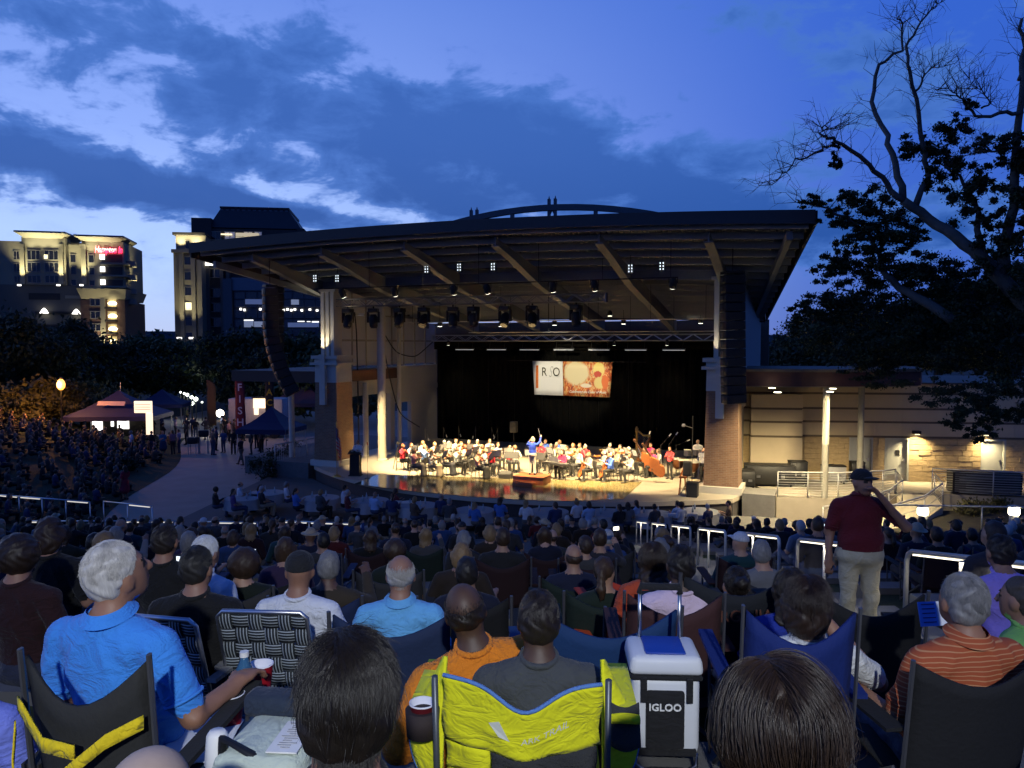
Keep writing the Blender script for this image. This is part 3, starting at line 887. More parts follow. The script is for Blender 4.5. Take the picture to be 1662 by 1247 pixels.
# line arrays
def line_array(pts, w, d, hgt, rz, label, group):
 t = thing('line_array', label, 'loudspeaker', (0, 0, 0), 0, group)
 for i in range(len(pts) - 1):
  a, b = Vector(pts[i]), Vector(pts[i + 1])
  mid = (a + b) / 2; dz = (b - a)
  L = dz.length
  zax = -dz.normalized()
  fw = Vector((math.sin(rz), -math.cos(rz), 0)); fw = (fw - zax * fw.dot(zax)).normalized()
  sd = fw.cross(zax)
  M = Matrix((sd, -fw, zax)).transposed()
  c = MB(); c.box(mid, (w, d, L - 0.02), M=M); bx_ = c.build('cabinet', BLACK, t)
  bevel(bx_, 0.012, 1)
  gr = MB(); gr.box(mid + fw * (d / 2 + 0.006), (w * 0.9, 0.02, L * 0.8), M=M); gr.build('grille', mat('speaker_grille', (0.02, 0.02, 0.02), 0.7), bx_)
  for s_ in (-1, 1):
   pl_ = MB(); pl_.box(mid + sd * s_ * (w / 2 + 0.008) - fw * d * 0.2, (0.016, d * 0.45, L * 0.5), M=M); pl_.build('side_plate', mat('speaker_plate', (0.06, 0.06, 0.06), 0.5), bx_)
 fr = MB(); p0 = Vector(pts[0]); fr.box(p0 + Vector((0, 0, 0.1)), (w * 0.9, d * 1.1, 0.1), rz=rz); fr.tube(p0 + Vector((0, 0, 0.1)), p0 + Vector((0, 0, 1.3)), 0.02, None, 6); fr.build('flying_frame', BLACK, t)
 return t
lp = []
for i in range(14):
 k = i / 13
 v = lerp(468, 640, k); u = 438 + 4 * k + 34 * max(0, (k - 0.35) / 0.65) ** 1.9
 lp.append(at(u, v, 36.6))
line_array(lp, 0.62, 0.5, 0.4, R(35), 'black curved line array loudspeaker hung beside the left brick pier', 'line array loudspeakers')
rp = []
for i in range(15):
 k = i / 14
 rp.append(at(1189 - 1 * k + 3 * k * k, lerp(447, 655, k), 30.6))
line_array(rp, 0.82, 0.6, 0.4, R(8), 'tall black line array loudspeaker hung in front of the right brick pier', 'line array loudspeakers')
mp_ = thing('subwoofer_column', 'narrow black loudspeaker column hung behind the left line array', 'loudspeaker')
for i in range(9):
 c = MB(); c.box(at(452, lerp(470, 575, i / 8), 40.5), (0.5, 0.6, 0.38), rz=R(25)); bevel(c.build('cabinet', BLACK, mp_), 0.015, 1)
# loose rigging cables on the left wall
for i, pts in enumerate(([(-10.05, 2.2, 9.1), (-10.0, 2.3, 8.0), (-9.98, 2.35, 5.0), (-9.98, 2.4, 1.1)], [(-9.9, 4.6, 8.4), (-9.7, 5.0, 6.0), (-9.3, 5.6, 3.2), (-8.8, 7.2, 2.3)], [(-9.95, 4.6, 8.4), (-9.7, 6.0, 6.8), (-9.5, 8.0, 6.5), (-9.6, 10.5, 7.5)])):
 d = MB()
 fine = []
 for j in range(len(pts) - 1):
  for q in range(6):
   fine.append(Vector(pts[j]).lerp(Vector(pts[j + 1]), q / 6))
 fine.append(Vector(pts[-1]))
 for _ in range(3):
  fine = [fine[0]] + [(fine[j - 1] + fine[j] * 2 + fine[j + 1]) / 4 for j in range(1, len(fine) - 1)] + [fine[-1]]
 d.path([S(p.x, p.y, p.z) for p in fine], 0.035, 6)
 tag(d.build('rigging_cable', BLACK, None, True), ('black cable hanging straight down beside the left brick pier', 'black cable sagging from the wall down to the stage floor', 'black cable looped along the frosted wall panels')[i], 'cable')
# ------------------------------------------------------------------ backstage building on the right
WA, WB = Vector((10.86, 36.3, 0)), Vector((23.07, 34.7, 0))
WD = (WB - WA).normalized(); WROT = math.atan2(WD.y, WD.x)
def wx(u):
 k = (u - 831) / F
 return (k * WA.y - WA.x) / (WD.x - k * WD.y)
def wz(u, v):
 p = WA + WD * wx(u)
 return at(u, v, p.y).z
bb = thing('backstage_building', 'low tan backstage building with dark bands, grey doors and a flat canopy', 'building', WA, WROT)
def B(mb, name, m, par=None, smooth=False): return mb.build(name, m, par or bb, smooth)
TAN = mat('tan_block', (0.50, 0.41, 0.27), 0.8, var=0.07, scale=1.5, bump=0.1, bscale=25)
TAN2 = mat('tan_panel', (0.54, 0.45, 0.31), 0.8, var=0.05, scale=2.0)
SPLIT = mat('split_face_stone', (0.43, 0.32, 0.17), 0.9, var=0.22, scale=5, bump=1.0, bscale=9, stretch=(1, 1, 2.2))
DBAND = mat('dark_band', (0.13, 0.10, 0.065), 0.7)
DOORM = mat('grey_door', (0.36, 0.37, 0.34), 0.5, var=0.04)
L = 24.0
zb = [SZ, 3.05, 3.7, 4.35, 5.0, 6.3]
bands = [(SZ, 3.0), (3.1, 3.68), (3.78, 4.3), (4.4, 5.0), (5.1, 5.5)]
# split-face course, left open where the doors stand
doors = [(1381, 1420), (1439, 1479), (1596, 1637)]
xd = [(wx(a), wx(b)) for a, b in doors]
edges = [0.0] + [e for d in xd for e in d] + [L]
for i in range(0, len(edges), 2):
 m_ = MB(); a, b = edges[i], edges[i + 1]
 # stone courses, each block set a little in or out
 z = SZ; row = 0
 while z < 2.98:
  hgt = min(0.245, 3.0 - z); x = a - (0.2 if row % 2 else 0)
  while x < b:
   x1 = min(b, x + random.uniform(0.38, 0.62)); xs_ = max(a, x)
   if x1 - xs_ > 0.03:
    k = MB(); k.box2(xs_ + .004, x1 - .004, -random.uniform(0.015, 0.05), 0.3, z + .004, z + hgt - .004); B(k, 'stone_block', SPLIT)
   x = x1
  z += hgt; row += 1
for a, b in bands[1:]:
 x = 0.0
 while x < L - 0.01:
  xe = min(x + 1.2, L); m_ = MB(); m_.box2(x + .004, xe - .004, 0.0, 0.3, a, b); B(m_, 'wall_panel', TAN); x = xe
for z in (3.0, 3.68, 4.3, 5.0):
 m_ = MB(); m_.box2(0, L, 0.03, 0.3, z, z + 0.1); B(m_, 'dark_band', DBAND)
m_ = MB(); m_.box2(0, L, 0.32, 9, SZ - 1.2, 5.5); B(m_, 'building_core', TAN)
m_ = MB(); m_.box2(-0.1, L + 0.1, -0.12, 9.1, 5.505, 5.57); B(m_, 'parapet_cap', DBAND)
# smooth projecting bay at the left
xa, xb = wx(1217), wx(1300)
for a, b in bands[:4]:
 m_ = MB(); m_.box2(xa, xb, -0.55, -0.06, a, b); B(m_, 'bay_panel', TAN2)
for z in (3.0, 3.68, 4.3):
 m_ = MB(); m_.box2(xa + .03, xb - .03, -0.5, -0.06, z, z + 0.1); B(m_, 'dark_band', DBAND)
for i, (a, b) in enumerate(xd):
 d = MB(); d.box2(a + 0.08, b - 0.08, 0.12, 0.2, SZ + 0.02, 2.93); do = B(d, 'door', DOORM)
 f = MB(); f.box2(a, a + .08, -.03, .25, SZ, 3.0); f.box2(b - .08, b, -.03, .25, SZ, 3.0); f.box2(a + .08, b - .08, -.03, .25, 2.93, 3.0); B(f, 'door_frame', DOORM, do)
 k = MB(); k.box2(a + .1, b - .1, 0.10, 0.12, SZ + .03, SZ + .28); B(k, 'kick_plate', STEEL, do)
 h = MB(); h.box2(b - .2, b - .14, 0.05, 0.12, 1.9, 2.05); h.tube((b - .17, .05, 1.97), (b - .28, .05, 1.97), .015, None, 6); B(h, 'door_handle', STEEL, do)
 if i == 1:
  s_ = MB(); s_.box2(a + .52, a + .70, .10, .12, 2.18, 2.42); B(s_, 'door_sign', BLACK, do)
# canopy
RED = mat('canopy_fascia', (0.07, 0.03, 0.022), 0.6)
SOF = mat('soffit', (0.30, 0.27, 0.21), 0.8)
cp = [(-0.9, -0.05), (-0.9, -4.9), (1.5, -5.1), (4.5, -4.7), (6.6, -3.6), (7.4, -1.6), (7.4, -0.05)]
m_ = MB(); m_.prism(cp[::-1] if False else cp, 5.62, 6.2); cn = B(m_, 'canopy_roof', RED)
m_ = MB(); m_.prism([(x * 0.985, y * 0.985) for x, y in cp], 5.58, 5.615); B(m_, 'soffit', SOF, cn)
m_ = MB(); m_.prism([(x * 1.015, y * 1.015 - 0.02) for x, y in cp], 6.2, 6.32); B(m_, 'canopy_coping', DBAND, cn)
Wm = Matrix.Translation(WA) @ Matrix.Rotation(WROT, 4, 'Z')
Wi = Wm.inverted()
for p, r in ((on_z(1338, 808, SZ), 0.135), (at(1397, 700, 33.7), 0.13)):
 q = Wi @ p
 m_ = MB(); m_.lathe((q.x, q.y, SZ), [(r, 0), (r, 2.2), (r * 1.03, 2.21), (r * 1.03, 2.23), (r, 2.24), (r, 4.58)], 18); auto_smooth(B(m_, 'canopy_post', mat('post_grey', (.26, .25, .21), .6)))
k = 0
for u, v in ((1253, 630), (1262, 637), (1347, 636), (1352, 631)):
 # hits the soffit plane
 q = Wi @ on_z(u, v, 5.57)
 l = MB(); l.lathe((q.x, q.y, 5.56), [(0.13, 0), (0.13, 0.02)], 14); B(l, 'downlight', emat('canopy_downlight', (1, .88, .6), 9), cn)
 lamp('downlight_glow', 'SPOT', (q.x, q.y, 5.5), 1500 if u < 1300 else 2300, (1, .80, .45), 0.1, (q.x + .3, q.y + 1.4, 1), 120, 1.0, bb)
for u in (1488, 1600):
 x = wx(u)
 b = MB(); b.box((x, -0.2, 3.3), (0.3, 0.3, 0.14)); so = B(b, 'wall_lamp', BLACK)
 l = MB(); l.box((x, -0.22, 3.222), (0.2, 0.18, 0.014)); B(l, 'lamp_lens', emat('wall_lamp_lens', (1, .85, .5), 6), so)
 lamp('wall_lamp_glow', 'SPOT', (x, -0.26, 3.2), 950 if u < 1500 else 600, (1, .78, .42), 0.06, (x + 0.1, 0.05, 1), 130, 0.9, bb)
# terrace in front
T0 = to_local
ter = MB()
tp = [(10.95, 31.6), (13.4, 31.35), (15.6, 31.9), (17.5, 32.6), (20, 31.8), (26, 30.2), (36, 28.5), (36, 36), (10.95, 38)]
ter.prism(tp, -0.2, SZ - 0.004)
tr_ = struct(ter.build('backstage_terrace', mat('terrace_concrete', (0.27, 0.24, 0.19), 0.85, var=0.1, scale=2)))
rampc = [(17.0, 32.2, 1.0), (16.6, 30.9, 0.86), (15.4, 29.8, 0.62), (13.9, 29.2, 0.36), (12.2, 28.9, 0.1)]
RAMPM = mat('ramp_concrete', (0.46, 0.40, 0.28), 0.85, var=0.08, scale=2)
rm = MB(); vs = []
for i, p in enumerate(rampc):
 d = Vector(rampc[min(i + 1, 4)]) - Vector(rampc[max(i - 1, 0)]); d.z = 0; d.normalize()
 s_ = Vector((-d.y, d.x, 0)) * 0.75
 p = Vector(p)
 vs += [p - s_, p + s_, Vector((p.x + s_.x, p.y + s_.y, -0.2)), Vector((p.x - s_.x, p.y - s_.y, -0.2))]
fs = [(0, 1, 2, 3), (19, 18, 17, 16)]
for i in range(4):
 for j in range(4): fs.append((4 * i + j, 4 * i + 4 + j, 4 * i + 4 + (j + 1) % 4, 4 * i + (j + 1) % 4))
rm.add(vs, fs); struct(rm.build('ramp', RAMPM))
RAILM = mat('galvanised_rail', (0.50, 0.50, 0.47), 0.45, 0.6, var=0.08)
def railing(pts, h, bars, label, m=RAILM, r=0.025, group=None, mesh_panel=None, name='railing'):
 pts = [Vector(p) for p in pts]
 t = thing(name, label, 'railing', pts[0], 0, group)
 lo = [p - pts[0] for p in pts]
 w = MB(); w.path([p + Vector((0, 0, h)) for p in lo], r * 1.25, 8); w.build('top_rail', m, t, True)
 for p in lo:
  w = MB(); w.tube(p, p + Vector((0, 0, h)), r, None, 8); w.build('post', m, t, True)
 for b in range(bars):
  z = lerp(0.1, h - 0.1, b / max(1, bars - 1))
  w = MB(); w.path([p + Vector((0, 0, z)) for p in lo], r * 0.42, 5); w.build('cross_bar', m, t, True)
 if mesh_panel:
  for a, b in zip(lo[:-1], lo[1:]):
   w = MB(); d = (b - a)
   for i in range(10):
    w.tube(a + d * ((i + .5) / 10) + Vector((0, 0, .1)), a + d * ((i + .5) / 10) + Vector((0, 0, h - .05)), 0.006, None, 4)
   w.build('wire_panel', m, t)
 return t
def sub(pts, step):
 out = []
 pts = [Vector(p) for p in pts]
 for a, b in zip(pts[:-1], pts[1:]):
  n = max(1, round((b - a).length / step))
  for i in range(n): out.append(a.lerp(b, i / n))
 out.append(pts[-1]); return out
railing(sub([(11.0, 31.62, SZ), (13.4, 31.4, SZ), (15.5, 31.95, SZ), (16.2, 32.3, SZ)], 1.3), 1.05, 9, 'steel railing with thin bars along the terrace under the canopy')
rl = []; rr = []
for i, p in enumerate(rampc):
 d = Vector(rampc[min(i + 1, 4)]) - Vector(rampc[max(i - 1, 0)]); d.z = 0; d.normalize()
 s_ = Vector((-d.y, d.x, 0)) * 0.72
 rl.append(Vector(p) - s_); rr.append(Vector(p) + s_)
railing(rl, 0.92, 3, 'curved steel handrail on the upper side of the lit ramp')
railing(rr, 0.92, 3, 'curved steel handrail on the outer side of the lit ramp')
railing(sub([(17.9, 32.55, SZ), (20, 31.75, SZ), (26, 30.2, SZ)], 1.6), 1.05, 9, 'long steel railing in front of the machinery cabinets')
for i, (x0, x1) in enumerate(((18.6, 21.2), (21.5, 24.5))):
 t = thing('machinery_cabinet', ('dark louvred machinery cabinet behind the long railing, nearer the ramp', 'dark louvred machinery cabinet behind the long railing, farther from the ramp')[i], 'cabinet', (x0, 32.4 - 0.26 * (x0 - 18), SZ), R(-14))
 b = MB(); b.box2(0, x1 - x0, 0, 0.9, 0.05, 0.95); b.build('body', BLACK, t)
 for j in range(9):
  s_ = MB(); s_.box2(0.08, x1 - x0 - .08, -0.03, 0.0, 0.12 + j * 0.09, 0.165 + j * 0.09); s_.build('slat', mat('louvre_grey', (.16, .16, .15), .5, .3), t)
# bollard lamps on the terrace edge
for i, u in enumerate((1498, 1646)):
 p = on_z(u, 826, 1.95)
 t = thing('bollard_lamp', ('short round bollard lamp glowing beside the curved ramp', 'short round bollard lamp glowing at the far right of the terrace')[i], 'lamp', (p.x, p.y, 0.0), 0, 'bollard lamps')
 b = MB(); b.lathe((0, 0, 0), [(0.14, 0), (0.14, 1.75)], 16); auto_smooth(b.build('post', mat('bollard_grey', (.4, .4, .38), .5), t))
 l = MB(); l.lathe((0, 0, 1.75), [(0.14, 0), (0.165, .04), (0.165, .2), (0.1, .26)], 16); l.build('lamp_head', emat('bollard_glow', (1, .9, .62), 14), t, True)
 lamp('bollard_light', 'POINT', (0, -0.3, 1.95), 16, (1, .85, .5), 0.12, parent=t)
 l = MB(); l.lathe((0, 0, 2.01), [(0.19, 0), (0.19, .03), (0.02, .07)], 16); l.build('cap', mat('bollard_grey', (.4, .4, .38), .5), t)
rw = MB(); rw.prism([(12.5, 27.6), (36, 25.5), (36, 30), (20, 31.7), (17.3, 31.0), (14.6, 28.2)], -0.3, 0.55); struct(rw.build('planting_bed', mat('bed_soil', (0.045, 0.04, 0.025), 0.95, var=0.3, scale=4, bump=0.8, bscale=20)))
railing(sub([(12.9, 27.2, 0.5), (22, 26.3, 0.5)], 1.7), 1.12, 0, 'plain steel guard rail beyond the seated crowd by the bollard lamps')
# lit handrails down the aisle
STRIP = emat('led_rail_strip', (1.0, 0.90, 0.66), 2.2)
STRIP2 = emat('dim_rail_strip', (1, .92, .75), .75)
RPALE = mat('satin_rail', (.55, .53, .48), .35, .35, var=.05)
for n in range(7):
 Yf = 7.5 + 3 * n; Yn = Yf - 2.25
 def rz_(Y): return CZ - 0.42 - 0.2145 * Y
 def rxx(Y): return 3.78 + 0.0152 * Y
 t = thing('aisle_handrail', 'steel stair handrail with a lit strip, %s down the aisle from the standing man' % ords[n] if n else 'nearest steel stair handrail with a lit strip, beside the man in the striped shirt', 'handrail', (rxx(Yf), Yf, 0), 0, 'lit handrails down the aisle')
 pf = Vector((0, 0, rz_(Yf))); pn = Vector((rxx(Yn) - rxx(Yf), Yn - Yf, rz_(Yn)))
 ca = (pn - pf).normalized()
 w = MB(); w.path([pf + Vector((0, 0, -1.15)), pf + Vector((0, 0, -.10)), pf + Vector((0, 0, -.03)) + ca * 0.03, pf + ca * 0.1, pn - ca * 0.1, pn + Vector((0, 0, -.03)) - ca * 0.03, pn + Vector((0, 0, -.1)), pn + Vector((0, 0, -1.15))], 0.024, 10)
 w.build('rail', RPALE, t, True)
 mid = pf.lerp(pn, 0.42)
 w = MB(); w.tube(mid + Vector((0, 0, -1.1)), mid + Vector((0, 0, -.03)), 0.02, None, 8); w.build('post', RPALE, t, True)
 for a, b in ((0.06, 0.42), (0.5, 0.94)):
  w = MB(); pa, pb = pf.lerp(pn, a), pf.lerp(pn, b)
  M = (pb - pa).to_track_quat('Y', 'Z').to_matrix()
  w.box((pa + pb) / 2 + Vector((0, 0, -.032)), (0.026, (pb - pa).length, 0.012), M=M); w.build('light_strip', STRIP, t)
 lamp('rail_glow', 'AREA', pf.lerp(pn, 0.5) + Vector((0, 0, -.05)), 9.0, (1, .92, .7), 0.05, None, parent=t, sizey=1.9).rotation_euler = (pn - pf).to_track_quat('Y', 'Z').to_euler()
# guard rails with lit strips at the foot of the terraces, left
def guard(u0, v0, u1, v1, z, label, nseg, lit):
 a, b = on_z(u0, v0, z), on_z(u1, v1, z)
 t = thing('guard_rail', label, 'railing', (a.x, a.y, 0), 0, 'lit guard rails at the foot of the terraces')
 d = b - a
 gz = max(0, ground_z(a.y))
 w = MB(); w.path([Vector((0, 0, z)), Vector((d.x, d.y, z))], 0.026, 8); w.build('top_rail', STEEL, t, True)
 for i in range(nseg + 1):
  p = Vector((d.x * i / nseg, d.y * i / nseg, 0))
  w = MB(); w.tube(p, p + Vector((0, 0, z)), 0.022, None, 8); w.build('post', STEEL, t, True)
 for i in lit:
  pa = Vector((d.x * (i + .08) / nseg, d.y * (i + .08) / nseg, z - .04)); pb = Vector((d.x * (i + .9) / nseg, d.y * (i + .9) / nseg, z - .04))
  w = MB(); w.box((pa + pb) / 2, ((pb - pa).length, 0.045, 0.03), rz=math.atan2(d.y, d.x)); w.build('light_strip', STRIP2, t)
guard(-6, 803, 146, 815, 1.25, 'lit guard rail below the crowd at the far left', 4, (0, 1, 3))
guard(168, 814, 247, 822, 1.25, 'short lit guard rail end beside the walking woman', 2, (1,))
guard(40, 846, 284, 846, 1.25, 'long lit guard rail among the crowd below the blue-shirted man', 6, (0, 4, 5))
guard(322, 847, 418, 848, 1.25, 'lit guard rail among the crowd in line with the feather flags', 3, (1, 2))
guard(460, 846, 586, 850, 1.25, 'lit guard rail among the crowd in line with the left brick pier', 3, (0, 1, 2))
# ------------------------------------------------------------------ background buildings
class Facade:
 def __init__(s, u, Y, rz, name, label, cat='building'):
  s.o = Vector(((u - 831) / F * Y, Y, 0)); s.rz = rz
  s.d = Vector((math.cos(rz), math.sin(rz), 0))
  s.t = thing(name, label, cat, s.o, rz)
 def x(s, u):
  k = (u - 831) / F
  return (k * s.o.y - s.o.x) / (s.d.x - k * s.d.y)
 def z(s, u, v):
  return at(u, v, (s.o + s.d * s.x(u)).y).z
 def block(s, u0, u1, v0, v1, front, back, m, name='wall', par=None, ztop=None, zbot=None):
  um = (u0 + u1) / 2
  b = MB(); b.box2(s.x(u0), s.x(u1), -front, back, s.z(um, v1) if zbot is None else zbot, s.z(um, v0) if ztop is None else ztop)
  return b.build(name, m, par or s.t)
 def window(s, u0, u1, v0, v1, front, glass, frame, nm=1):
  um = (u0 + u1) / 2
  x0, x1, z0, z1 = s.x(u0), s.x(u1), s.z(um, v1), s.z(um, v0)
  f = MB(); w = 0.16
  f.box2(x0, x1, -front - .12, -front - .01, z0, z0 + w); f.box2(x0, x1, -front - .12, -front - .01, z1 - w, z1)
  f.box2(x0, x0 + w, -front - .12, -front - .01, z0 + w, z1 - w); f.box2(x1 - w, x1, -front - .12, -front - .01, z0 + w, z1 - w)
  for i in range(1, nm):
   xm = lerp(x0, x1, i / nm); f.box2(xm - .06, xm + .06, -front - .11, -front - .01, z0 + w, z1 - w)
  fo = f.build('window', frame, s.t)
  p = MB(); p.box2(x0 + w, x1 - w, -front - .05, -front - .008, z0 + w, z1 - w); p.build('pane', glass, fo)
  return fo
GLASS = mat('dark_window_glass', (0.012, 0.014, 0.018), 0.06, spec=0.7, var=0.0)
WFR = mat('window_frame_grey', (0.20, 0.19, 0.16), 0.6)
HWALL = mat('hotel_stucco', (0.25, 0.235, 0.17), 0.85, var=0.05, scale=0.3)
HWALL2 = mat('hotel_stucco_pale', (0.24, 0.225, 0.16), 0.85, var=0.05, scale=0.3)
HGREY = mat('hotel_podium_grey', (0.11, 0.105, 0.085), 0.85, var=0.06, scale=0.2)
HBR = brick_mat('hotel_brick', (0.12, 0.06, 0.04), (0.09, 0.045, 0.035), (0.13, 0.11, 0.09), 2.0)
LITW = emat('lit_room_window', (1.0, 0.82, 0.45), 1.4)
LITB = emat('lit_balcony_lamp', (1.0, 0.85, 0.5), 9.0)
LITC = emat('cool_lamp', (1.0, 0.95, 0.85), 3.0)
H = Facade(207, 170, R(13), 'hotel', 'pale multistorey hotel with uplit pilasters and a red rooftop sign', 'building')
def hv(y): return 370 + y / 5.42
def hu(x): return x / 5.42
z0 = -6.0
H.block(-120, 138, 391, 470, 0, 16, HWALL)
H.block(hu(245), hu(625), hv(92), hv(505), 1.4, 2, HWALL2, 'bay')
H.block(hu(762), 207, hv(125), hv(540), 1.2, 16, HWALL2, 'bay')
H.block(hu(612), hu(745), hv(150), hv(505), 0.5, 2, HWALL, 'wall_link')
H.block(-120, hu(745), hv(500), 620, 1.0, 16, HGREY, 'podium', zbot=z0)
H.block(hu(750), hu(1135), hv(640), 620, 2.2, 16, HBR, 'brick_corner', zbot=z0)
def flare(u0, u1, v0, v1, fr):
 um = (u0 + u1) / 2
 x0, x1, zt, zb = H.x(u0), H.x(u1), H.z(um, v0), H.z(um, v1)
 a = 1.1
 b = MB(); b.add([(x0 + a, -fr, zb), (x1 - a, -fr, zb), (x1 - a, 8, zb), (x0 + a, 8, zb), (x0, -fr - 2.0, zt), (x1, -fr - 2.0, zt), (x1, 8.5, zt), (x0, 8.5, zt)],
     [(3, 2, 1, 0), (4, 5, 6, 7), (0, 1, 5, 4), (1, 2, 6, 5), (2, 3, 7, 6), (3, 0, 4, 7)])
 o = b.build('eaves', HWALL2, H.t)
 c = MB(); c.box2(x0 - .1, x1 + .1, -fr - 2.1, 8.6, zt, zt + 0.35); c.build('roof_edge', mat('hotel_roof_blue', (.08, .10, .14), .6), o)
 # cove lamps washing the underside of the eaves
 n = 3
 for i in range(n):
  x = lerp(x0 + 1.6, x1 - 1.6, (i + .5) / n)
  lamp('eaves_glow', 'SPOT', (x, -fr - 1.6, zb - 2.6), 700, (1, .9, .6), 0.1, (x, -fr - 0.4, zt), 110, 1.0, H.t)
flare(hu(218), hu(648), hv(62), hv(100), 1.4)
flare(hu(725), hu(1143), hv(96), hv(130), 1.2)
b_ = Facade
# cornice over the brick corner
x0, x1 = H.x(hu(735)), H.x(hu(1165)); zt, zb = H.z(170, hv(545)), H.z(170, hv(632))
b = MB(); b.add([(x0 + .6, -2.25, zb), (x1 - .6, -2.25, zb), (x1 - .6, 14, zb), (x0 + .6, 14, zb), (x0, -3.6, zt), (x1, -3.6, zt), (x1, 15, zt), (x0, 15, zt)],
    [(3, 2, 1, 0), (4, 5, 6, 7), (0, 1, 5, 4), (1, 2, 6, 5), (2, 3, 7, 6), (3, 0, 4, 7)]); b.build('cornice', HWALL2, H.t)
rows = ((200, 290), (308, 396), (420, 492))
for r0, r1 in rows:
 H.window(hu(0), hu(20), hv(r0 - 5), hv(r1 - 15), 0.0, GLASS, WFR)
 H.window(-18, -6, hv(r0 - 5), hv(r1 - 15), 0.0, GLASS, WFR, 2)
 H.window(hu(148), hu(206), hv(r0), hv(r1 - 8), 0.0, GLASS, WFR, 2)
 H.window(hu(288), hu(408), hv(r0), hv(r1), 1.4, GLASS, WFR, 3)
 H.window(hu(438), hu(565), hv(r0), hv(r1), 1.4, GLASS, WFR, 3)
 H.window(hu(650), hu(705), hv(r0 + 32), hv(r1 + 20), 0.5, GLASS, WFR)
 H.window(hu(818), hu(872), hv(r0 + 40), hv(r1 + 25), 1.2, GLASS, WFR)
 # dark flat panel painting in the shade of a balcony recess, with lamp
 H.block(hu(932), hu(1112), hv(r0 + 42), hv(r1 + 28), 1.28, 0, mat('balcony_dark', (.035, .03, .03), .6), 'balcony_shade_panel')
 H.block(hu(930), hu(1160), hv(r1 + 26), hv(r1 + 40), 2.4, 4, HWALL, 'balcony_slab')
 l = MB(); l.box((H.x(hu(942)), -1.5, H.z(174, hv(r0 + 62))), (0.9, 0.3, 1.1)); l.build('balcony_lamp', LITC, H.t)
l = MB(); l.box((H.x(hu(455)), -1.6, H.z(85, hv(262))), (0.7, 0.1, 0.9)); l.build('room_lamp', LITW, H.t)
# uplit pilasters
for xx in (250, 585, 782):
 u = hu(xx)
 H.block(u - 3.8, u + 3.8, hv(150), hv(500), 1.75, 0.5, HWALL2, 'pilaster')
 p = (H.x(u), -3.6, H.z(u, hv(505)))
 lamp('pilaster_uplight', 'SPOT', p, 8500, (1, .88, .52), 0.15, (p[0], -1.75, p[2] + 9), 70, 1.0, H.t)
 l = MB(); l.box((p[0], -3.6, p[2] - .25), (0.6, 0.5, 0.3)); l.build('uplight_fitting', LITC, H.t)
H.block(hu(288), hu(562), hv(578), hv(635), 1.06, 0, mat('louvre_dark', (.02, .02, .02), .7), 'louvre')
H.block(hu(605), hu(752), hv(598), hv(625), 1.12, 0, HWALL2, 'lit_ledge')
H.block(hu(345), hu(740), hv(738), hv(755), 1.5, 0, mat('louvre_dark', (.02, .02, .02), .7), 'ledge')
H.block(-60, hu(745), hv(850), hv(868), 1.3, 0, mat('louvre_dark', (.02, .02, .02), .7), 'ledge')
for xx, yy in ((432, 742), (710, 750)):
 l = MB(); l.lathe((H.x(hu(xx)), -2.0, H.z(hu(xx), hv(yy)) - .3), [(0.9, 0), (0.5, 0.7), (0.1, 1.1)], 8); l.build('floodlight', LITC, H.t)
for i, (a, c) in enumerate(((625, 692), (735, 802), (845, 912), (952, 1022), (1062, 1120))):
 H.window(hu(832), hu(925), hv(a), hv(c), 2.2, GLASS, WFR, 2)
 H.block(hu(985), hu(1062), hv(a + 2), hv(c + 6), 2.25, 0, mat('lit_recess', (.45, .38, .22), .8), 'loggia')
 l = MB(); l.lathe((H.x(hu(1032)), -2.7, H.z(190, hv(c - 10))), [(0.75, 0), (0.9, .35), (0.4, .7)], 8); l.build('loggia_lamp', LITB, H.t)
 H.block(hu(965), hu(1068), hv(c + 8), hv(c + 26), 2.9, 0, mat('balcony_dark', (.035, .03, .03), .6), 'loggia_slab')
H.block(hu(926), hu(966), hv(622), hv(1120), 2.5, 0, HWALL2, 'lit_pier')
p = (H.x(hu(945)), -4.0, H.z(174, hv(1115))); lamp('pier_uplight', 'SPOT', p, 8000, (1, .85, .5), .15, (p[0], -2.5, p[2] + 8), 60, 1, H.t)
# round side balconies at the right-hand corner
for yy in (330, 450, 575, 665):
 q = MB(); q.lathe((H.x(207) + 0.4, 2.2, H.z(207, hv(yy))), [(1.5, -.15), (1.5, .15)], 14); q.build('corner_balcony', HWALL, H.t)
 q = MB(); q.lathe((H.x(207) + 0.4, 2.2, H.z(207, hv(yy)) + .15), [(1.45, 0), (1.45, 0.9)], 14); q.build('balcony_rail', WFR, H.t)
p = (H.x(207) + 3, 3, H.z(207, hv(560))); lamp('corner_uplight', 'SPOT', p, 4000, (1, .88, .5), .15, (p[0] - 2.5, 3, p[2] + 9), 80, 1, H.t)
sg = text_mesh('Hampton In', 3.3, 0.1, 0.25, bold=0.06); sg.materials.append(emat('red_sign', (1.0, 0.03, 0.09), 3.0))
so = bpy.data.objects.new('sign_letters', sg); COL.objects.link(so); so.parent = H.t; so.rotation_euler = (R(90), 0, 0)
so.location = (H.x(hu(1000)), -1.75, H.z(184, hv(203))); so.scale = (0.38, 0.42, 1)
sw = bpy.data.objects.new('sign_letters', sg);
bx0 = H.x(hu(1000)); wd = (H.x(hu(1120)) - H.x(hu(882)))
me_w = max(v.co.x for v in sg.vertices) - min(v.co.x for v in sg.vertices)
so.scale = (wd / me_w, 0.62, 1)
lamp('sign_glow', 'AREA', (bx0, -3.0, H.z(184, hv(203))), 14, (1, .02, .06), wd, (bx0, 0, H.z(184, hv(203))), parent=H.t, sizey=1.2)
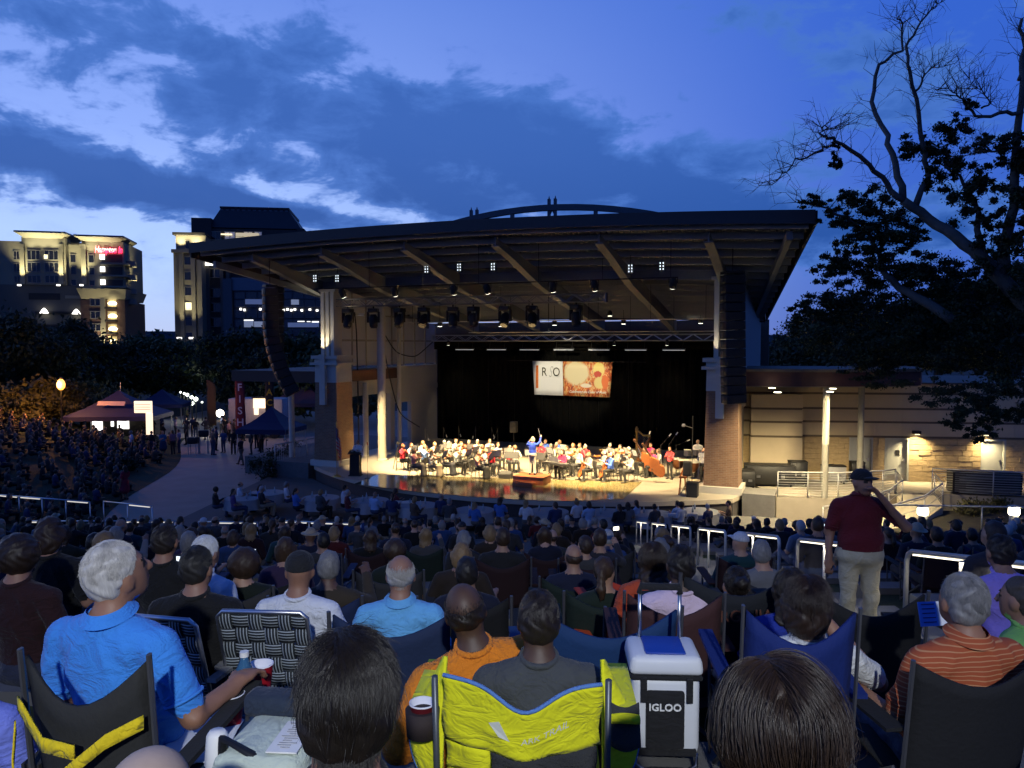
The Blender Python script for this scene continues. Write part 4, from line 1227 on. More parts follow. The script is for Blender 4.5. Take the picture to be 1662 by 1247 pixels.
# ---- office tower with mansard roof
TW = Facade(338, 190, R(8), 'office_tower', 'dark office tower with a tall mansard roof and a floodlit corner', 'building')
def tu(x): return 280 + x / 5.196
def tv(y): return 320 + y / 5.196
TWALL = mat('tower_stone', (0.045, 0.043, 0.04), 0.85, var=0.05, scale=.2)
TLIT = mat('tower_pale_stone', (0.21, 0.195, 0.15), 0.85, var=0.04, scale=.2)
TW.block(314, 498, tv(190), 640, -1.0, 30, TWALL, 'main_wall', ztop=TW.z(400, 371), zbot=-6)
TW.block(314, 346, tv(172), tv(330), -0.6, 10, TWALL, 'turret')
TW.block(tu(1060), tu(1122), tv(262), tv(330), -0.6, 10, TWALL, 'turret')
xl0, xr0, xl1, xr1 = TW.x(tu(312)), TW.x(tu(1095)), TW.x(tu(392)), TW.x(tu(972)); zb, zt = TW.z(400, 369), TW.z(410, 334)
b = MB(); b.add([(xl0, 1.2, zb), (xr0, 1.2, zb), (xr0, 28, zb), (xl0, 28, zb), (xl1, 5, zt), (xr1, 5, zt), (xr1, 24, zt), (xl1, 24, zt)],
    [(3, 2, 1, 0), (4, 5, 6, 7), (0, 1, 5, 4), (1, 2, 6, 5), (2, 3, 7, 6), (3, 0, 4, 7)])
b.build('mansard_roof', mat('slate_roof', (.03, .034, .04), .6, var=.1, scale=.3), TW.t)
rl_ = MB(); rl_.box2(xl1 - .2, xr1 + .2, 4.8, 24.2, zt, zt + .5); rl_.build('roof_cap', mat('roof_cap_dark', (.02, .022, .025), .6), TW.t)
for i in range(13):
 x = lerp(xl1 + .4, xr1 - .4, i / 12); c = MB(); c.box2(x - .35, x + .35, 4.6, 4.9, zt - 1.0, zt - .2); c.build('roof_dentil', mat('dentil_grey', (.09, .10, .12), .6), TW.t)
for a, b_, lit in ((330, 425, 0), (450, 545, 1), (612, 690, 2), (700, 770, 3)):
 w = TW.window(tu(a), tu(b_), tv(285), tv(358), -0.9, (GLASS, emat('dim_office', (1, .95, .8), .05), emat('office_glow', (1, .82, .4), .12), emat('dim_office', (1, .95, .8), .05))[lit], WFR, 2)
l = MB(); l.box((TW.x(tu(470)), 0.6, TW.z(375, tv(312))), (2.6, .1, .35)); l.build('office_lamp', LITW, TW.t)
for yy, e in ((314, 2.0), (345, 2.0)):
 l = MB(); l.box((TW.x(tu(645)), 0.6, TW.z(405, tv(yy))), (5.5, .1, .8)); l.build('office_lamp', emat('office_lamp_yellow', (1, .82, .35), .5), TW.t)
# floodlit corner block
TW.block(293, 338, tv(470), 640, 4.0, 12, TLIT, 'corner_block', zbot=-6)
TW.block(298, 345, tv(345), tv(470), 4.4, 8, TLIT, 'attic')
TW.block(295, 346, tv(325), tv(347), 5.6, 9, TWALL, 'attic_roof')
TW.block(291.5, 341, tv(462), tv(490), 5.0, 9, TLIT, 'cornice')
for a, c in ((515, 590), (640, 715), (765, 842), (892, 965), (1015, 1092), (1140, 1190)):
 lit = a == 892
 TW.window(tu(152), tu(214), tv(a), tv(c), 4.0, emat('lit_tower_window', (1, .9, .5), .9) if lit else GLASS, WFR)
TW.window(tu(168), tu(212), tv(385), tv(458), 4.4, GLASS, WFR)
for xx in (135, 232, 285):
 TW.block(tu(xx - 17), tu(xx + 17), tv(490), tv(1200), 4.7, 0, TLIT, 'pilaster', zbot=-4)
 if xx < 280:
  p = (TW.x(tu(xx)), -7.4, TW.z(320, tv(1185))); lamp('pilaster_uplight', 'SPOT', p, 13000, (1, .86, .5), .15, (p[0], -4.8, p[2] + 16), 55, 1, TW.t)
  l = MB(); l.box((p[0], -7.3, p[2] - .2), (1.0, .6, .4)); l.build('uplight_fitting', LITC, TW.t)
for xx in (140, 262):
 p = (TW.x(tu(xx)), -6.2, TW.z(315, tv(462))); lamp('attic_uplight', 'SPOT', p, 5000, (1, .86, .5), .12, (p[0], -4.5, p[2] + 5), 90, 1, TW.t)
p = (TW.x(tu(70)) - 3.5, 2, TW.z(300, tv(1190))); lamp('side_uplight', 'SPOT', p, 6000, (1, .88, .6), .12, (p[0] + 3, 2, p[2] + 14), 60, 1, TW.t)
# darker bays right of the lit corner
for xx in (300, 420, 470):
 TW.block(tu(xx), tu(xx + 26), tv(560), tv(1200), 0.6, 1, mat('tower_dark_stone', (.10, .095, .085), .8), 'pilaster', zbot=-4)
for a, c in ((600, 680), (765, 845), (890, 970), (1015, 1095)):
 TW.window(tu(312), tu(412), tv(a), tv(c), -0.9, GLASS, WFR, 2)
for xx, yy, w_, h_, in ((320, 570, 9, .6), (308, 535, 1.2, 1.2)):
 l = MB(); l.box((TW.x(tu(xx)), -1.0, TW.z(345, tv(yy))), (w_ * .6, .2, h_)); l.build('wall_light', LITC, TW.t)
# ---- dark glass office block in front of the tower
GB = Facade(380, 130, R(2), 'glass_office', 'dark glass office block with a pale parapet and strips of lit windows', 'building')
GW = mat('blue_grey_cladding', (0.12, 0.14, 0.17), 0.4, var=0.04, scale=.3)
GB.block(378, 560, tv(790), 640, 0, 14, mat('dark_cladding', (.03, .032, .036), .5), 'wall', zbot=-4)
GB.block(379, 562, tv(682), tv(790), .3, 14, GW, 'parapet')
GB.block(366, 380, tv(690), 640, .6, 10, mat('dark_fin', (.07, .075, .085), .5), 'stair_fin', zbot=-4)
for r0, r1 in ((800, 860), (868, 930), (950, 1020), (1035, 1100), (1110, 1170)):
 for i in range(9):
  a = 532 + i * 98
  GB.window(tu(a), tu(a + 92), tv(r0), tv(r1), 0.0, GLASS, mat('dark_fin', (.07, .075, .085), .5))
def glit(a, b, y0, y1, m):
 q = MB(); q.box2(GB.x(tu(a)), GB.x(tu(b)), -.2, -.14, GB.z(tu((a + b) / 2), tv(y1)), GB.z(tu((a + b) / 2), tv(y0))); q.build('lit_pane', m, GB.t)
E1, E2, E3 = emat('office_cool', (.85, .95, 1), .16), emat('office_tube', (1, 1, .95), 1.8), emat('office_dim', (.8, .9, 1), .05)
glit(612, 690, 1035, 1044, E2); glit(612, 690, 1046, 1098, E1); glit(696, 772, 1050, 1096, E1)
glit(625, 770, 862, 905, E3); glit(890, 935, 890, 897, E1); glit(890, 940, 990, 1000, E1); glit(1010, 1075, 865, 908, E1)
glit(1062, 1120, 1046, 1053, E2); glit(1140, 1170, 1048, 1054, E2); glit(1182, 1240, 1048, 1058, E2); glit(980, 1240, 1060, 1098, E3)
for i, xx in enumerate((588, 620, 752, 948, 980, 1012, 1042, 1100, 1168, 1228)):
 q = MB(); q.box((GB.x(tu(xx)), -.3, GB.z(tu(xx), tv(946 + (i * 7) % 13))), (.35, .1, .35)); q.build('lamp_dot', LITC, GB.t)
# ---- low roofs and street lights far right, seen past the wing of the roof
RB = Facade(1235, 150, R(-3), 'parking_building', 'low dark building with a lit doorway behind the backstage roof', 'building')
RB.block(1232, 1330, 588, 640, 0, 12, mat('far_dark_wall', (.05, .05, .055), .8), 'wall', zbot=-2)
RB.block(1230, 1300, 574, 580, .5, 10, mat('far_roof', (.10, .10, .11), .7), 'flat_roof')
RB.block(1238, 1266, 590, 600, .2, 0, emat('lit_carport', (.8, .9, 1), .12), 'lit_bay')
# ------------------------------------------------------------------ trees
BARK = mat('bark', (0.085, 0.072, 0.055), 0.95, var=0.25, scale=8, bump=0.6, bscale=25)
BARK2 = mat('pale_bark', (0.10, 0.095, 0.085), 0.95, var=0.25, scale=5, bump=0.6, bscale=25)
def leaf_mat(name, c1, c2):
 m = bpy.data.materials.new(name); MATS[name] = m; m.use_nodes = True
 N = NT(m.node_tree); b = m.node_tree.nodes['Principled BSDF']
 tc = N.n('ShaderNodeTexCoord')
 nz = N.noise(tc.outputs['Object'], 2.2, 3, .6)
 N.l(N.mix(N.smooth(nz, .35, .65), c4(c1), c4(c2)), b.inputs['Base Color'])
 b.inputs['Roughness'].default_value = .6; b.inputs['Specular IOR Level'].default_value = .25
 return m
LEAF = leaf_mat('leaves_green', (0.030, 0.048, 0.018), (0.065, 0.085, 0.03))
LEAF2 = leaf_mat('leaves_dark', (0.016, 0.026, 0.012), (0.035, 0.05, 0.02))
LEAF3 = leaf_mat('leaves_olive', (0.07, 0.065, 0.02), (0.11, 0.10, 0.035))
def leaf_cloud(rng, centres, per, size):
 """many leaf-sized faces spread through clumps; centres: (x, y, z, rx, ry, rz)"""
 V = []
 for c in centres:
  n = int(per * (c[3] * c[4] * c[5]) ** (1 / 3) ** 1)
  d = rng.normal(size=(n, 3)); d /= np.linalg.norm(d, axis=1)[:, None]
  rad = np.minimum(np.abs(rng.normal(0, .62, n)), 1.7)
  pos = np.array(c[:3]) + d * rad[:, None] * np.array(c[3:6])
  a = rng.normal(size=(n, 3)); a /= np.linalg.norm(a, axis=1)[:, None]
  t = rng.normal(size=(n, 3)); b = np.cross(a, t); b /= np.linalg.norm(b, axis=1)[:, None]
  s = size * rng.uniform(.6, 1.4, n)[:, None]
  q = np.stack([pos - a * s, pos + b * s * .45, pos + a * s, pos - b * s * .45], 1)
  V.append(q)
 V = np.concatenate(V).reshape(-1, 3)
 nq = len(V) // 4
 me = bpy.data.meshes.new('crown')
 me.vertices.add(len(V)); me.vertices.foreach_set('co', V.astype(np.float32).ravel())
 me.loops.add(nq * 4); me.loops.foreach_set('vertex_index', np.arange(nq * 4, dtype=np.int32))
 me.polygons.add(nq); me.polygons.foreach_set('loop_start', np.arange(0, nq * 4, 4, dtype=np.int32))
 me.update(calc_edges=True)
 return me
def tree_proto(seed, h, spread, leaf, per=520, size=0.22, trunk_h=0.35):
 rng = np.random.default_rng(seed)
 tr = MB(); cl = []
 tr.path([(0, 0, -.3), (.05, 0, h * trunk_h * .5), (0, .08, h * trunk_h), (.1, .05, h * .7), (.05, 0, h * .92)], [.05 * h * .7, .035 * h * .7, .03 * h * .7, .015 * h * .7, .006 * h], 9)
 for i in range(9):
  a = rng.uniform(0, 6.28); z0 = h * rng.uniform(trunk_h, .75); L_ = spread * rng.uniform(.55, 1.0)
  e = Vector((math.cos(a) * L_, math.sin(a) * L_, min(h * .95, z0 + h * rng.uniform(.08, .28))))
  s_ = Vector((0, .05, z0)); mid = s_.lerp(e, .5) + Vector((0, 0, .15 * rng.uniform(-1, 1)))
  tr.path([s_, mid, e], [.016 * h * .7, .01 * h * .7, .004 * h], 6)
  cl.append((e.x, e.y, e.z, spread * rng.uniform(.3, .5), spread * rng.uniform(.3, .5), h * rng.uniform(.08, .14)))
  cl.append((mid.x, mid.y, mid.z + h * .06, spread * rng.uniform(.25, .4), spread * rng.uniform(.25, .4), h * rng.uniform(.07, .11)))
 for i in range(4):
  cl.append((rng.uniform(-.3, .3) * spread, rng.uniform(-.3, .3) * spread, h * rng.uniform(.75, .97), spread * .4, spread * .4, h * .10))
 tm = tr.mesh('trunk', True, [BARK]); cm = leaf_cloud(rng, cl, per, size); cm.materials.append(leaf)
 return tm, cm
protos = [tree_proto(1, 9, 3.6, LEAF), tree_proto(2, 11, 4.0, LEAF2), tree_proto(3, 7, 3.2, LEAF), tree_proto(4, 10, 4.6, LEAF2), tree_proto(5, 6.5, 3.0, LEAF3)]
def tree(k, p, sc, rz, label, group, name='tree'):
 t = thing(name, label, 'tree', p, rz, group); t.scale = sc if isinstance(sc, tuple) else (sc, sc, sc)
 for nm, me in (('trunk', protos[k][0]), ('crown', protos[k][1])):
  o = bpy.data.objects.new(nm, me); COL.objects.link(o); o.parent = t
 return t
TREES = [(20, 66, 1, 1.0, 'in front of the hotel at the picture edge'), (62, 72, 3, 1.0, 'below the hotel louvre'), (115, 78, 1, 1.0, 'in front of the hotel podium'), (165, 84, 3, .95, 'below the brick hotel corner'),
    (215, 92, 0, 1.05, 'in the gap between hotel and tower'), (262, 95, 2, 1.35, 'left of the floodlit tower corner'), (300, 88, 0, 1.0, 'at the foot of the floodlit tower corner'), (345, 82, 3, .95, 'in front of the tower base'),
    (395, 76, 1, .9, 'in front of the glass office'), (440, 72, 3, .85, 'behind the orange feather flag'), (490, 80, 0, 1.1, 'behind the left line array'), (530, 70, 2, 1.2, 'behind the left brick pier')]
for i, (u, Y, k, s_, w) in enumerate(TREES):
 p = at(u, 560, Y); tree(k, (p.x, Y, -3.2), s_ * 1.16, i * 1.3, 'dark leafy tree ' + w, 'trees behind the plaza')
for i, (u, Y, s_, w) in enumerate(((28, 56, 0.72, 'at the far left beyond the lawn bank'), (75, 57.5, .78, 'just behind the orange street lamp'), (128, 59, .70, 'between the orange street lamp and the blue tent'), (165, 63, .7, 'behind the large blue tent'))):
 p = at(u, 560, Y); tree(4, (p.x, Y, -.9), s_ * 1.1, i * 2.1, 'small olive tree lit orange ' + w, 'small trees by the street lamp')
for i, (u, Y, s_) in enumerate(((1252, 120, .82), (1282, 128, .7), (1232, 150, .7), (1318, 96, 1.05), (1352, 84, 1.15), (1400, 76, 1.2), (1460, 72, 1.25), (1525, 70, 1.3), (1595, 68, 1.3), (1655, 66, 1.35))):
 p = at(u, 560, Y); tree(1 if i % 2 else 3, (p.x, Y, -1), s_, i * .9, 'dark tree on the skyline behind the backstage building, %s from the stage roof' % ords[i], 'trees behind the backstage building')
# ---- the big half-bare tree on the right
def tp(x, y, Y): return at(1240 + x / 1.948, y / 1.948, Y)
bt = thing('old_tree', 'large half-bare tree with pale limbs leaning over the backstage building', 'tree')
rng = np.random.default_rng(11)
limbs = [
 ([(1010, 1500, 22), (990, 1250, 22), (930, 1080, 22.5), (822, 960, 23), (740, 870, 23), (690, 820, 23.2), (600, 750, 23.5), (520, 690, 24), (440, 635, 24)], .40, .17),
 ([(440, 632, 24), (410, 520, 24.3), (385, 430, 24.6), (340, 325, 25), (362, 210, 25.2), (430, 160, 25.2), (440, 75, 25.2), (420, 60, 25)], .15, .02),
 ([(478, 650, 24), (520, 560, 24), (512, 480, 23.7), (490, 360, 23.4), (460, 230, 23), (450, 150, 23), (480, 90, 23), (530, 30, 23), (560, 8, 23)], .13, .015),
 ([(480, 290, 23.2), (500, 250, 23), (525, 215, 23), (570, 210, 22.8)], .05, .01),
 ([(440, 635, 24), (390, 585, 24), (330, 520, 23.6), (245, 455, 23), (205, 435, 22.6), (180, 425, 22.5), (190, 400, 22.5), (240, 410, 22)], .13, .015),
 ([(235, 458, 23), (190, 465, 23), (150, 490, 23), (100, 510, 22.6), (62, 550, 22.4), (20, 585, 22.2)], .06, .01),
 ([(600, 1010, 24), (500, 950, 24.5), (430, 910, 25), (385, 870, 25), (365, 800, 25.2), (330, 740, 25.2), (260, 690, 25), (180, 650, 25), (100, 640, 25)], .22, .015),
 ([(370, 800, 25.2), (385, 730, 25), (375, 660, 25), (385, 590, 25)], .10, .02),
 ([(745, 870, 23), (770, 750, 23), (790, 600, 22.6), (800, 450, 22.4), (815, 250, 22), (822, 150, 22), (815, 60, 22)], .24, .05),
 ([(812, 355, 22.2), (740, 358, 22), (670, 370, 22), (640, 330, 21.8), (620, 310, 21.8), (600, 290, 21.6), (545, 285, 21.5)], .08, .012),
 ([(690, 340, 22), (720, 325, 22), (680, 290, 22), (650, 250, 22)], .04, .01),
 ([(800, 440, 22.3), (740, 470, 22), (690, 470, 22), (660, 490, 22)], .07, .012),
 ([(690, 810, 23.2), (680, 680, 23.4), (650, 610, 23.6), (620, 560, 23.8), (560, 520, 24)], .14, .03),
 ([(880, 1010, 22.6), (860, 760, 22), (900, 560, 21.5), (930, 380, 21.4)], .2, .05),
 ([(810, 250, 22), (835, 190, 22), (850, 120, 22)], .06, .01)]
tm = MB(); twigs = MB()
ends = []
for pts, r0, r1 in limbs:
 P_ = [tp(*q) for q in pts]
 fine = []
 for a, b in zip(P_[:-1], P_[1:]):
  for k in range(3): fine.append(a.lerp(b, k / 3) + Vector(rng.normal(size=3) * .03))
 fine.append(P_[-1])
 rr_ = [lerp(r0, r1, (i / (len(fine) - 1)) ** .8) for i in range(len(fine))]
 tm.path(fine, [q_ * .78 for q_ in rr_], 9)
 for i, q in enumerate(fine):
  if rr_[i] < .10 and i > 1:
   for _ in range(2 if rr_[i] > .04 else 3):
    d = Vector(rng.normal(size=3)); d.z = abs(d.z) * .6 + .1; d.normalize()
    d = (d + (fine[i] - fine[i - 1]).normalized() * .6).normalized()
    L_ = rng.uniform(.35, 1.0)
    a1 = q + d * L_ * .5 + Vector(rng.normal(size=3) * .08); a2 = q + d * L_ + Vector(rng.normal(size=3) * .15)
    twigs.path([q, a1, a2], [.012, .007, .003], 4)
    for _k in range(3):
     e = a1.lerp(a2, rng.uniform(0, 1)) ; d2 = (d + Vector(rng.normal(size=3)) * .7).normalized()
     twigs.path([e, e + d2 * .2 + Vector(rng.normal(size=3) * .03), e + d2 * .42], [.006, .004, .002], 3)
tk = tm.build('trunk', BARK2, bt, True)
twigs.build('twigs', BARK, bt, True)
clumps = [(540, 480, 24, 95, 75), (600, 520, 24, 60, 55), (480, 470, 24, 55, 40), (620, 400, 24, 40, 35), (640, 620, 23.6, 70, 90), (680, 580, 23.4, 60, 60), (700, 700, 23, 50, 40),
     (330, 660, 25, 90, 60), (420, 690, 25, 100, 70), (380, 760, 25, 110, 60), (470, 760, 25, 60, 40), (280, 620, 25, 50, 40), (240, 700, 25, 60, 40), (160, 640, 25, 50, 25),
     (225, 500, 23, 22, 40), (650, 330, 21.8, 25, 14), (760, 440, 22, 60, 40), (700, 450, 22, 45, 30), (790, 520, 22.4, 60, 50), (800, 620, 22.4, 80, 90), (740, 760, 22.6, 70, 60), (850, 720, 22, 80, 100),
     (450, 860, 25, 150, 80), (350, 900, 25.5, 90, 70), (560, 930, 25, 150, 90), (420, 1000, 26, 200, 100), (640, 1000, 25, 170, 110), (760, 1020, 24, 140, 110), (200, 950, 26, 90, 50), (220, 860, 26, 70, 50), (130, 985, 26, 55, 22), (260, 800, 26, 45, 60),
     (300, 1080, 26, 150, 70), (500, 1120, 25, 200, 90), (700, 1150, 24.5, 200, 90), (840, 900, 22, 90, 120), (860, 1150, 23, 140, 110), (640, 900, 24, 60, 50), (380, 1180, 26, 120, 50),
     (690, 1290, 23, 90, 50), (620, 1310, 22.6, 55, 45), (735, 1330, 22.6, 45, 50), (780, 1240, 22.6, 110, 60), (840, 1290, 22.6, 70, 50), (560, 1240, 23.5, 80, 45), (665, 1370, 22.4, 28, 30), (300, 860, 26, 80, 60), (180, 1000, 27, 90, 60), (520, 860, 25, 110, 70), (700, 930, 24, 110, 80), (820, 1000, 23, 110, 110), (260, 1000, 26, 130, 80), (520, 1040, 25, 180, 90), (380, 820, 25, 90, 50), (150, 1080, 27, 80, 50), (620, 1080, 24.5, 170, 90), (420, 1100, 25, 160, 80), (760, 850, 23, 80, 70), (860, 620, 22, 60, 80), (840, 480, 22, 50, 60), (560, 560, 24, 60, 60), (340, 720, 25, 100, 50)]
cl = []
for x, y, Y, rx, ry in clumps:
 p = tp(x, y, Y); px = Y / F / 1.948
 R0 = rx * px; R1 = ry * px
 cl.append((p.x, p.y, p.z, R0 * .42, R0 * .42, R1 * .42))
 for _ in range(11):
  d = rng.normal(size=3); d /= np.linalg.norm(d); k = rng.uniform(.14, .30); f = rng.uniform(.6, 1.15)
  cl.append((p.x + d[0] * R0 * f, p.y + d[1] * R0 * .7, p.z + d[2] * R1 * f, R0 * k, R0 * k, R1 * k * .8))
cm = leaf_cloud(rng, cl, 1900, .052)
cm.materials.append(LEAF2); o = bpy.data.objects.new('crown', cm); COL.objects.link(o); o.parent = bt
# ------------------------------------------------------------------ people: smooth continuous figures from blended shapes
def cap(a, b, ra, rb, m, k=0.03, s=(1, 1, 1)):
 return ['c', np.array(a, float), np.array(b, float), ra, rb, m, k, np.array(s, float)]
def ell(c, r, m, k=0.03, rot=None):
 return ['e', np.array(c, float), np.array(r, float), None if rot is None else np.array(rot, float), 0, m, k, None]
def pdist(pr, p):
 if pr[0] == 'c':
  s = pr[7]; q = p / s; a = pr[1] / s; b = pr[2] / s
  ba = b - a; t = np.clip(((q - a) @ ba) / max(1e-9, ba @ ba), 0, 1)
  return (np.linalg.norm(q - a - t[..., None] * ba, axis=-1) - (pr[3] + (pr[4] - pr[3]) * t)) * s.min()
 q = p - pr[1]
 if pr[3] is not None: q = q @ pr[3]
 r = pr[2]
 k0 = np.linalg.norm(q / r, axis=-1); k1 = np.linalg.norm(q / (r * r), axis=-1)
 return k0 * (k0 - 1) / np.maximum(k1, 1e-6)
def pbox(pr):
 if pr[0] == 'c':
  R_ = max(pr[3], pr[4]) * pr[7].max()
  return np.minimum(pr[1], pr[2]) - R_, np.maximum(pr[1], pr[2]) + R_
 R_ = pr[2].max() if pr[3] is not None else pr[2]
 return pr[1] - R_, pr[1] + R_
def sdf_mesh(prims, res, name, mats, wrinkle=None, cut=None, neck=None):
 lo = np.min([pbox(p)[0] for p in prims], axis=0) - 3 * res
 hi = np.max([pbox(p)[1] for p in prims], axis=0) + 3 * res
 n = np.ceil((hi - lo) / res).astype(int) + 1
 D = np.full(tuple(n), 1.0, np.float32)
 axs = [lo[i] + res * np.arange(n[i]) for i in range(3)]
 for pr in prims:
  a, b = pbox(pr); mg = pr[6] + 3 * res
  i0 = np.maximum(0, np.floor((a - mg - lo) / res).astype(int)); i1 = np.minimum(n, np.ceil((b + mg - lo) / res).astype(int) + 1)
  sl = tuple(slice(i0[i], i1[i]) for i in range(3))
  G = np.stack(np.meshgrid(*[axs[i][sl[i]] for i in range(3)], indexing='ij'), -1)
  d2 = pdist(pr, G); d1 = D[sl]; k = max(pr[6], 1e-4)
  h = np.clip(.5 + .5 * (d1 - d2) / k, 0, 1)
  D[sl] = d1 + (d2 - d1) * h - k * h * (1 - h)
 if wrinkle or cut:
  G = np.stack(np.meshgrid(*axs, indexing='ij'), -1)
  if wrinkle: D = D + wrinkle(G).astype(np.float32)
  if cut: D = np.maximum(D, cut(G).astype(np.float32))
 s = D < 0
 c = np.zeros(tuple(n - 1), int)
 for dx in (0, 1):
  for dy in (0, 1):
   for dz in (0, 1):
    c += s[dx:n[0] - 1 + dx, dy:n[1] - 1 + dy, dz:n[2] - 1 + dz]
 act = (c > 0) & (c < 8)
 idx = np.full(act.shape, -1, int); ids = np.argwhere(act); idx[act] = np.arange(len(ids))
 acc = np.zeros((len(ids), 3)); cnt = np.zeros(len(ids))
 cor = [(x, y, z) for x in (0, 1) for y in (0, 1) for z in (0, 1)]
 for a in cor:
  for b in cor:
   df = np.subtract(b, a)
   if df.sum() == 1 and (df >= 0).all():
    da = D[ids[:, 0] + a[0], ids[:, 1] + a[1], ids[:, 2] + a[2]]; db = D[ids[:, 0] + b[0], ids[:, 1] + b[1], ids[:, 2] + b[2]]
    m = (da < 0) != (db < 0)
    t = np.where(m, da / np.where(m, da - db, 1), 0)
    acc[m] += np.array(a) + t[m, None] * df; cnt[m] += 1
 V = lo + (ids + acc / cnt[:, None]) * res
 Q = []
 for ax in range(3):
  o1, o2 = [(1, 2), (2, 0), (0, 1)][ax]
  sa = [slice(None)] * 3; sb = [slice(None)] * 3
  sa[ax] = slice(0, n[ax] - 1); sb[ax] = slice(1, n[ax])
  A, B_ = s[tuple(sa)], s[tuple(sb)]
  e = np.argwhere(A != B_)
  e = e[(e[:, o1] > 0) & (e[:, o2] > 0) & (e[:, o1] < n[o1] - 1) & (e[:, o2] < n[o2] - 1)]
  fl = A[e[:, 0], e[:, 1], e[:, 2]]
  u1 = np.zeros(3, int); u1[o1] = 1; u2 = np.zeros(3, int); u2[o2] = 1
  def g(k): return idx[k[:, 0], k[:, 1], k[:, 2]]
  q = np.stack([g(e - u1 - u2), g(e - u2), g(e), g(e - u1)], 1)
  q[~fl] = q[~fl][:, ::-1]
  Q.append(q)
 Q = np.concatenate(Q)
 me = bpy.data.meshes.new(name)
 me.vertices.add(len(V)); me.vertices.foreach_set('co', V.astype(np.float32).ravel())
 me.loops.add(len(Q) * 4); me.loops.foreach_set('vertex_index', Q.astype(np.int32).ravel())
 me.polygons.add(len(Q)); me.polygons.foreach_set('loop_start', np.arange(0, len(Q) * 4, 4, dtype=np.int32))
 me.update(calc_edges=True)
 me.polygons.foreach_set('use_smooth', np.ones(len(Q), bool))
 for m in mats: me.materials.append(m)
 if len(mats) > 1:
  C = V[Q].mean(1)
  best = np.full(len(C), 9.0); mi = np.zeros(len(C), np.int32)
  for pr in prims:
   d = pdist(pr, C); w = d < best
   best[w] = d[w]; mi[w] = pr[5]
  if neck is not None:
   q = C - neck[0]; nd = q @ neck[1]; near = (np.hypot(q[:, 0], q[:, 1]) < .105) & (np.abs(nd) < .085) & (mi < 2)
   rr = np.hypot(q[:, 0], q[:, 1] - .25 * nd); mi[near & (nd > 0) & (rr < .080)] = 0; mi[near & ((nd <= 0) | ((rr >= .080) & (nd < .03)))] = 1
  me.polygons.foreach_set('material_index', mi)
 return me
def rot_m(yaw=0, pitch=0, tilt=0):
 return np.array(Matrix.Rotation(R(yaw), 3, 'Z') @ Matrix.Rotation(R(-pitch), 3, 'X') @ Matrix.Rotation(R(tilt), 3, 'Y'))
def head_prims(c, M, fine, w=1.0):
 """skull, jaw, nose, ears, eyes and mouth; face looks along +Y before M"""
 c = np.array(c, float)
 def at_(x, y, z): return c + M @ np.array([x, y, z]) * w
 p = [ell(at_(0, -.008, .02), np.array((.076, .096, .098)) * w, 0, .03, M), ell(at_(0, .03, -.045), np.array((.058, .062, .070)) * w, 0, .04, M), ell(at_(0, .055, -.085), np.array((.032, .028, .026)) * w, 0, .03, M),
    cap(at_(0, .095, .01), at_(0, .112, -.028), .010 * w, .016 * w, 0, .014)]
 for s in (-1, 1):
  p.append(ell(at_(s * .078, -.005, -.012), np.array((.012, .024, .034)) * w, 0, .01, M))
  if fine:
   p.append(ell(at_(s * .032, .083, .012), np.array((.014, .010, .008)) * w, 4, .004, M))
   p.append(cap(at_(s * .015, .092, .032), at_(s * .05, .08, .034), .006, .005, 4, .006))
 if fine: p.append(cap(at_(-.02, .091, -.058), at_(.02, .091, -.058), .008, .008, 5, .006))
 return p
def hand_prims(w, d, m=0, curl=.5, side=1, fine=True, sc=1.0):
 """palm with five bent fingers; w wrist point, d pointing direction, fingers curl downwards"""
 w = np.array(w, float); d = np.array(d, float); d /= np.linalg.norm(d)
 up = np.array([0, 0, 1.0])
 sd = np.cross(d, up); sd /= max(1e-6, np.linalg.norm(sd)); up = np.cross(sd, d)
 p = [ell(w + d * .045 * sc, np.array((.042, .05, .018)) * sc, m, .015, np.stack([sd, d, up], 1))]
 if not fine:
  p.append(ell(w + d * .10 * sc - up * .012, np.array((.036, .045, .016)) * sc, m, .02, np.stack([sd, d, up], 1)))
  p.append(cap(w + d * .02 + sd * side * .035, w + d * .075 * sc + sd * side * .055, .013, .010, m, .012)); return p
 for i, (off, L_) in enumerate(((-.030, .062), (-.010, .074), (.011, .080), (.031, .070))):
  a = w + d * .085 * sc + sd * off * sc * side
  b = a + (d * math.cos(curl) - up * math.sin(curl)) * L_ * .5 * sc
  e = b + (d * math.cos(2 * curl) - up * math.sin(2 * curl)) * L_ * .5 * sc
  p += [cap(a, b, .0095 * sc, .009 * sc, m, .005), cap(b, e, .009 * sc, .0075 * sc, m, .005)]
 a = w + d * .02 * sc + sd * side * .032 * sc; b = w + d * .055 * sc + sd * side * .058 * sc - up * .008; e = b + (d * .8 - up * .5) * .03 * sc
 p += [cap(a, b, .012 * sc, .011 * sc, m, .008), cap(b, e, .011 * sc, .009 * sc, m, .006)]
 return p
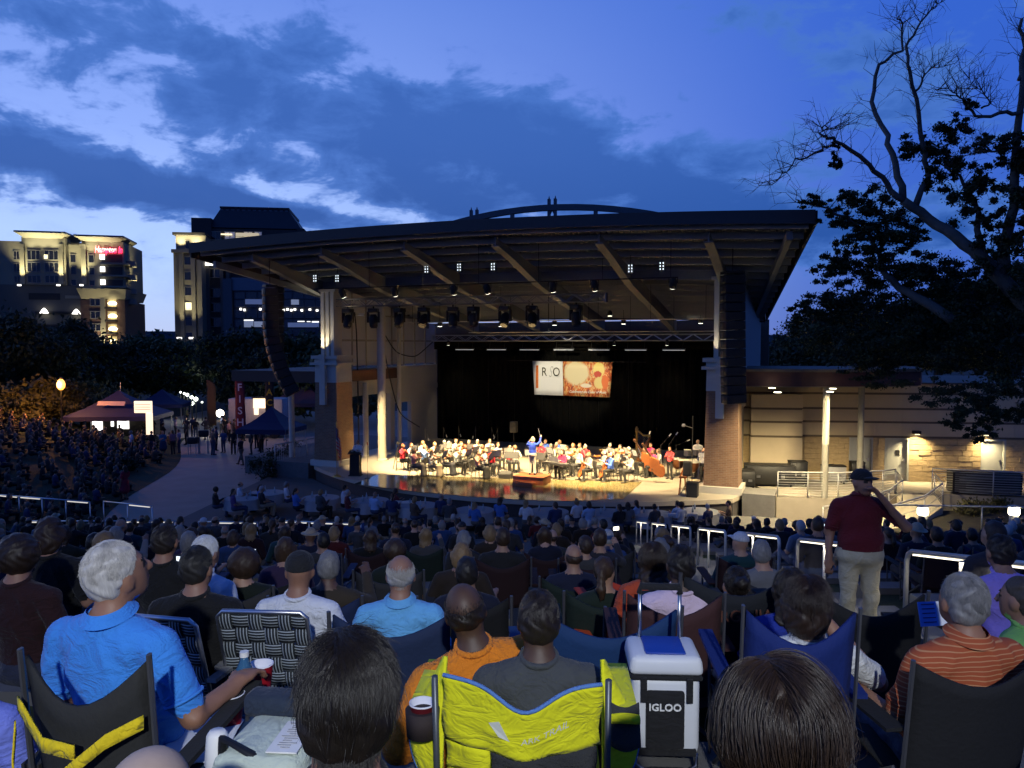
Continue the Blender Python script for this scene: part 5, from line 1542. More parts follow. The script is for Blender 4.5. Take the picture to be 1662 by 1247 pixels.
def figure(pose='sit', seat=.30, lean=8, bulk=1.0, h=1.0, head=(0, 0, 0), arms=('lap', 'lap'), sleeve='short', legs='sit', skirt=0, bare_leg=False, knees=.45, spread=.11, fine=False, collar=False, hang=0.0):
 """returns (prims, head centre, head matrix). faces +Y. materials 0 skin 1 top 2 bottoms 3 shoes 4 dark 5 lips"""
 th = R(lean); U = np.array([0, -math.sin(th), math.cos(th)])
 if pose == 'sit': Pv = np.array([0, 0, seat + .10])
 else: Pv = np.array([0, 0, .93 * h])
 w = bulk; P = []
 sc = h
 def up(t, x=0, y=0): return Pv + U * t * sc + np.array([x * sc, y * sc, 0])
 P += [ell(up(.0, 0, 0), (.175 * w, .135 * w, .12), 2, .05), ell(up(.13, 0, .015 * w), (.165 * w, .125 * w, .15), 1, .05),
     ell(up(.33), (.175 * (w * .5 + .5), .118 * (w * .5 + .5), .19), 1, .06), cap(up(.465, -.14, -.005), up(.465, .14, -.005), .072, .072, 1, .06, (1, .95, .85)),
     cap(up(.475, -.10, -.008), up(.525, -.03, -.008), .058, .046, 1, .05), cap(up(.475, .10, -.008), up(.525, .03, -.008), .058, .046, 1, .05)]
 NECK = (up(.556, 0, .002), np.array([0, -.25, 1.0]) / 1.031); HEMS = []
 hc = up(.688) + np.array([0, .05 + math.sin(th) * .12, 0])
 P.append(cap(up(.48, 0, -.008), hc + np.array([0, -.022, -.06]), .060, .056, 0, .035))
 M = rot_m(*head)
 hp = head_prims(hc, M, fine)
 P += hp
 for s, arm in ((-1, arms[0]), (1, arms[1])):
  Sh = up(.45, s * .185 * (w * .35 + .65), -.005)
  ua, fa = .27 * sc, .245 * sc
  if isinstance(arm, tuple): E_, Wr = [np.array(q, float) for q in arm]
  elif arm == 'lap': E_ = Sh + np.array([s * .07, .03, -.255]); Wr = E_ + np.array([-s * .10, .215, -.03])
  elif arm == 'rest': E_ = Sh + np.array([s * .11, .02, -.25]); Wr = E_ + np.array([s * .02, .235, .03])
  elif arm == 'side': E_ = Sh + np.array([s * .07, -.02, -.265]); Wr = E_ + np.array([s * .01, .06, -.235])
  elif arm == 'fwd': E_ = Sh + np.array([s * .05, .12, -.23]); Wr = E_ + np.array([-s * .09, .20, .10])
  elif arm == 'hip': E_ = Sh + np.array([s * .17, -.05, -.20]); Wr = E_ + np.array([-s * .17, .10, -.12])
  elif arm == 'violin_l': E_ = Sh + np.array([s * .06, .17, -.16]); Wr = E_ + np.array([s * .03, .17, .17])
  elif arm == 'bow': E_ = Sh + np.array([s * .15, .10, -.16]); Wr = E_ + np.array([-s * .12, .20, .06])
  elif arm == 'wind': E_ = Sh + np.array([s * .08, .13, -.21]); Wr = E_ + np.array([-s * .11, .12, .17])
  elif arm == 'raise': E_ = Sh + np.array([s * .10, .20, -.10]); Wr = E_ + np.array([-s * .04, .16, .17])
  elif arm == 'high': E_ = Sh + np.array([s * .12, .14, .10]); Wr = E_ + np.array([s * .02, .12, .21])
  elif arm == 'mouth': E_ = Sh + np.array([s * .17, .13, -.15]); Wr = hc + np.array([s * .10, .16, -.085])
  else: E_ = Sh + np.array([s * .07, .03, -.255]); Wr = E_ + np.array([-s * .10, .215, -.03])
  P += [cap(Sh, E_, .048 * (w * .4 + .6), .039, 0, .03), cap(E_, Wr, .040, .027, 0, .02)]
  ml = 1
  HEMS.append((Sh + (E_ - Sh) * .70, E_ - Sh, .0605) if sleeve == 'short' else (E_ + (Wr - E_) * .93, Wr - E_, .040))
  if sleeve == 'short': P.append(cap(Sh, Sh + (E_ - Sh) * .70, .064 * (w * .4 + .6), .060, 1, .02))
  elif sleeve == 'long':
   P.append(cap(Sh, E_, .063 * (w * .4 + .6), .052, 1, .03)); P.append(cap(E_, E_ + (Wr - E_) * .93, .051, .038, 1, .03))
  P += hand_prims(Wr, Wr - E_, 0, .55, -s, fine)
 lm = 0 if bare_leg else 2
 for s in (-1, 1):
  if pose == 'sit':
   Hp = Pv + np.array([s * .09, .0, -.01]); Kn = np.array([s * spread, knees, seat + .10]); An = np.array([s * (spread + .01), knees - .04 + hang, .09]); To = An + np.array([s * .02, .17, -.045])
   if legs == 'out': Kn = np.array([s * spread, knees, seat + .13]); An = np.array([s * (spread + .02), knees + .38, .10]); To = An + np.array([s * .03, .13, .05])
  else:
   if legs == 'walk': ky, ay = (.12 * s, .05 + .26 * s) ;
   else: ky, ay = (.02, -.02)
   Hp = Pv + np.array([s * .09, 0, -.05]); Kn = np.array([s * .10, ky, .50 * h]); An = np.array([s * .105, ay, .08]); To = An + np.array([s * .03, .16, -.04])
  P += [cap(Hp, Kn, .088 * (w * .5 + .5), .062, 2, .04), cap(Kn, An, .058 if bare_leg else .066, .042 if bare_leg else .055, lm, .03), cap(An + np.array([0, -.03, -.03]), To, .043, .034, 3, .02)]
 if skirt:
  if pose == 'sit':
   P += [cap(Pv + np.array([0, .05, 0]), np.array([0, knees, seat + .07]), .16, .15, 2, .05, (1.15, 1, .8)), cap(np.array([0, knees, seat + .05]), np.array([0, knees + .06, .12]), .15, .19, 2, .05, (1.2, .8, 1))]
  else:
   P.append(cap(Pv + np.array([0, 0, -.02]), np.array([0, 0, .55 * h if skirt < 2 else .15]), .16, .21, 2, .05, (1.15, .95, 1)))
 global LAST
 LAST = (NECK, HEMS)
 return P, hc, M
def skin_mat(name, spread=True, col=(0.50, 0.27, 0.17)):
 m = bpy.data.materials.new(name); MATS[name] = m; m.use_nodes = True
 N = NT(m.node_tree); b = m.node_tree.nodes['Principled BSDF']
 tc = N.n('ShaderNodeTexCoord')
 if spread:
  oi = N.n('ShaderNodeObjectInfo')
  r = N.n('ShaderNodeValToRGB'); e = r.color_ramp.elements
  e[0].color = (0.42, 0.24, 0.16, 1); e[1].color = (0.06, 0.03, 0.02, 1); e[1].position = 1.0
  for p_, c_ in ((.5, (.34, .19, .12, 1)), (.8, (.28, .15, .09, 1)), (.9, (.2, .1, .06, 1))):
   q = e.new(p_); q.color = c_
  N.l(oi.outputs['Random'], r.inputs[0]); base = r.outputs[0]
 else:
  rgb = N.n('ShaderNodeRGB'); rgb.outputs[0].default_value = c4(col); base = rgb.outputs[0]
 nz = N.noise(tc.outputs['Object'], 14, 4, .6)
 cm = N.vm('SCALE', base); N.l(N.m('ADD', .8, N.m('MULTIPLY', nz, .4)), cm.node.inputs['Scale'])
 N.l(cm, b.inputs['Base Color']); b.inputs['Roughness'].default_value = .55
 b.inputs['Subsurface Weight'].default_value = 0.0
 bp = N.n('ShaderNodeBump'); bp.inputs['Strength'].default_value = .12; bp.inputs['Distance'].default_value = .004
 N.l(N.noise(tc.outputs['Object'], 160, 3), bp.inputs['Height']); N.l(bp.outputs[0], b.inputs['Normal'])
 return m
SKIN = skin_mat('skin_tones')
TOP = mat('shirt_cloth', (1, 1, 1), .9, var=.10, scale=9, bump=.35, bscale=24, objcol=True, sheen=.05)
def trouser_mat():
 m = bpy.data.materials.new('trouser_cloth'); m.use_nodes = True
 N = NT(m.node_tree); b = m.node_tree.nodes['Principled BSDF']; oi = N.n('ShaderNodeObjectInfo')
 r = N.n('ShaderNodeValToRGB'); r.color_ramp.interpolation = 'CONSTANT'; e = r.color_ramp.elements
 e[0].color = (.02, .022, .03, 1); e[1].position = .85; e[1].color = (.26, .21, .14, 1)
 for p_, c_ in ((.3, (.03, .045, .09, 1)), (.55, (.012, .012, .012, 1)), (.72, (.10, .09, .08, 1))):
  q = e.new(p_); q.color = c_
 m2 = N.m('FRACT', N.m('MULTIPLY', oi.outputs['Random'], 7.3)); N.l(m2, r.inputs[0]); N.l(r.outputs[0], b.inputs['Base Color']); b.inputs['Roughness'].default_value = .9
 return m
BOT = trouser_mat()
BOTK = mat('black_trousers', (.012, .012, .013), .9)
SHOE = mat('shoe_leather', (.02, .017, .015), .5)
EYE = mat('brow_dark', (.03, .02, .015), .6); LIP = mat('lip', (.36, .13, .10), .5)
def hair_mat(name, col=None, objcol=False):
 m = bpy.data.materials.new(name); MATS[name] = m; m.use_nodes = True
 N = NT(m.node_tree); b = m.node_tree.nodes['Principled BSDF']; tc = N.n('ShaderNodeTexCoord')
 if objcol: base = N.n('ShaderNodeObjectInfo').outputs['Color']
 else:
  rgb = N.n('ShaderNodeRGB'); rgb.outputs[0].default_value = c4(col); base = rgb.outputs[0]
 mp = N.n('ShaderNodeMapping'); mp.inputs['Scale'].default_value = (90, 90, 9); N.l(tc.outputs['Object'], mp.inputs[0])
 nz = N.noise(mp.outputs[0], 1.0, 4, .6, .4)
 cm = N.vm('SCALE', base); N.l(N.m('ADD', .45, N.m('MULTIPLY', nz, 1.1)), cm.node.inputs['Scale'])
 N.l(cm, b.inputs['Base Color']); b.inputs['Roughness'].default_value = .5; b.inputs['Specular IOR Level'].default_value = .35
 bp = N.n('ShaderNodeBump'); bp.inputs['Strength'].default_value = .5; bp.inputs['Distance'].default_value = .006
 N.l(nz, bp.inputs['Height']); N.l(bp.outputs[0], b.inputs['Normal'])
 return m
HAIR = hair_mat('hair_any', objcol=True)
def hair_mesh(style, res, mats, name='hair', w=1.0):
 """hair in head space (origin head centre, face +Y)"""
 nrm = lambda G: .005 * np.sin(G[..., 0] * 90 + 3 * np.sin(G[..., 2] * 40)) * np.sin(G[..., 2] * 35 + G[..., 1] * 50)
 P = [ell((0, -.018, .03), (.081, .099, .102), 0, .015)]
 def face_cut(y0, z0, slope=.55):
  # removes the face and neck: keep where behind a slanted plane
  return lambda G: np.minimum((G[..., 1] - y0) + (z0 - G[..., 2]) * slope, 9)
 cut = face_cut(.045, .055, .75)
 if style == 'short': P += [ell((0, -.05, -.01), (.080, .062, .075), 0, .02)]
 elif style == 'bald':
  P = [ell((0, -.02, .0), (.085, .094, .07), 0, .01)]
  c0 = cut; cut = lambda G: np.maximum(c0(G), np.maximum(G[..., 2] - .035 + .4 * np.abs(G[..., 0]) * 0, -(G[..., 2] + .07)))
 elif style == 'bob': P += [ell((0, -.035, -.045), (.105, .095, .115), 0, .03), cap((-.075, .0, -.0), (-.085, .01, -.12), .035, .035, 0, .03), cap((.075, .0, 0), (.085, .01, -.12), .035, .035, 0, .03)]
 elif style == 'long': P += [cap((0, -.045, .0), (0, -.085, -.22), .085, .095, 0, .04, (1.15, .6, 1)), cap((-.07, -.01, 0), (-.085, -.02, -.2), .035, .03, 0, .03), cap((.07, -.01, 0), (.085, -.02, -.2), .035, .03, 0, .03), cap((0, -.09, -.2), (0, -.10, -.36), .085, .05, 0, .04, (1.2, .55, 1))]
 elif style == 'bun': P += [ell((0, -.125, .055), (.045, .042, .042), 0, .02)]
 elif style == 'curly':
  P += [ell((0, -.03, .02), (.12, .115, .12), 0, .03)]; cut = face_cut(.075, .04, .5)
 elif style == 'pony': P += [cap((0, -.11, .03), (0, -.14, -.10), .03, .035, 0, .02), cap((0, -.14, -.10), (0, -.12, -.24), .035, .012, 0, .02)]
 elif style == 'cap':
  P = [ell((0, -.008, .035), (.088, .108, .092), 0, .02), ell((0, .12, .045), (.062, .075, .012), 0, .015)]
  cut = lambda G: .025 - G[..., 2]
 elif style == 'hat':
  P = [ell((0, -.008, .045), (.088, .105, .10), 0, .02), ell((0, 0, .045), (.155, .17, .014), 0, .02)]
  cut = lambda G: .028 - G[..., 2]
 if style in ('cap', 'hat'): nrm = None
 return sdf_mesh(P, res, name, mats, nrm, cut)
HAIRS = {k: hair_mesh(k, .014, [HAIR]) for k in ('short', 'bald', 'bob', 'long', 'bun', 'curly', 'pony', 'cap', 'hat')}
BODY = {}
def body(key, res=.024, **kw):
 if key not in BODY:
  bot = BOTK if kw.pop('black', False) else BOT
  P, hc, M = figure(**kw)
  BODY[key] = (sdf_mesh(P, res, 'person', [SKIN, TOP, bot, SHOE, EYE, LIP], neck=LAST[0]), hc, M)
 return BODY[key]
HCOL = {'grey': (.17, .165, .16), 'white': (.36, .35, .34), 'black': (.012, .010, .009), 'dark brown': (.035, .020, .012), 'brown': (.045, .025, .013), 'blond': (.20, .125, .055), 'auburn': (.16, .05, .02)}
def person(key, loc, rz, shirt, hair, hcol, label, group=None, scale=1.0, capcol=None, cat='person', hair_name=None):
 me, hc, M = BODY[key]
 o = bpy.data.objects.new('person', me); COL.objects.link(o)
 o.location = loc; o.rotation_euler = (0, 0, rz); o.scale = (scale,) * 3
 o.color = c4(shirt); tag(o, label, cat, group)
 h = bpy.data.objects.new('hair' if hair not in ('cap', 'hat') else hair, HAIRS[hair]); COL.objects.link(h); h.parent = o
 h.location = Vector(hc); h.rotation_euler = Matrix(M.tolist()).to_euler()
 h.color = c4(capcol or (HCOL[hcol] if isinstance(hcol, str) else hcol))
 return o
# far audience bodies (low lawn chairs)
body('aud_a', seat=.24, lean=14, arms=('lap', 'lap'), legs='out'); body('aud_b', seat=.24, lean=10, bulk=1.25, arms=('rest', 'rest'), head=(12, -4, 3), legs='out')
body('aud_c', seat=.24, lean=12, bulk=.88, arms=('lap', 'rest'), head=(-18, 2, -5)); body('aud_d', seat=.24, lean=4, bulk=1.05, arms=('lap', 'raise'), head=(6, -8, 6), sleeve='long')
body('aud_e', seat=.24, lean=18, bulk=1.1, arms=('rest', 'lap'), head=(25, 0, 4), sleeve='long', legs='out'); body('aud_f', seat=.24, lean=-6, bulk=.95, arms=('lap', 'lap'), head=(-6, -18, 0))
body('table_a', seat=.42, lean=4, arms=('fwd', 'fwd'), sleeve='short'); body('table_b', seat=.42, lean=2, bulk=1.2, arms=('lap', 'fwd'), head=(30, 0, 4), sleeve='long'); body('table_c', seat=.42, lean=6, bulk=.9, arms=('lap', 'lap'), head=(-28, 0, -4))
body('stand_a', pose='stand', lean=1, arms=('side', 'side')); body('stand_b', pose='stand', lean=0, bulk=1.2, arms=('side', 'fwd'), head=(20, 0, 0)); body('stand_c', pose='stand', lean=-2, bulk=.9, arms=('hip', 'side'), head=(-20, -5, 0), sleeve='long')
body('walk', pose='stand', legs='walk', lean=-3, arms=('side', 'fwd')); body('stand_skirt', pose='stand', bulk=.85, h=.94, arms=('side', 'fwd'), skirt=1, bare_leg=True)
# ------------------------------------------------------------------ orchestra
body('mus_violin', res=.022, seat=.44, lean=0, arms=('bow', 'violin_l'), head=(-12, -8, 6), sleeve='long', black=True)
body('mus_violin_w', res=.022, seat=.44, lean=0, bulk=.85, arms=('bow', 'violin_l'), head=(-12, -8, 6), sleeve='short', skirt=1, bare_leg=False)
body('mus_wind', res=.022, seat=.44, lean=2, arms=('wind', 'wind'), head=(0, -6, 0), sleeve='long', black=True)
body('mus_low', res=.022, seat=.44, lean=-3, bulk=1.1, arms=('fwd', 'bow'), head=(8, -8, 0), sleeve='long', black=True, spread=.24)
body('mus_stand', res=.022, pose='stand', lean=0, arms=('fwd', 'fwd'), head=(0, -14, 0), sleeve='long', black=True)
body('conductor', res=.02, pose='stand', lean=-2, bulk=1.1, arms=('raise', 'high'), head=(15, -6, 0), sleeve='long')
body('pianist', res=.022, seat=.46, lean=-6, arms=('fwd', 'fwd'), head=(0, -10, 0), sleeve='long', black=True)
CHK = mat('chair_black', (.015, .015, .016), .45)
def chair_proto():
 t = thing('orchestra_chair', 'black orchestra chair', 'chair')
 s = MB(); s.sheet(lambda u, v: (lerp(-.22, .22, u), lerp(-.2, .22, v), .44 - .015 * math.sin(u * math.pi)), 4, 4, .04); s.build('seat', CHK, t)
 b = MB(); b.sheet(lambda u, v: (lerp(-.21, .21, u), -.22 - .05 * v - .03 * math.sin(u * math.pi), lerp(.62, .88, v)), 5, 3, .025); b.build('backrest', CHK, t)
 for x in (-.2, .2):
  for y, ty in ((.2, .24), (-.19, -.25)):
   l = MB(); l.tube((x, y, .43), (x * 1.08, ty, 0), .013, None, 6); l.build('leg', CHK, t)
  l = MB(); l.tube((x, -.2, .42), (x, -.26, .86), .013, None, 6); l.build('upright', CHK, t)
 return t
CH0 = chair_proto(); CH0_K = children(CH0); first_chair = [True]
VIOL = mat('violin_varnish', (.32, .10, .03), .25, var=.12, scale=8, coat=.4)
def stringed(k, name):
 """violin-family body: waisted outline, neck, scroll, strings; length k metres of body, lying along +Y"""
 n = 26; out = []
 for i in range(n):
  t = i / (n - 1)
  wv = .235 * math.sin(math.pi * min(1, t * 1.02)) ** .55 * (1.08 - .30 * t) - .075 * math.exp(-((t - .52) / .10) ** 2)
  out.append((max(.02, wv), t - .5))
 poly = [(x * k * 1.15, y * k) for x, y in out] + [(-x * k * 1.15, y * k) for x, y in out[::-1]]
 b = MB(); b.prism(poly[::-1], -.05 * k, .05 * k)
 me_b = b.mesh('body', False, [VIOL])
 nk = MB(); nk.box((0, k * .78, .055 * k), (.07 * k, k * .62, .05 * k)); nk.lathe((0, k * 1.12, .055 * k), [(.05 * k, -.05 * k), (.05 * k, .05 * k)], 10)
 me_n = nk.mesh('neck', False, [mat('ebony_neck', (.05, .02, .01), .4)])
 st = MB(); st.box((0, -.1 * k, .085 * k), (.16 * k, .02 * k, .09 * k)); st.box((0, k * .3, .10 * k), (.045 * k, k * .9, .012 * k)); me_s = st.mesh('fingerboard', False, [mat('ebony', (.012, .01, .01), .3)])
 return me_b, me_n, me_s
INST = {'violin': stringed(.36, 'v'), 'cello': stringed(.76, 'c'), 'double_bass': stringed(1.12, 'b')}
def instrument(kind, loc, euler, label, group):
 t = bpy.data.objects.new(kind, None); COL.objects.link(t); t.location = loc; t.rotation_euler = euler; tag(t, label, kind.replace('_', ' '), group)
 for nm, me in zip(('body', 'neck', 'fingerboard'), INST[kind]):
  o = bpy.data.objects.new(nm, me); COL.objects.link(o); o.parent = t
 return t
BRASS = mat('brass', (.75, .50, .15), .25, 1.0)
STANDM = mat('stand_black', (.012, .012, .012), .5)
def stand_proto():
 t = thing('music_stand', 'black music stand with sheet music', 'music stand')
 p = MB(); p.tube((0, 0, .05), (0, 0, 1.0), .012, None, 6); p.build('pole', STANDM, t)
 for a in range(3):
  l = MB(); l.tube((0, 0, .14), (.26 * math.cos(a * 2.09), .26 * math.sin(a * 2.09), .0), .011, None, 5); l.build('leg', STANDM, t)
 d = MB(); d.slab([(-.26, .05, 1.0), (.26, .05, 1.0), (.26, .17, 1.34), (-.26, .17, 1.34)], .012); d.build('desk', STANDM, t)
 s = MB(); s.slab([(-.22, .067, 1.03), (.22, .067, 1.03), (.22, .172, 1.32), (-.22, .172, 1.32)], .004); s.build('sheet_music', mat('paper', (.75, .74, .70), .8), t)
 l = MB(); l.box((0, .07, 1.0), (.52, .05, .015)); l.build('ledge', STANDM, t)
 return t
MS0 = stand_proto(); MS0_K = children(MS0); first_ms = [True]
COND = S(1.35, -1.1)
WHITE_S = (.74, .72, .66); REDS = (.55, .02, .04); BLUES = (.03, .09, .42); PINK = (.62, .25, .24); CREAM = (.66, .55, .40)
mus = [ # u, v of head top, body, shirt, hair style, hair colour, instrument
(653, 720, 'mus_violin', REDS, 'bob', 'auburn', 'violin'), (667, 719, 'mus_violin', WHITE_S, 'short', 'auburn', 'violin'), (671, 728, 'mus_violin_w', PINK, 'long', 'dark brown', 'violin'),
(686, 715, 'mus_wind', CREAM, 'bob', 'blond', None), (688, 721, 'mus_violin', (.12, .22, .50), 'bob', 'blond', 'violin'), (699, 728, 'mus_violin_w', (.70, .70, .66), 'bob', 'blond', 'violin'),
(705, 717, 'mus_violin', WHITE_S, 'bob', 'blond', 'violin'), (720, 726, 'mus_violin_w', CREAM, 'long', 'black', 'violin'), (721, 714, 'mus_wind', WHITE_S, 'short', 'grey', None), (728, 716, 'mus_wind', WHITE_S, 'short', 'white', None),
(740, 712, 'mus_wind', WHITE_S, 'bald', 'grey', 'horn'), (741, 725, 'mus_violin', (.66, .70, .62), 'short', 'black', 'violin'), (748, 717, 'mus_violin', WHITE_S, 'bob', 'blond', 'violin'), (761, 714, 'mus_wind', (.42, .05, .06), 'short', 'grey', None),
(754, 721, 'mus_violin', CREAM, 'bob', 'auburn', 'violin'), (775, 713, 'mus_wind', WHITE_S, 'short', 'white', 'horn'), (782, 721, 'mus_violin', CREAM, 'bob', 'blond', 'violin'), (795, 712, 'mus_wind', WHITE_S, 'short', 'brown', 'horn'),
(775, 731, 'mus_violin_w', (.68, .30, .22), 'short', 'black', 'violin'), (787, 727, 'mus_violin', WHITE_S, 'bob', 'blond', 'violin'), (799, 726, 'mus_violin', REDS, 'short', 'grey', 'violin'), (808, 718, 'mus_wind', WHITE_S, 'short', 'brown', None),
(827, 722, 'mus_wind', REDS, 'bald', 'white', 'clarinet'), (836, 722, 'mus_wind', WHITE_S, 'bob', 'blond', 'clarinet'), (869, 725, 'mus_wind', CREAM, 'bob', 'blond', 'clarinet'), (878, 717, 'mus_wind', REDS, 'short', 'grey', 'clarinet'),
(885, 713, 'mus_wind', BLUES, 'short', 'brown', 'horn'), (894, 720, 'mus_wind', WHITE_S, 'short', 'grey', 'clarinet'), (903, 718, 'mus_wind', (.5, .36, .2), 'short', 'white', 'horn'), (908, 714, 'mus_wind', BLUES, 'long', 'blond', None),
(920, 724, 'mus_wind', WHITE_S, 'bob', 'brown', 'clarinet'), (930, 719, 'mus_wind', CREAM, 'long', 'auburn', None), (941, 719, 'mus_wind', WHITE_S, 'bob', 'brown', 'clarinet'), (939, 727, 'mus_violin', WHITE_S, 'bob', 'blond', 'violin'),
(950, 721, 'mus_wind', REDS, 'short', 'white', 'horn'), (981, 730, 'mus_violin', WHITE_S, 'bob', 'white', 'violin'), (990, 719, 'mus_wind', WHITE_S, 'short', 'grey', 'horn'),
(1002, 728, 'mus_violin', CREAM, 'long', 'blond', 'violin'), (1007, 721, 'mus_wind', WHITE_S, 'short', 'black', 'horn'), (1021, 725, 'mus_violin', WHITE_S, 'short', 'white', 'violin'), (1047, 726, 'mus_wind', WHITE_S, 'bob', 'blond', None),
(1061, 729, 'mus_violin', (.55, .06, .22), 'bob', 'brown', 'violin'), (1070, 728, 'mus_violin', WHITE_S, 'long', 'brown', 'violin')]
cname = {REDS: 'red', WHITE_S: 'white', BLUES: 'blue', PINK: 'pink', CREAM: 'cream'}
def near_name(u):
 for lim, n_ in ((665, 'beside the camera tripod'), (680, 'second from the tripod'), (692, 'left of the white gown'), (712, 'near the white gown'), (725, 'left of the violins centre'), (745, 'in the violins centre'), (757, 'right of the violins centre'), (772, 'left of the front pink dress'), (785, 'near the front pink dress'), (797, 'right of the front pink dress'), (812, 'nearest the left wedge monitor'), (832, 'left of the pole speaker'), (858, 'left of the podium'),
     (875, 'right of the podium'), (890, 'second right of the podium'), (905, 'left of the keyboard'), (915, 'behind the keyboard'), (925, 'right of the keyboard'), (936, 'left of the cellos'), (945, 'behind the first cello'), (965, 'right of the first cello'), (985, 'behind the blue cellist'), (998, 'right of the blue cellist'), (1005, 'left of the harp'), (1015, 'nearer the harp'), (1035, 'beside the harp'), (1055, 'right of the harp'), (1065, 'left of the basses'), (1090, 'behind the basses'), (1200, 'beside the drums')):
  if u < lim: return n_
used = {}
def uniq(label, pos):
 used[label] = used.get(label, 0) + 1
 return label
ci = 0
def put_chair(loc, rz, label):
 c = CH0 if first_chair[0] else copy_tree(CH0, None, CH0_K)
 first_chair[0] = False
 c.location = loc; c.rotation_euler = (0, 0, rz); tag(c, label, 'chair', 'orchestra chairs'); return c
for i, (u, v, key, shirt, hs, hc_, inst) in enumerate(mus):
 top = BODY[key][1][2] + .125
 p = on_z(u, v, SZ + top)
 l = to_local(p)
 if l.y > 10.2: p = S(l.x, 10.2); p.z = SZ
 fx_, fy_ = COND.x - p.x, COND.y - p.y
 ang = math.atan2(fy_, fx_) - math.pi / 2
 ang += R(12) * math.sin(i * 3.7)
 cn_ = cname.get(shirt, 'pale')
 row = 'front' if v > 724 else ('middle' if v > 717 else 'back')
 person(key, (p.x, p.y, SZ), ang, shirt, hs, hc_, '%s-haired musician in %s, %s row, %s' % (hc_, cn_, row, near_name(u)), 'seated orchestra players')
 put_chair((p.x, p.y, SZ), ang, 'black chair under the %s-haired player in %s, %s row, %s' % (hc_, cn_, row, near_name(u)))
 Mz = Matrix.Rotation(ang, 3, 'Z')
 if inst == 'violin':
  q = Mz @ Vector((.17, .30, SZ + .95 - SZ));
  instrument('violin', (p.x + q.x, p.y + q.y, SZ + 1.03), (R(-12), R(-25), ang - R(35)), 'violin of the %s-haired player in %s, %s row, %s' % (hc_, cn_, row, near_name(u)), 'violins')
 elif inst == 'clarinet':
  q0 = Mz @ Vector((0, .16, 1.10)); q1 = Mz @ Vector((0, .42, .58))
  m_ = MB(); m_.tube(Vector((p.x, p.y, SZ)) + q0, Vector((p.x, p.y, SZ)) + q1, .014, .02, 8); m_.tube(Vector((p.x, p.y, SZ)) + q1, Vector((p.x, p.y, SZ)) + q1 + (q1 - q0).normalized() * .07, .02, .04, 8)
  tag(m_.build('clarinet', BLACK), 'clarinet of the %s-haired player in %s, %s row, %s' % (hc_, cn_, row, near_name(u)), 'clarinet', 'clarinets')
 elif inst == 'horn':
  q0 = Mz @ Vector((0, .14, 1.10)); d = Mz @ Vector((.12, .42, -.06)); o_ = Vector((p.x, p.y, SZ)) + q0
  m_ = MB(); m_.tube(o_, o_ + d, .008, .012, 8); m_.tube(o_ + d, o_ + d * 1.32, .014, .075, 12)
  m_.path([o_ + d * .35, o_ + d * .35 + Vector((0, 0, .08)), o_ + d * .85 + Vector((0, 0, .08)), o_ + d * .85], .009, 6)
  tag(m_.build('trumpet', BRASS, None, True), 'trumpet of the %s-haired player in %s, %s row, %s' % (hc_, cn_, row, near_name(u)), 'trumpet', 'trumpets')
 if i % 2 == 0 and inst != 'horn' or row == 'front' and i % 3 != 1:
  q = Mz @ Vector((.25, .78, 0))
  m0 = MS0 if first_ms[0] else copy_tree(MS0, None, MS0_K)
  first_ms[0] = False
  m0.location = (p.x + q.x, p.y + q.y, SZ); m0.rotation_euler = (0, 0, ang)
  tag(m0, 'music stand before the %s-haired player in %s, %s row, %s' % (hc_, cn_, row, near_name(u)), 'music stand', 'music stands')
# conductor on a two-step podium
pod = S(*to_local(on_z(857, 788, SZ)).xy); cpz = SZ
po = thing('conductor_podium', 'red-brown wooden two-step podium under the conductor', 'podium', (pod.x, pod.y, SZ), SROT)
WOODR = mat('podium_wood', (.34, .10, .035), .35, var=.12, scale=4, coat=.3, stretch=(1, 6, 1))
m_ = MB(); m_.box((0, .5, .19), (1.45, 1.05, .38)); bevel(m_.build('upper_step', WOODR, po), .01)
m_ = MB(); m_.box((-.1, -.24, .09), (.95, .42, .18)); bevel(m_.build('lower_step', WOODR, po), .01)
m_ = MB(); m_.box((0, .5, .386), (1.5, 1.1, .012)); m_.build('tread', mat('podium_top', (.45, .14, .06), .4), po)
cc = po.matrix_basis @ Vector((0, .55, .395))
person('conductor', (cc.x, cc.y, SZ + .395), SROT + R(8), (.006, .03, .30), 'bob', (.80, .70, .50), 'conductor in a bright blue jacket and pale trousers on the podium')
cond = COL.objects[-2] if False else [o for o in COL.objects if o.get('label', '').startswith('conductor in')][0]
cm_ = cond.data; cm_.materials[2] = mat('cream_trousers', (.66, .60, .48), .85)
m_ = MB(); wr = cond.matrix_basis @ Vector((.35, .30, 1.82));
hp = BODY['conductor'][0]
Mz = Matrix.Rotation(SROT + R(8), 3, 'Z'); base_ = Vector((cc.x, cc.y, SZ + .395))
h_ = base_ + Mz @ Vector((.31, .30, 1.74)); m_.tube(h_, h_ + Mz @ Vector((-.12, .05, .36)), .008, .004, 6)
tag(m_.build('baton', WHITE), 'thin white baton raised in the hand of the conductor', 'baton')
ms = copy_tree(MS0, None, MS0_K); q = base_ + Mz @ Vector((0, .95, 0)); ms.location = (q.x, q.y, SZ); ms.scale = (1.5, 1, .95); ms.rotation_euler = (0, 0, SROT); tag(ms, 'wide black music stand in front of the conductor', 'music stand', 'music stands')
ms = copy_tree(MS0, None, MS0_K); q = on_z(829, 775, SZ); ms.location = (q.x, q.y, SZ); ms.scale = (1.35, 1, .9); ms.rotation_euler = (0, 0, SROT + R(10)); tag(ms, 'black music stand with a blank sheet just left of the podium', 'music stand', 'music stands')
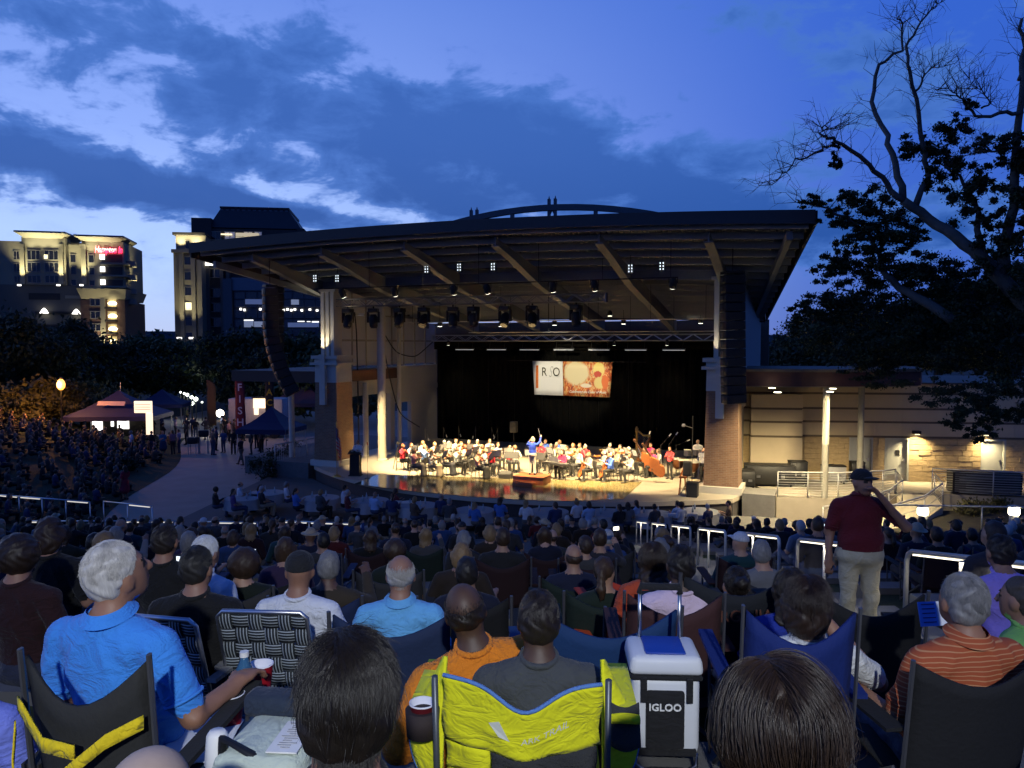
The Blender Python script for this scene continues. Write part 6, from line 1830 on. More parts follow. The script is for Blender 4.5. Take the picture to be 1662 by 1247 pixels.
for i, (u, v) in enumerate(((821, 777), (870, 780))):
 p = on_z(u, v, SZ)
 t = thing('stage_monitor', ('black wedge monitor speaker on the floor left of the podium', 'black wedge monitor speaker on the floor right of the podium')[i], 'loudspeaker', p, SROT, 'wedge monitors by the podium')
 b = MB(); b.add([(-.3, -.2, 0), (.3, -.2, 0), (.3, .25, 0), (-.3, .25, 0), (-.3, -.2, .22), (.3, -.2, .22), (.3, .1, .36), (-.3, .1, .36)], [(3, 2, 1, 0), (4, 5, 6, 7), (0, 1, 5, 4), (1, 2, 6, 5), (2, 3, 7, 6), (3, 0, 4, 7)]); b.build('cabinet', BLACK, t)
 g_ = MB(); g_.slab([(-.27, -.18, .235), (.27, -.18, .235), (.27, .09, .36), (-.27, .09, .36)], .01); g_.build('grille', mat('speaker_grille', (.02, .02, .02), .7), t)
# keyboard player
p = on_z(914, 730, SZ + 1.36); kb_a = math.atan2(COND.y - p.y, COND.x - p.x) - math.pi / 2 + R(20)
person('pianist', (p.x, p.y, SZ), kb_a, (.60, .02, .08), 'bob', 'dark brown', 'keyboard player in a bright red top seated right of the podium')
put_chair((p.x, p.y, SZ), kb_a, 'black chair under the keyboard player in red')
Mz = Matrix.Rotation(kb_a, 3, 'Z'); q = Mz @ Vector((0, .55, 0))
t = thing('keyboard', 'black electric keyboard on a folding stand before the player in red', 'keyboard', (p.x + q.x, p.y + q.y, SZ), kb_a)
m_ = MB(); m_.box((0, 0, .76), (1.35, .34, .10)); bevel(m_.build('case', BLACK, t), .01)
m_ = MB(); m_.box((0, -.09, .815), (1.25, .15, .012)); m_.build('white_keys', mat('ivory', (.7, .7, .65), .3), t)
for i in range(36):
 if i % 7 in (2, 6): continue
 m_ = MB(); m_.box((-.61 + i * .0346, -.06, .828), (.014, .09, .012)); m_.build('black_key', BLACK, t)
for s_ in (-1, 1):
 m_ = MB(); m_.tube((s_ * .45, -.2, 0), (s_ * .3, .2, .72), .018, None, 6); m_.tube((s_ * .45, .2, 0), (s_ * .3, -.2, .72), .018, None, 6); m_.build('leg', STANDM, t)
sh = MB(); sh.slab([(-.28, .12, .86), (.28, .12, .86), (.28, .22, 1.1), (-.28, .22, 1.1)], .006); sh.build('sheet_music', mat('paper', (.75, .74, .70), .8), t)
# cellists
for (u, v, shirt, lab, hs, hcol, cu, cv_) in ((957, 733, (.72, .66, .62), 'cellist in a pale flowered dress at the front of the stage', 'bob', 'blond', 938, 757), (992, 734, (.03, .08, .38), 'cellist in a royal blue jacket seated side-on', 'short', 'white', 975, 760), (1025, 735, WHITE_S, 'player in a white shirt seated at the front right of the cellos', 'bob', 'brown', None, None)):
 p = on_z(u, v, SZ + 1.36); ang = R(75) + math.atan2(COND.y - p.y, COND.x - p.x) - math.pi / 2 - R(60)
 person('mus_low', (p.x, p.y, SZ), ang, shirt, hs, hcol, lab, 'cello players'); put_chair((p.x, p.y, SZ), ang, 'black chair under the ' + lab.split(' at ')[0].split(' seated')[0])
 if cu:
  Mz = Matrix.Rotation(ang, 3, 'Z'); q = Mz @ Vector((0, .38, 0))
  instrument('cello', (p.x + q.x, p.y + q.y, SZ + .55), (R(68), R(0), ang + R(180)), 'glossy red-brown cello between the knees of the ' + lab.split(' at ')[0].split(' seated')[0], 'cellos')
# double basses leaning back to the right, with their players
for i, (u, v, sh, lab, hs, hc_) in enumerate(((1083, 734, (.55, .05, .06), 'bass player in a red patterned top behind the front double bass', 'short', 'dark brown'), (1052, 731, (.50, .02, .12), 'bass player in crimson behind the rear double bass', 'bob', 'brown'))):
 p = on_z(u, v, SZ + 1.75) if False else on_z(u + 4, 778 - i * 8, SZ)
 ang = R(140)
 person('mus_stand', (p.x, p.y, SZ), ang, sh, hs, hc_, lab, 'double bass players', .88)
 b = on_z(1062 + (0 if i == 0 else -14), 786 - i * 9, SZ)
 o = instrument('double_bass', (b.x + .12, b.y + .1, SZ + .78), (R(68), R(28), R(158)), 'glossy orange-brown double bass leaning right, %s of the two' % ('front' if i == 0 else 'rear'), 'double basses')
# harp
p = on_z(1033, 752, SZ)
t = thing('harp', 'golden concert harp column standing above the players', 'harp', (p.x, p.y, SZ), SROT)
GOLD = mat('gilt', (.55, .36, .10), .35, .8)
m_ = MB(); m_.lathe((0, 0, .1), [(.12, 0), (.06, .15), (.05, 1.5), (.08, 1.6), (.09, 1.75), (.03, 1.86)], 12); auto_smooth(m_.build('column', GOLD, t))
m_ = MB(); m_.path([(0, 0, 1.75), (.15, 0, 1.68), (.35, 0, 1.5), (.6, 0, 1.52), (.72, 0, 1.45)], [.05, .05, .045, .05, .06], 8); m_.build('neck', GOLD, t, True)
m_ = MB(); m_.path([(.72, 0, 1.45), (.1, 0, .15)], [.06, .16], 10); m_.build('sound_box', VIOL, t, True)
for i in range(14):
 m_ = MB(); a = i / 13; m_.tube((.06 + .62 * a, 0, 1.66 - .12 * a), (.12 + .6 * a, 0, .25 + 1.16 * a), .0025, None, 4); m_.build('string', WHITE, t)
# percussion on the right
COPP = mat('copper_kettle', (.62, .26, .12), .3, .9)
for i, (u, v, r) in enumerate(((1100, 772, .33), (1122, 778, .36), (1145, 776, .36))):
 p = on_z(u, v, SZ)
 t = thing('timpani', 'copper kettle drum, %s of three at the right of the orchestra' % ('left', 'middle', 'right')[i], 'drum', p, i, 'kettle drums')
 m_ = MB(); m_.lathe((0, 0, .3), [(.05, 0), (r * .6, .08), (r * .92, .28), (r, .5)], 20); auto_smooth(m_.build('kettle', COPP, t))
 m_ = MB(); m_.lathe((0, 0, .8), [(r * 1.03, 0), (r * 1.03, .03), (r * .98, .035)], 20); m_.build('drum_head', mat('drum_skin', (.7, .68, .6), .6), t)
 for a in range(4):
  m_ = MB(); m_.tube((r * .9 * math.cos(a * 1.57), r * .9 * math.sin(a * 1.57), 0), (r * 1.03 * math.cos(a * 1.57), r * 1.03 * math.sin(a * 1.57), .8), .016, None, 5); m_.build('leg', STEEL, t)
for i, (u, v, s_, lab) in enumerate(((1133, 713, .98, 'standing bald percussionist in white at the right of the orchestra'), (1142, 726, .93, 'percussionist in white behind the keyed percussion at the right'))):
 p = on_z(u, v, SZ + BODY['mus_stand'][1][2] * s_ + .125)
 l = to_local(p); p = S(min(l.x, 9.0), l.y)
 person('mus_stand', (p.x, p.y, SZ), R(150), WHITE_S, 'bald', 'black', lab, 'percussion players', s_)
p = on_z(1127, 775, SZ)
t = thing('glockenspiel', 'long pale keyed percussion table on black legs beside the brick pier', 'percussion', p, SROT + R(10))
m_ = MB(); m_.box((0, 0, .85), (1.5, .55, .08)); m_.build('frame', mat('pale_frame', (.6, .58, .5), .5), t)
for i in range(24):
 m_ = MB(); m_.box((-.7 + i * .06, 0, .90), (.045, lerp(.5, .28, i / 23), .02)); m_.build('bar', mat('tone_bar', (.05, .04, .03), .3), t)
for x in (-.6, .6):
 for y in (-.22, .22):
  m_ = MB(); m_.tube((x * 1.1, y, 0), (x * .6, y, .82), .02, None, 6); m_.build('leg', VIOL, t)
for i, (u, v) in enumerate(((1115, 757), (1128, 756), (1140, 756))):
 p = on_z(u, v + 18, SZ); t = thing('concert_tom', 'shiny concert tom drum on a stand, %s of three' % ('left', 'middle', 'right')[i], 'drum', p, 0, 'concert toms')
 m_ = MB(); m_.lathe((0, 0, 1.05), [(.17, 0), (.17, .26)], 16); m_.build('shell', STEEL, t); m_ = MB(); m_.tube((0, 0, 0), (0, 0, 1.05), .018, None, 6); m_.build('stand', STANDM, t)
 m_ = MB(); m_.lathe((0, 0, 1.312), [(.175, 0), (.175, .01)], 16); m_.build('drum_head', mat('drum_skin', (.7, .68, .6), .6), t)
# microphone stands with booms
k = 0
for u, v0, du, vt in ((1048, 772, 6, 705), (1072, 772, 14, 708), (1085, 770, 12, 706), (1097, 772, 18, 716), (720, 735, 4, 706), (744, 732, 3, 705), (772, 733, -4, 708), (798, 735, 3, 706), (808, 738, -5, 709), (691, 738, 4, 711)):
 p = on_z(u, v0, SZ);
 q = at(u + du, vt, p.y)
 t = thing('microphone_stand', 'thin boom microphone stand, %s %s' % (ords[k % 10], 'counted from the double basses' if k < 4 else 'counted from the double basses, behind the violins'), 'microphone', p, 0, 'boom microphones'); k += 1
 m_ = MB(); m_.tube((0, 0, 0), (0, 0, 1.5), .012, None, 6); m_.build('pole', STANDM, t)
 m_ = MB(); e = q - p; m_.tube((0, 0, 1.45), e, .009, None, 5); m_.build('boom', STANDM, t)
 m_ = MB(); d = (e - Vector((0, 0, 1.45))).normalized(); m_.tube(e, e + d * .16, .028, .028, 8); m_.build('microphone', mat('mic_silver', (.35, .35, .34), .35, .7), t)
 m_ = MB(); m_.lathe((0, 0, 0), [(.14, 0), (.14, .02)], 12); m_.build('base', STANDM, t)
# tall pole speaker behind the orchestra, speaker on stand right
def pole_speaker(p, h_, w_, lab, rz):
 t = thing('pole_speaker', lab, 'loudspeaker', p, rz)
 m_ = MB(); m_.tube((0, 0, 0), (0, 0, h_), .018, None, 6); m_.build('pole', STANDM, t)
 for a in range(3):
  m_ = MB(); m_.tube((0, 0, .5), (.4 * math.cos(a * 2.09), .4 * math.sin(a * 2.09), 0), .014, None, 5); m_.build('leg', STANDM, t)
 m_ = MB(); m_.box((0, 0, h_ + .3), (w_, w_ * .9, .62), taper=.95); bevel(m_.build('cabinet', mat('speaker_charcoal', (.03, .03, .03), .6), t), .02)
 m_ = MB(); m_.box((0, -w_ * .46, h_ + .3), (w_ * .8, .02, .5)); m_.build('grille', mat('speaker_grille', (.02, .02, .02), .7), t)
p = S(*to_local(on_z(834, 740, SZ)).xy); p.z = SZ
pole_speaker(p, 1.35, .38, 'dark loudspeaker on a pole behind the wind players left of the conductor', SROT)
p = on_z(1115, 800, SZ); pole_speaker(p, .75, .34, 'black loudspeaker on a short stand at the front right of the stage', SROT)
p = on_z(1124, 806, SZ); t = thing('subwoofer', 'black boxy subwoofer on the stage floor by the right brick pier', 'loudspeaker', p, SROT)
m_ = MB(); m_.box((0, 0, .3), (.45, .5, .6)); bevel(m_.build('cabinet', BLACK, t), .02); m_ = MB(); m_.box((0, -.256, .3), (.4, .012, .54)); m_.build('grille', mat('speaker_grille', (.02, .02, .02), .7), t)
p = on_z(1108, 803, SZ); t = thing('stool', 'tall brown wooden stool at the front right of the stage', 'stool', p, SROT)
m_ = MB(); m_.lathe((0, 0, .72), [(.17, 0), (.18, .04)], 14); m_.build('seat', VIOL, t)
for a in range(4):
 m_ = MB(); m_.tube((.2 * math.cos(a * 1.57 + .78), .2 * math.sin(a * 1.57 + .78), 0), (.12 * math.cos(a * 1.57 + .78), .12 * math.sin(a * 1.57 + .78), .72), .017, None, 6); m_.build('leg', VIOL, t)
m_ = MB(); m_.path([(.17 * math.cos(a * 1.57 + .78), .17 * math.sin(a * 1.57 + .78), .25) for a in range(4)], .012, 6, closed=True); m_.build('footrest', VIOL, t)
p = on_z(1123, 786, SZ); t = thing('light_stand', 'tall thin stand with a small lamp head beside the drums', 'stand', p, 0)
m_ = MB(); m_.tube((0, 0, 0), (0, 0, 3.1), .018, None, 6); m_.build('pole', STANDM, t)
m_ = MB(); m_.tube((0, 0, 2.55), (-.4, -.05, 2.68), .014, None, 5); m_.lathe((-.42, -.06, 2.62), [(.07, 0), (.09, .06), (.06, .13)], 10); m_.build('lamp_head', STEEL, t)
m_ = MB(); m_.lathe((0, 0, 0), [(.2, 0), (.2, .02)], 12); m_.build('base', STANDM, t)
# announcer, lectern, flag and camera tripod at the left of the stage
p = on_z(581, 712, SZ + 1.78); person('mus_stand', (p.x, p.y, SZ), R(165), (.70, .68, .62), 'bald', 'black', 'announcer in a white shirt and dark tie behind the lectern')
q = on_z(577, 772, SZ); t = thing('lectern', 'black lectern in front of the announcer by the left brick pier', 'lectern', q, SROT + R(20))
m_ = MB(); m_.box((0, 0, .52), (.5, .38, 1.04), taper=.92); m_.build('body', BLACK, t); m_ = MB(); m_.slab([(-.32, -.25, 1.05), (.32, -.25, 1.05), (.32, .25, 1.2), (-.32, .25, 1.2)], .03); m_.build('reading_top', BLACK, t)
m_ = MB(); m_.box((0, 0, .02), (.6, .5, .04)); m_.build('base', BLACK, t); m_ = MB(); m_.path([(0, .1, 1.15), (0, .05, 1.4), (0, .15, 1.5)], .008, 6); m_.build('gooseneck', STANDM, t, True)
q = on_z(597, 777, SZ); t = thing('microphone_stand', 'straight microphone stand with a red-tipped microphone in front of the lectern', 'microphone', q, 0, 'boom microphones')
m_ = MB(); m_.tube((0, 0, 0), (0, 0, 1.62), .012, None, 6); m_.build('pole', STANDM, t); m_ = MB(); m_.lathe((0, 0, 0), [(.16, 0), (.16, .02)], 12); m_.build('base', STANDM, t); m_ = MB(); m_.tube((0, 0, 1.6), (0, -.08, 1.72), .025, .03, 8); m_.build('microphone', mat('red_foam', (.4, .03, .02), .8), t)
# flag
def flag_mat():
 m = bpy.data.materials.new('flag_cloth'); m.use_nodes = True
 N = NT(m.node_tree); b = m.node_tree.nodes['Principled BSDF']; tc = N.n('ShaderNodeTexCoord'); s = N.n('ShaderNodeSeparateXYZ'); N.l(tc.outputs['UV'], s.inputs[0])
 st = N.m('GREATER_THAN', N.m('FRACT', N.m('MULTIPLY', s.outputs[1], 6.5)), .5)
 can = N.m('MULTIPLY', N.m('LESS_THAN', s.outputs[0], .4), N.m('GREATER_THAN', s.outputs[1], .46))
 N.l(N.mix(can, N.mix(st, c4((.55, .03, .04)), c4((.7, .68, .64))), c4((.02, .03, .13))), b.inputs['Base Color']); b.inputs['Roughness'].default_value = .8
 return m
q = on_z(547, 774, SZ); t = thing('flag', 'striped national flag drooping on a pole beside the left brick pier', 'flag', q, SROT)
m_ = MB(); m_.tube((0, 0, 0), (0, 0, 2.5), .018, None, 8); m_.lathe((0, 0, 2.5), [(.03, 0), (.04, .05), (.005, .16)], 8); m_.build('pole', mat('gilt', (.55, .36, .10), .35, .8), t)
m_ = MB(); m_.lathe((0, 0, 0), [(.2, 0), (.18, .05), (.04, .12)], 14); m_.build('base', mat('gilt', (.55, .36, .10), .35, .8), t)
m_ = MB(); nu, nv = 30, 16
def ff(u, v):
 # cloth hangs in folds from the pole: fly end droops far down
 r = .03 + .30 * u ** .9; z = 2.42 - 1.05 * (1 - v) - 1.05 * u ** 1.15
 return (.02 + .26 * u + .03 * math.sin(u * 16), -.02 - .10 * math.sin(u * 15 + v), z + .25 * (1 - v) * u)
m_.grid(ff, nu, nv); fo = m_.build('cloth', flag_mat(), t, True)
uv = fo.data.uv_layers.new(name='UVMap')
for lp_ in fo.data.loops:
 vi = lp_.vertex_index; uv.data[lp_.index].uv = ((vi % (nu + 1)) / nu, (vi // (nu + 1)) / nv)
q = on_z(646, 763, SZ); t = thing('camera_tripod', 'black camera tripod standing beside the leftmost violinist', 'tripod', q, 0)
for a in range(3):
 m_ = MB(); m_.tube((.35 * math.cos(a * 2.09 + .4), .35 * math.sin(a * 2.09 + .4), 0), (0, 0, 1.25), .018, None, 6); m_.build('leg', STANDM, t)
m_ = MB(); m_.box((0, 0, 1.36), (.12, .2, .12)); m_.tube((0, 0, 1.2), (0, 0, 1.32), .02, None, 6); m_.build('head', STANDM, t)
# backstage: road cases, gear and a crew member under the canopy
for i, (u, v, sx_, sy_, sz_, lab) in enumerate(((1248, 772, 2.1, .7, .9, 'long black road case behind the terrace railing'), (1294, 772, .75, .6, 1.05, 'upright black equipment rack with a small lit edge beside the crew member'), (1208, 776, .8, .6, .75, 'small black road case beside the right brick pier'), (1352, 768, 1.0, .5, .75, 'grey mixing desk on a stand behind the round column'), (1390, 765, .6, .5, .85, 'dark equipment rack beside the grey doors'))):
 p = on_z(u, v + 16, SZ)
 t = thing('road_case', lab, 'case', p, WROT, 'backstage equipment cases')
 m_ = MB(); m_.box((0, 0, sz_ * .45 + .1), (sx_, sy_, sz_ * .9)); bevel(m_.build('body', BLACK if i != 3 else mat('desk_grey', (.3, .3, .3), .5), t), .02, 1)
 m_ = MB(); m_.box((0, 0, sz_ * .93 + .1), (sx_ * 1.01, sy_ * 1.02, .06)); m_.build('lid', BLACK, t)
 for a in (-1, 1):
  for b_ in (-1, 1):
   m_ = MB(); m_.lathe((a * sx_ * .42, b_ * sy_ * .38, 0), [(.04, 0), (.04, .1)], 8); m_.build('caster', STANDM, t)
  m_ = MB(); m_.box((a * sx_ * .25, -sy_ * .5 - .012, sz_ * .5), (.16, .02, .1)); m_.build('handle', STEEL, t)
p = on_z(1296, 780, SZ); person('stand_a', (p.x, p.y + .9, SZ), R(170), (.65, .05, .03), 'short', 'white', 'crew member with white hair in a red-orange shirt behind the road cases', None, .78)
# ------------------------------------------------------------------ plaza: tents, trucks, flags, lamp, people
BLUET = mat('blue_canopy', (0.022, 0.018, 0.075), 0.7, var=.08, scale=2); BLUET2 = mat('royal_canopy', (.006, .012, .06), .7, var=.08, scale=2)
def tent(p, w, d, he, hp, m, label, rz=0.0):
 t = thing('canopy_tent', label, 'tent', p, rz)
 c = MB(); n = 6
 for q in range(4):
  a = Matrix.Rotation(q * math.pi / 2, 3, 'Z'); W_, D_ = (w, d) if q % 2 == 0 else (d, w)
  c.sheet(lambda u, v, a=a, W_=W_, D_=D_: a @ Vector((lerp(-W_ / 2, W_ / 2, u) * (1 - v), -D_ / 2 * (1 - v), lerp(he, hp, v) - .16 * math.sin(v * math.pi) )), n, 5, .015)
 c.build('roof', m, t)
 for q in range(4):
  a = Matrix.Rotation(q * math.pi / 2, 3, 'Z'); W_, D_ = (w, d) if q % 2 == 0 else (d, w)
  v_ = MB(); v_.sheet(lambda u, v, a=a, W_=W_, D_=D_: a @ Vector((lerp(-W_ / 2, W_ / 2, u), -D_ / 2 - .02, he - .28 * v - .03 * math.sin(u * 25) ** 2 * v)), 24, 1, .012); v_.build('valance', m, t)
 for sx in (-1, 1):
  for sy in (-1, 1):
   l = MB(); l.tube((sx * w * .48, sy * d * .48, 0), (sx * w * .48, sy * d * .48, he), .03, None, 6); l.build('leg', ALU, t)
 return t
def gp(u, Y, z=0.0): return Vector(((u - 831) / F * Y, Y, z))
T1 = tent(gp(192, 56), 6.1, 4.5, 2.25, 4.0, BLUET, 'large peaked blue canopy tent with a pale banner on its roof', R(6))
m_ = MB(); m_.slab([(-.9, -1.62, 3.02), (.95, -1.62, 2.98), (.95, -1.35, 3.26), (-.9, -1.35, 3.3)], .02); m_.build('roof_banner', mat('pink_banner', (.6, .42, .42), .7), T1)
m_ = MB(); m_.tube((.1, 0, 3.98), (.1, 0, 4.6), .02, None, 6); m_.build('finial', ALU, T1)
lamp('tent_lamp', 'POINT', (-.6, .4, 1.6), 14, (1, .9, .7), .1, parent=T1)
T2 = tent(gp(440, 50), 3.3, 3.3, 1.95, 3.3, BLUET2, 'small royal blue pop-up tent near the left brick pier', R(-8))
tent(gp(262, 66), 4.0, 3.6, 2.3, 3.5, BLUET2, 'far blue canopy tent just behind the lit sign', R(10))
tent(gp(492, 66), 5, 4, 2.4, 4.3, mat('maroon_canopy', (.12, .05, .055), .7), 'dull maroon canopy tent behind the left brick pier', R(0))
# lit menu sign of the left stall and trailers
WARMP = emat('lit_menu_panel', (1, .72, .45), 1.5)
sgn = thing('menu_sign', 'glowing white menu board with an upright lit panel beside the large blue tent', 'sign', gp(232, 53))
m_ = MB(); m_.box((-.05, 0, 3.02), (1.22, .14, .82)); bevel(m_.build('sign_box', WARMP, sgn), .03); m_ = MB(); m_.box((.35, 0, 1.85), (.42, .14, 1.5)); m_.build('upright_panel', WARMP, sgn)
for z in (2.86, 3.02, 3.2):
 m_ = MB(); m_.box((-.05, -.08, z), (1.05, .02, .03)); m_.build('menu_line', mat('menu_line', (.5, .35, .25), .7), sgn)
m_ = MB(); m_.box((.35, 0, .55), (.12, .1, 1.1)); m_.build('post', BLACK, sgn)
trk = thing('food_trailer', 'dark food trailer with a bright serving window under the large blue tent', 'food trailer', gp(190, 58.5), R(4))
m_ = MB(); m_.box((0, .9, 1.35), (4.8, 1.8, 2.1)); bevel(m_.build('body', mat('trailer_dark', (.05, .045, .045), .5), trk), .05)
for x, z, w_, h_, m2 in ((-1.55, 1.35, .75, 1.1, emat('hatch_light', (1, .95, .88), 2.2)), (.35, 1.5, .85, 1.2, emat('hatch_light', (1, .95, .88), 2.2)), (-1.2, 1.95, .55, .55, emat('red_light', (1, .02, .05), 1.2)), (-.45, 1.6, .2, 1.0, emat('hatch_light', (1, .95, .88), 2.2))):
 m_ = MB(); m_.box((x, -.03, z), (w_, .05, h_)); m_.build('serving_hatch', m2, trk)
for x in (-1.4, 1.4):
 m_ = MB(); m_.tube((x, .1, .32), (x, .35, .32), .32, None, 16); m_.build('wheel', BLACK, trk)
trk = thing('food_truck', 'white food truck with a lit menu panel behind the small royal blue tent', 'food truck', gp(413, 60), R(-5))
m_ = MB(); m_.box((0, 1, 1.75), (4.4, 2, 2.7)); bevel(m_.build('body', mat('truck_white', (.35, .33, .36), .4), trk), .06)
m_ = MB(); m_.box((.55, -.04, 2.75), (1.35, .06, .75)); m_.build('menu_panel', WARMP, trk)
m_ = MB(); m_.box((.1, -.04, 2.1), (.35, .06, .5)); m_.build('serving_hatch', WARMP, trk); m_ = MB(); m_.box((.55, -.1, 3.2), (1.5, .2, .12)); m_.build('awning_rail', BLACK, trk)
for x in (-1.5, 1.5):
 m_ = MB(); m_.tube((x, -.02, .4), (x, .3, .4), .4, None, 16); m_.build('wheel', BLACK, trk)
# feather flags
def feather(p, h_, w_, m, txt, lm, label, n0=0):
 t = thing('feather_flag', label, 'flag', p, 0)
 m_ = MB(); m_.tube((0, 0, 0), (0, 0, 1.0), .025, None, 6); m_.path([(0, 0, 1.0), (0, 0, h_ - .5), (.06, 0, h_ - .1), (w_ * .5, 0, h_)], .018, 6); m_.build('pole', BLACK, t, True)
 def fn(u, v): return (u * w_ * (1 if v < .8 else math.sqrt(max(0.02, 1 - ((v - .8) / .2) ** 2))), -.03 + .05 * math.sin(v * 8) * u, lerp(1.0, h_ - .02, v))
 m_ = MB(); m_.sheet(fn, 4, 16, .012); m_.build('cloth', m, t, True)
 for i, ch in enumerate(txt):
  me = text_mesh(ch, w_ * 1.05, .004, bold=.01); me.materials.append(lm)
  o = bpy.data.objects.new('letter', me); COL.objects.link(o); o.parent = t; o.rotation_euler = (R(90), 0, 0); o.location = (w_ * .5, -.10, h_ - .35 - w_ * .5 - i * (h_ - 1.5) / len(txt))
 return t
feather(gp(381, 56), 4.9, .72, mat('flag_maroon', (.16, .012, .02), .7), 'FISH', mat('flag_white', (.7, .6, .6), .7), 'maroon feather flag with upright white letters FISH')
feather(gp(430, 55.5), 5.3, .62, mat('flag_black', (.02, .012, .01), .7), 'TACOS', mat('flag_yellow', (.85, .42, .02), .7), 'black feather flag with yellow and red letters above the small blue tent')
feather(gp(335, 60), 4.6, .7, mat('flag_brown', (.10, .055, .02), .7), '', None, 'plain dull brown curved feather flag behind the plaza crowd')
lamp('flag_fill', 'POINT', (.5, -1.6, 2.7), 60, (1, .7, .4), .15, parent=trk)  # added lamp without a fixture, before the truck panel, to light the flags
# street lamp and small far lights
sl = thing('street_lamp', 'street lamp with a glaring orange globe at the left of the plaza', 'street lamp', gp(98, 53))
m_ = MB(); m_.lathe((0, 0, 0), [(.16, 0), (.12, .5), (.06, .7), (.045, 4.1), (.1, 4.2)], 12); auto_smooth(m_.build('post', BLACK, sl))
m_ = MB(); m_.lathe((0, 0, 4.2), [(.1, 0), (.24, .18), (.27, .4), (.2, .62), (.08, .75)], 16); m_.build('globe', emat('sodium_globe', (1, .40, .04), 3.2), sl, True)
m_ = MB(); m_.lathe((0, 0, 4.95), [(.12, 0), (.02, .18)], 10); m_.build('finial', BLACK, sl)
lamp('sodium_light', 'POINT', (0, -.45, 4.55), 1100, (1, .42, .08), .25, parent=sl)
def dot(u, v, Y, r, col, e, label, glow=0):
 p = at(u, v, Y); t = thing('distant_lamp', label, 'street lamp', (p.x, p.y, 0), 0, 'small far lamps')
 m_ = MB(); m_.lathe((0, 0, p.z - r), [(r * .3, 0), (r, r * .6), (r, r * 1.4), (r * .3, 2 * r)], 10); m_.build('globe', emat('lamp_%02d%02d%02d_%d' % (col[0] * 10, col[1] * 10, col[2] * 10, e), col, e), t, True)
 m_ = MB(); m_.tube((0, 0, -1), (0, 0, p.z - r), .05, None, 5); m_.build('post', BLACK, t)
 if glow: lamp('lamp_glow', 'POINT', (0, -.5, p.z), glow, col, .15, parent=t)
for i, (u, v, r) in enumerate(((293, 637, .13), (299, 639, .15), (304, 641, .22), (311, 645, .22), (318, 648, .28), (312, 655, .25), (328, 653, .13))):
 dot(u, v, 74, r * .7, (.9, 1, .85), 4, 'small white lamp in the row receding among the trees, %s from the left' % ords[i], 60 if i in (2, 4) else 0)
dot(357, 671, 62, .3, (1, .95, .8), 16, 'bright round white lamp above the plaza crowd', 160)
dot(139, 614, 88, .25, (1, .6, .25), 9, 'tiny orange lamp between the street lamp and the blue tent')
for i, (u, v, r, c_) in enumerate(((1300, 589, .5, (1, .5, .15)), (1291, 594, .55, (1, 1, .95)), (1355, 596, .32, (1, .55, .15)), (1379, 547, .4, (1, .75, .5)), (1518, 538, .36, (1, .45, .12)), (1541, 622, .3, (.9, 1, .9)), (1262, 598, .25, (1, .6, .2)), (1486, 566, .42, (.95, .95, 1)), (1497, 560, .3, (.95, .95, 1)), (1480, 573, .25, (.95, .95, 1)), (1506, 647, .2, (1, 1, .9)), (1634, 650, .22, (1, 1, .9)))):
 dot(u, v, 148 if i < 4 or i == 6 else 75, r * (1 if i < 4 or i == 6 else .55), c_, 9, 'far %s point of light behind the backstage building, %s of twelve' % ('orange' if c_[2] < .4 else 'white', ords[i]))
dot(222, 556, 420, .9, (1, .9, .7), 6, 'far pale lamp low in the gap between hotel and tower'); dot(206, 578, 150, .6, (1, .55, .2), 10, 'orange lamp at the foot of the hotel brick corner', 300)
# people on the plaza
PP = [(145, 738, 'stand_c', (.02, .02, .025), 'short', 'dark brown', 'in black at the tent counter'), (167, 740, 'stand_a', (.015, .015, .02), 'cap', 'black', 'in black with a cap under the blue tent'), (183, 741, 'stand_b', (.03, .03, .035), 'short', 'black', 'in charcoal between tent and white shirt'),
   (214, 742, 'stand_a', (.42, .45, .55), 'short', 'grey', 'in a pale blue shirt before the menu sign'), (232, 739, 'stand_b', (.06, .05, .05), 'bob', 'brown', 'in dull brown just right of the pale shirt'), (246, 738, 'stand_c', (.02, .02, .02), 'short', 'black', 'in black beneath the lit upright panel'),
   (265, 740, 'stand_skirt', (.02, .13, .26), 'bob', 'auburn', 'in a teal top and black skirt'), (281, 738, 'stand_b', (.35, .16, .18), 'long', 'dark brown', 'in dusty pink beside the teal top'), (291, 736, 'stand_a', (.20, .20, .32), 'short', 'dark brown', 'in a grey-blue shirt beside the pink one'),
   (346, 739, 'stand_a', (.08, .085, .07), 'short', 'grey', 'in a mottled green shirt and shorts'), (363, 735, 'stand_b', (.04, .08, .18), 'short', 'brown', 'in a blue shirt right of the mottled green one'), (379, 738, 'stand_c', (.02, .02, .02), 'cap', 'black', 'in black left of the small blue tent'),
   (392, 755, 'walk', (.02, .022, .025), 'cap', 'black', 'in dark clothes walking before the small blue tent'), (372, 716, 'stand_a', (.60, .30, .30), 'short', 'grey', 'in a pink shirt far back by the food truck'), (285, 712, 'stand_c', (.5, .34, .36), 'long', 'brown', 'in pale pink far back behind the plaza'), (303, 712, 'stand_b', (.04, .03, .05), 'short', 'black', 'in dark purple far back under the lamps'),
   (318, 712, 'stand_a', (.02, .02, .02), 'short', 'black', 'in black far back beside the brown flag'), (335, 714, 'stand_c', (.06, .05, .05), 'short', 'brown', 'in grey far back under the brown flag'), (304, 690, 'stand_b', (.45, .36, .10), 'short', 'grey', 'in mustard farthest back on the path'), (408, 738, 'stand_b', (.03, .03, .03), 'short', 'black', 'in black under the small blue tent'), (425, 737, 'stand_a', (.05, .05, .06), 'short', 'grey', 'in grey under the small blue tent'), (60, 716, 'stand_c', (.10, .08, .08), 'short', 'brown', 'standing on the bank below the orange lamp')]
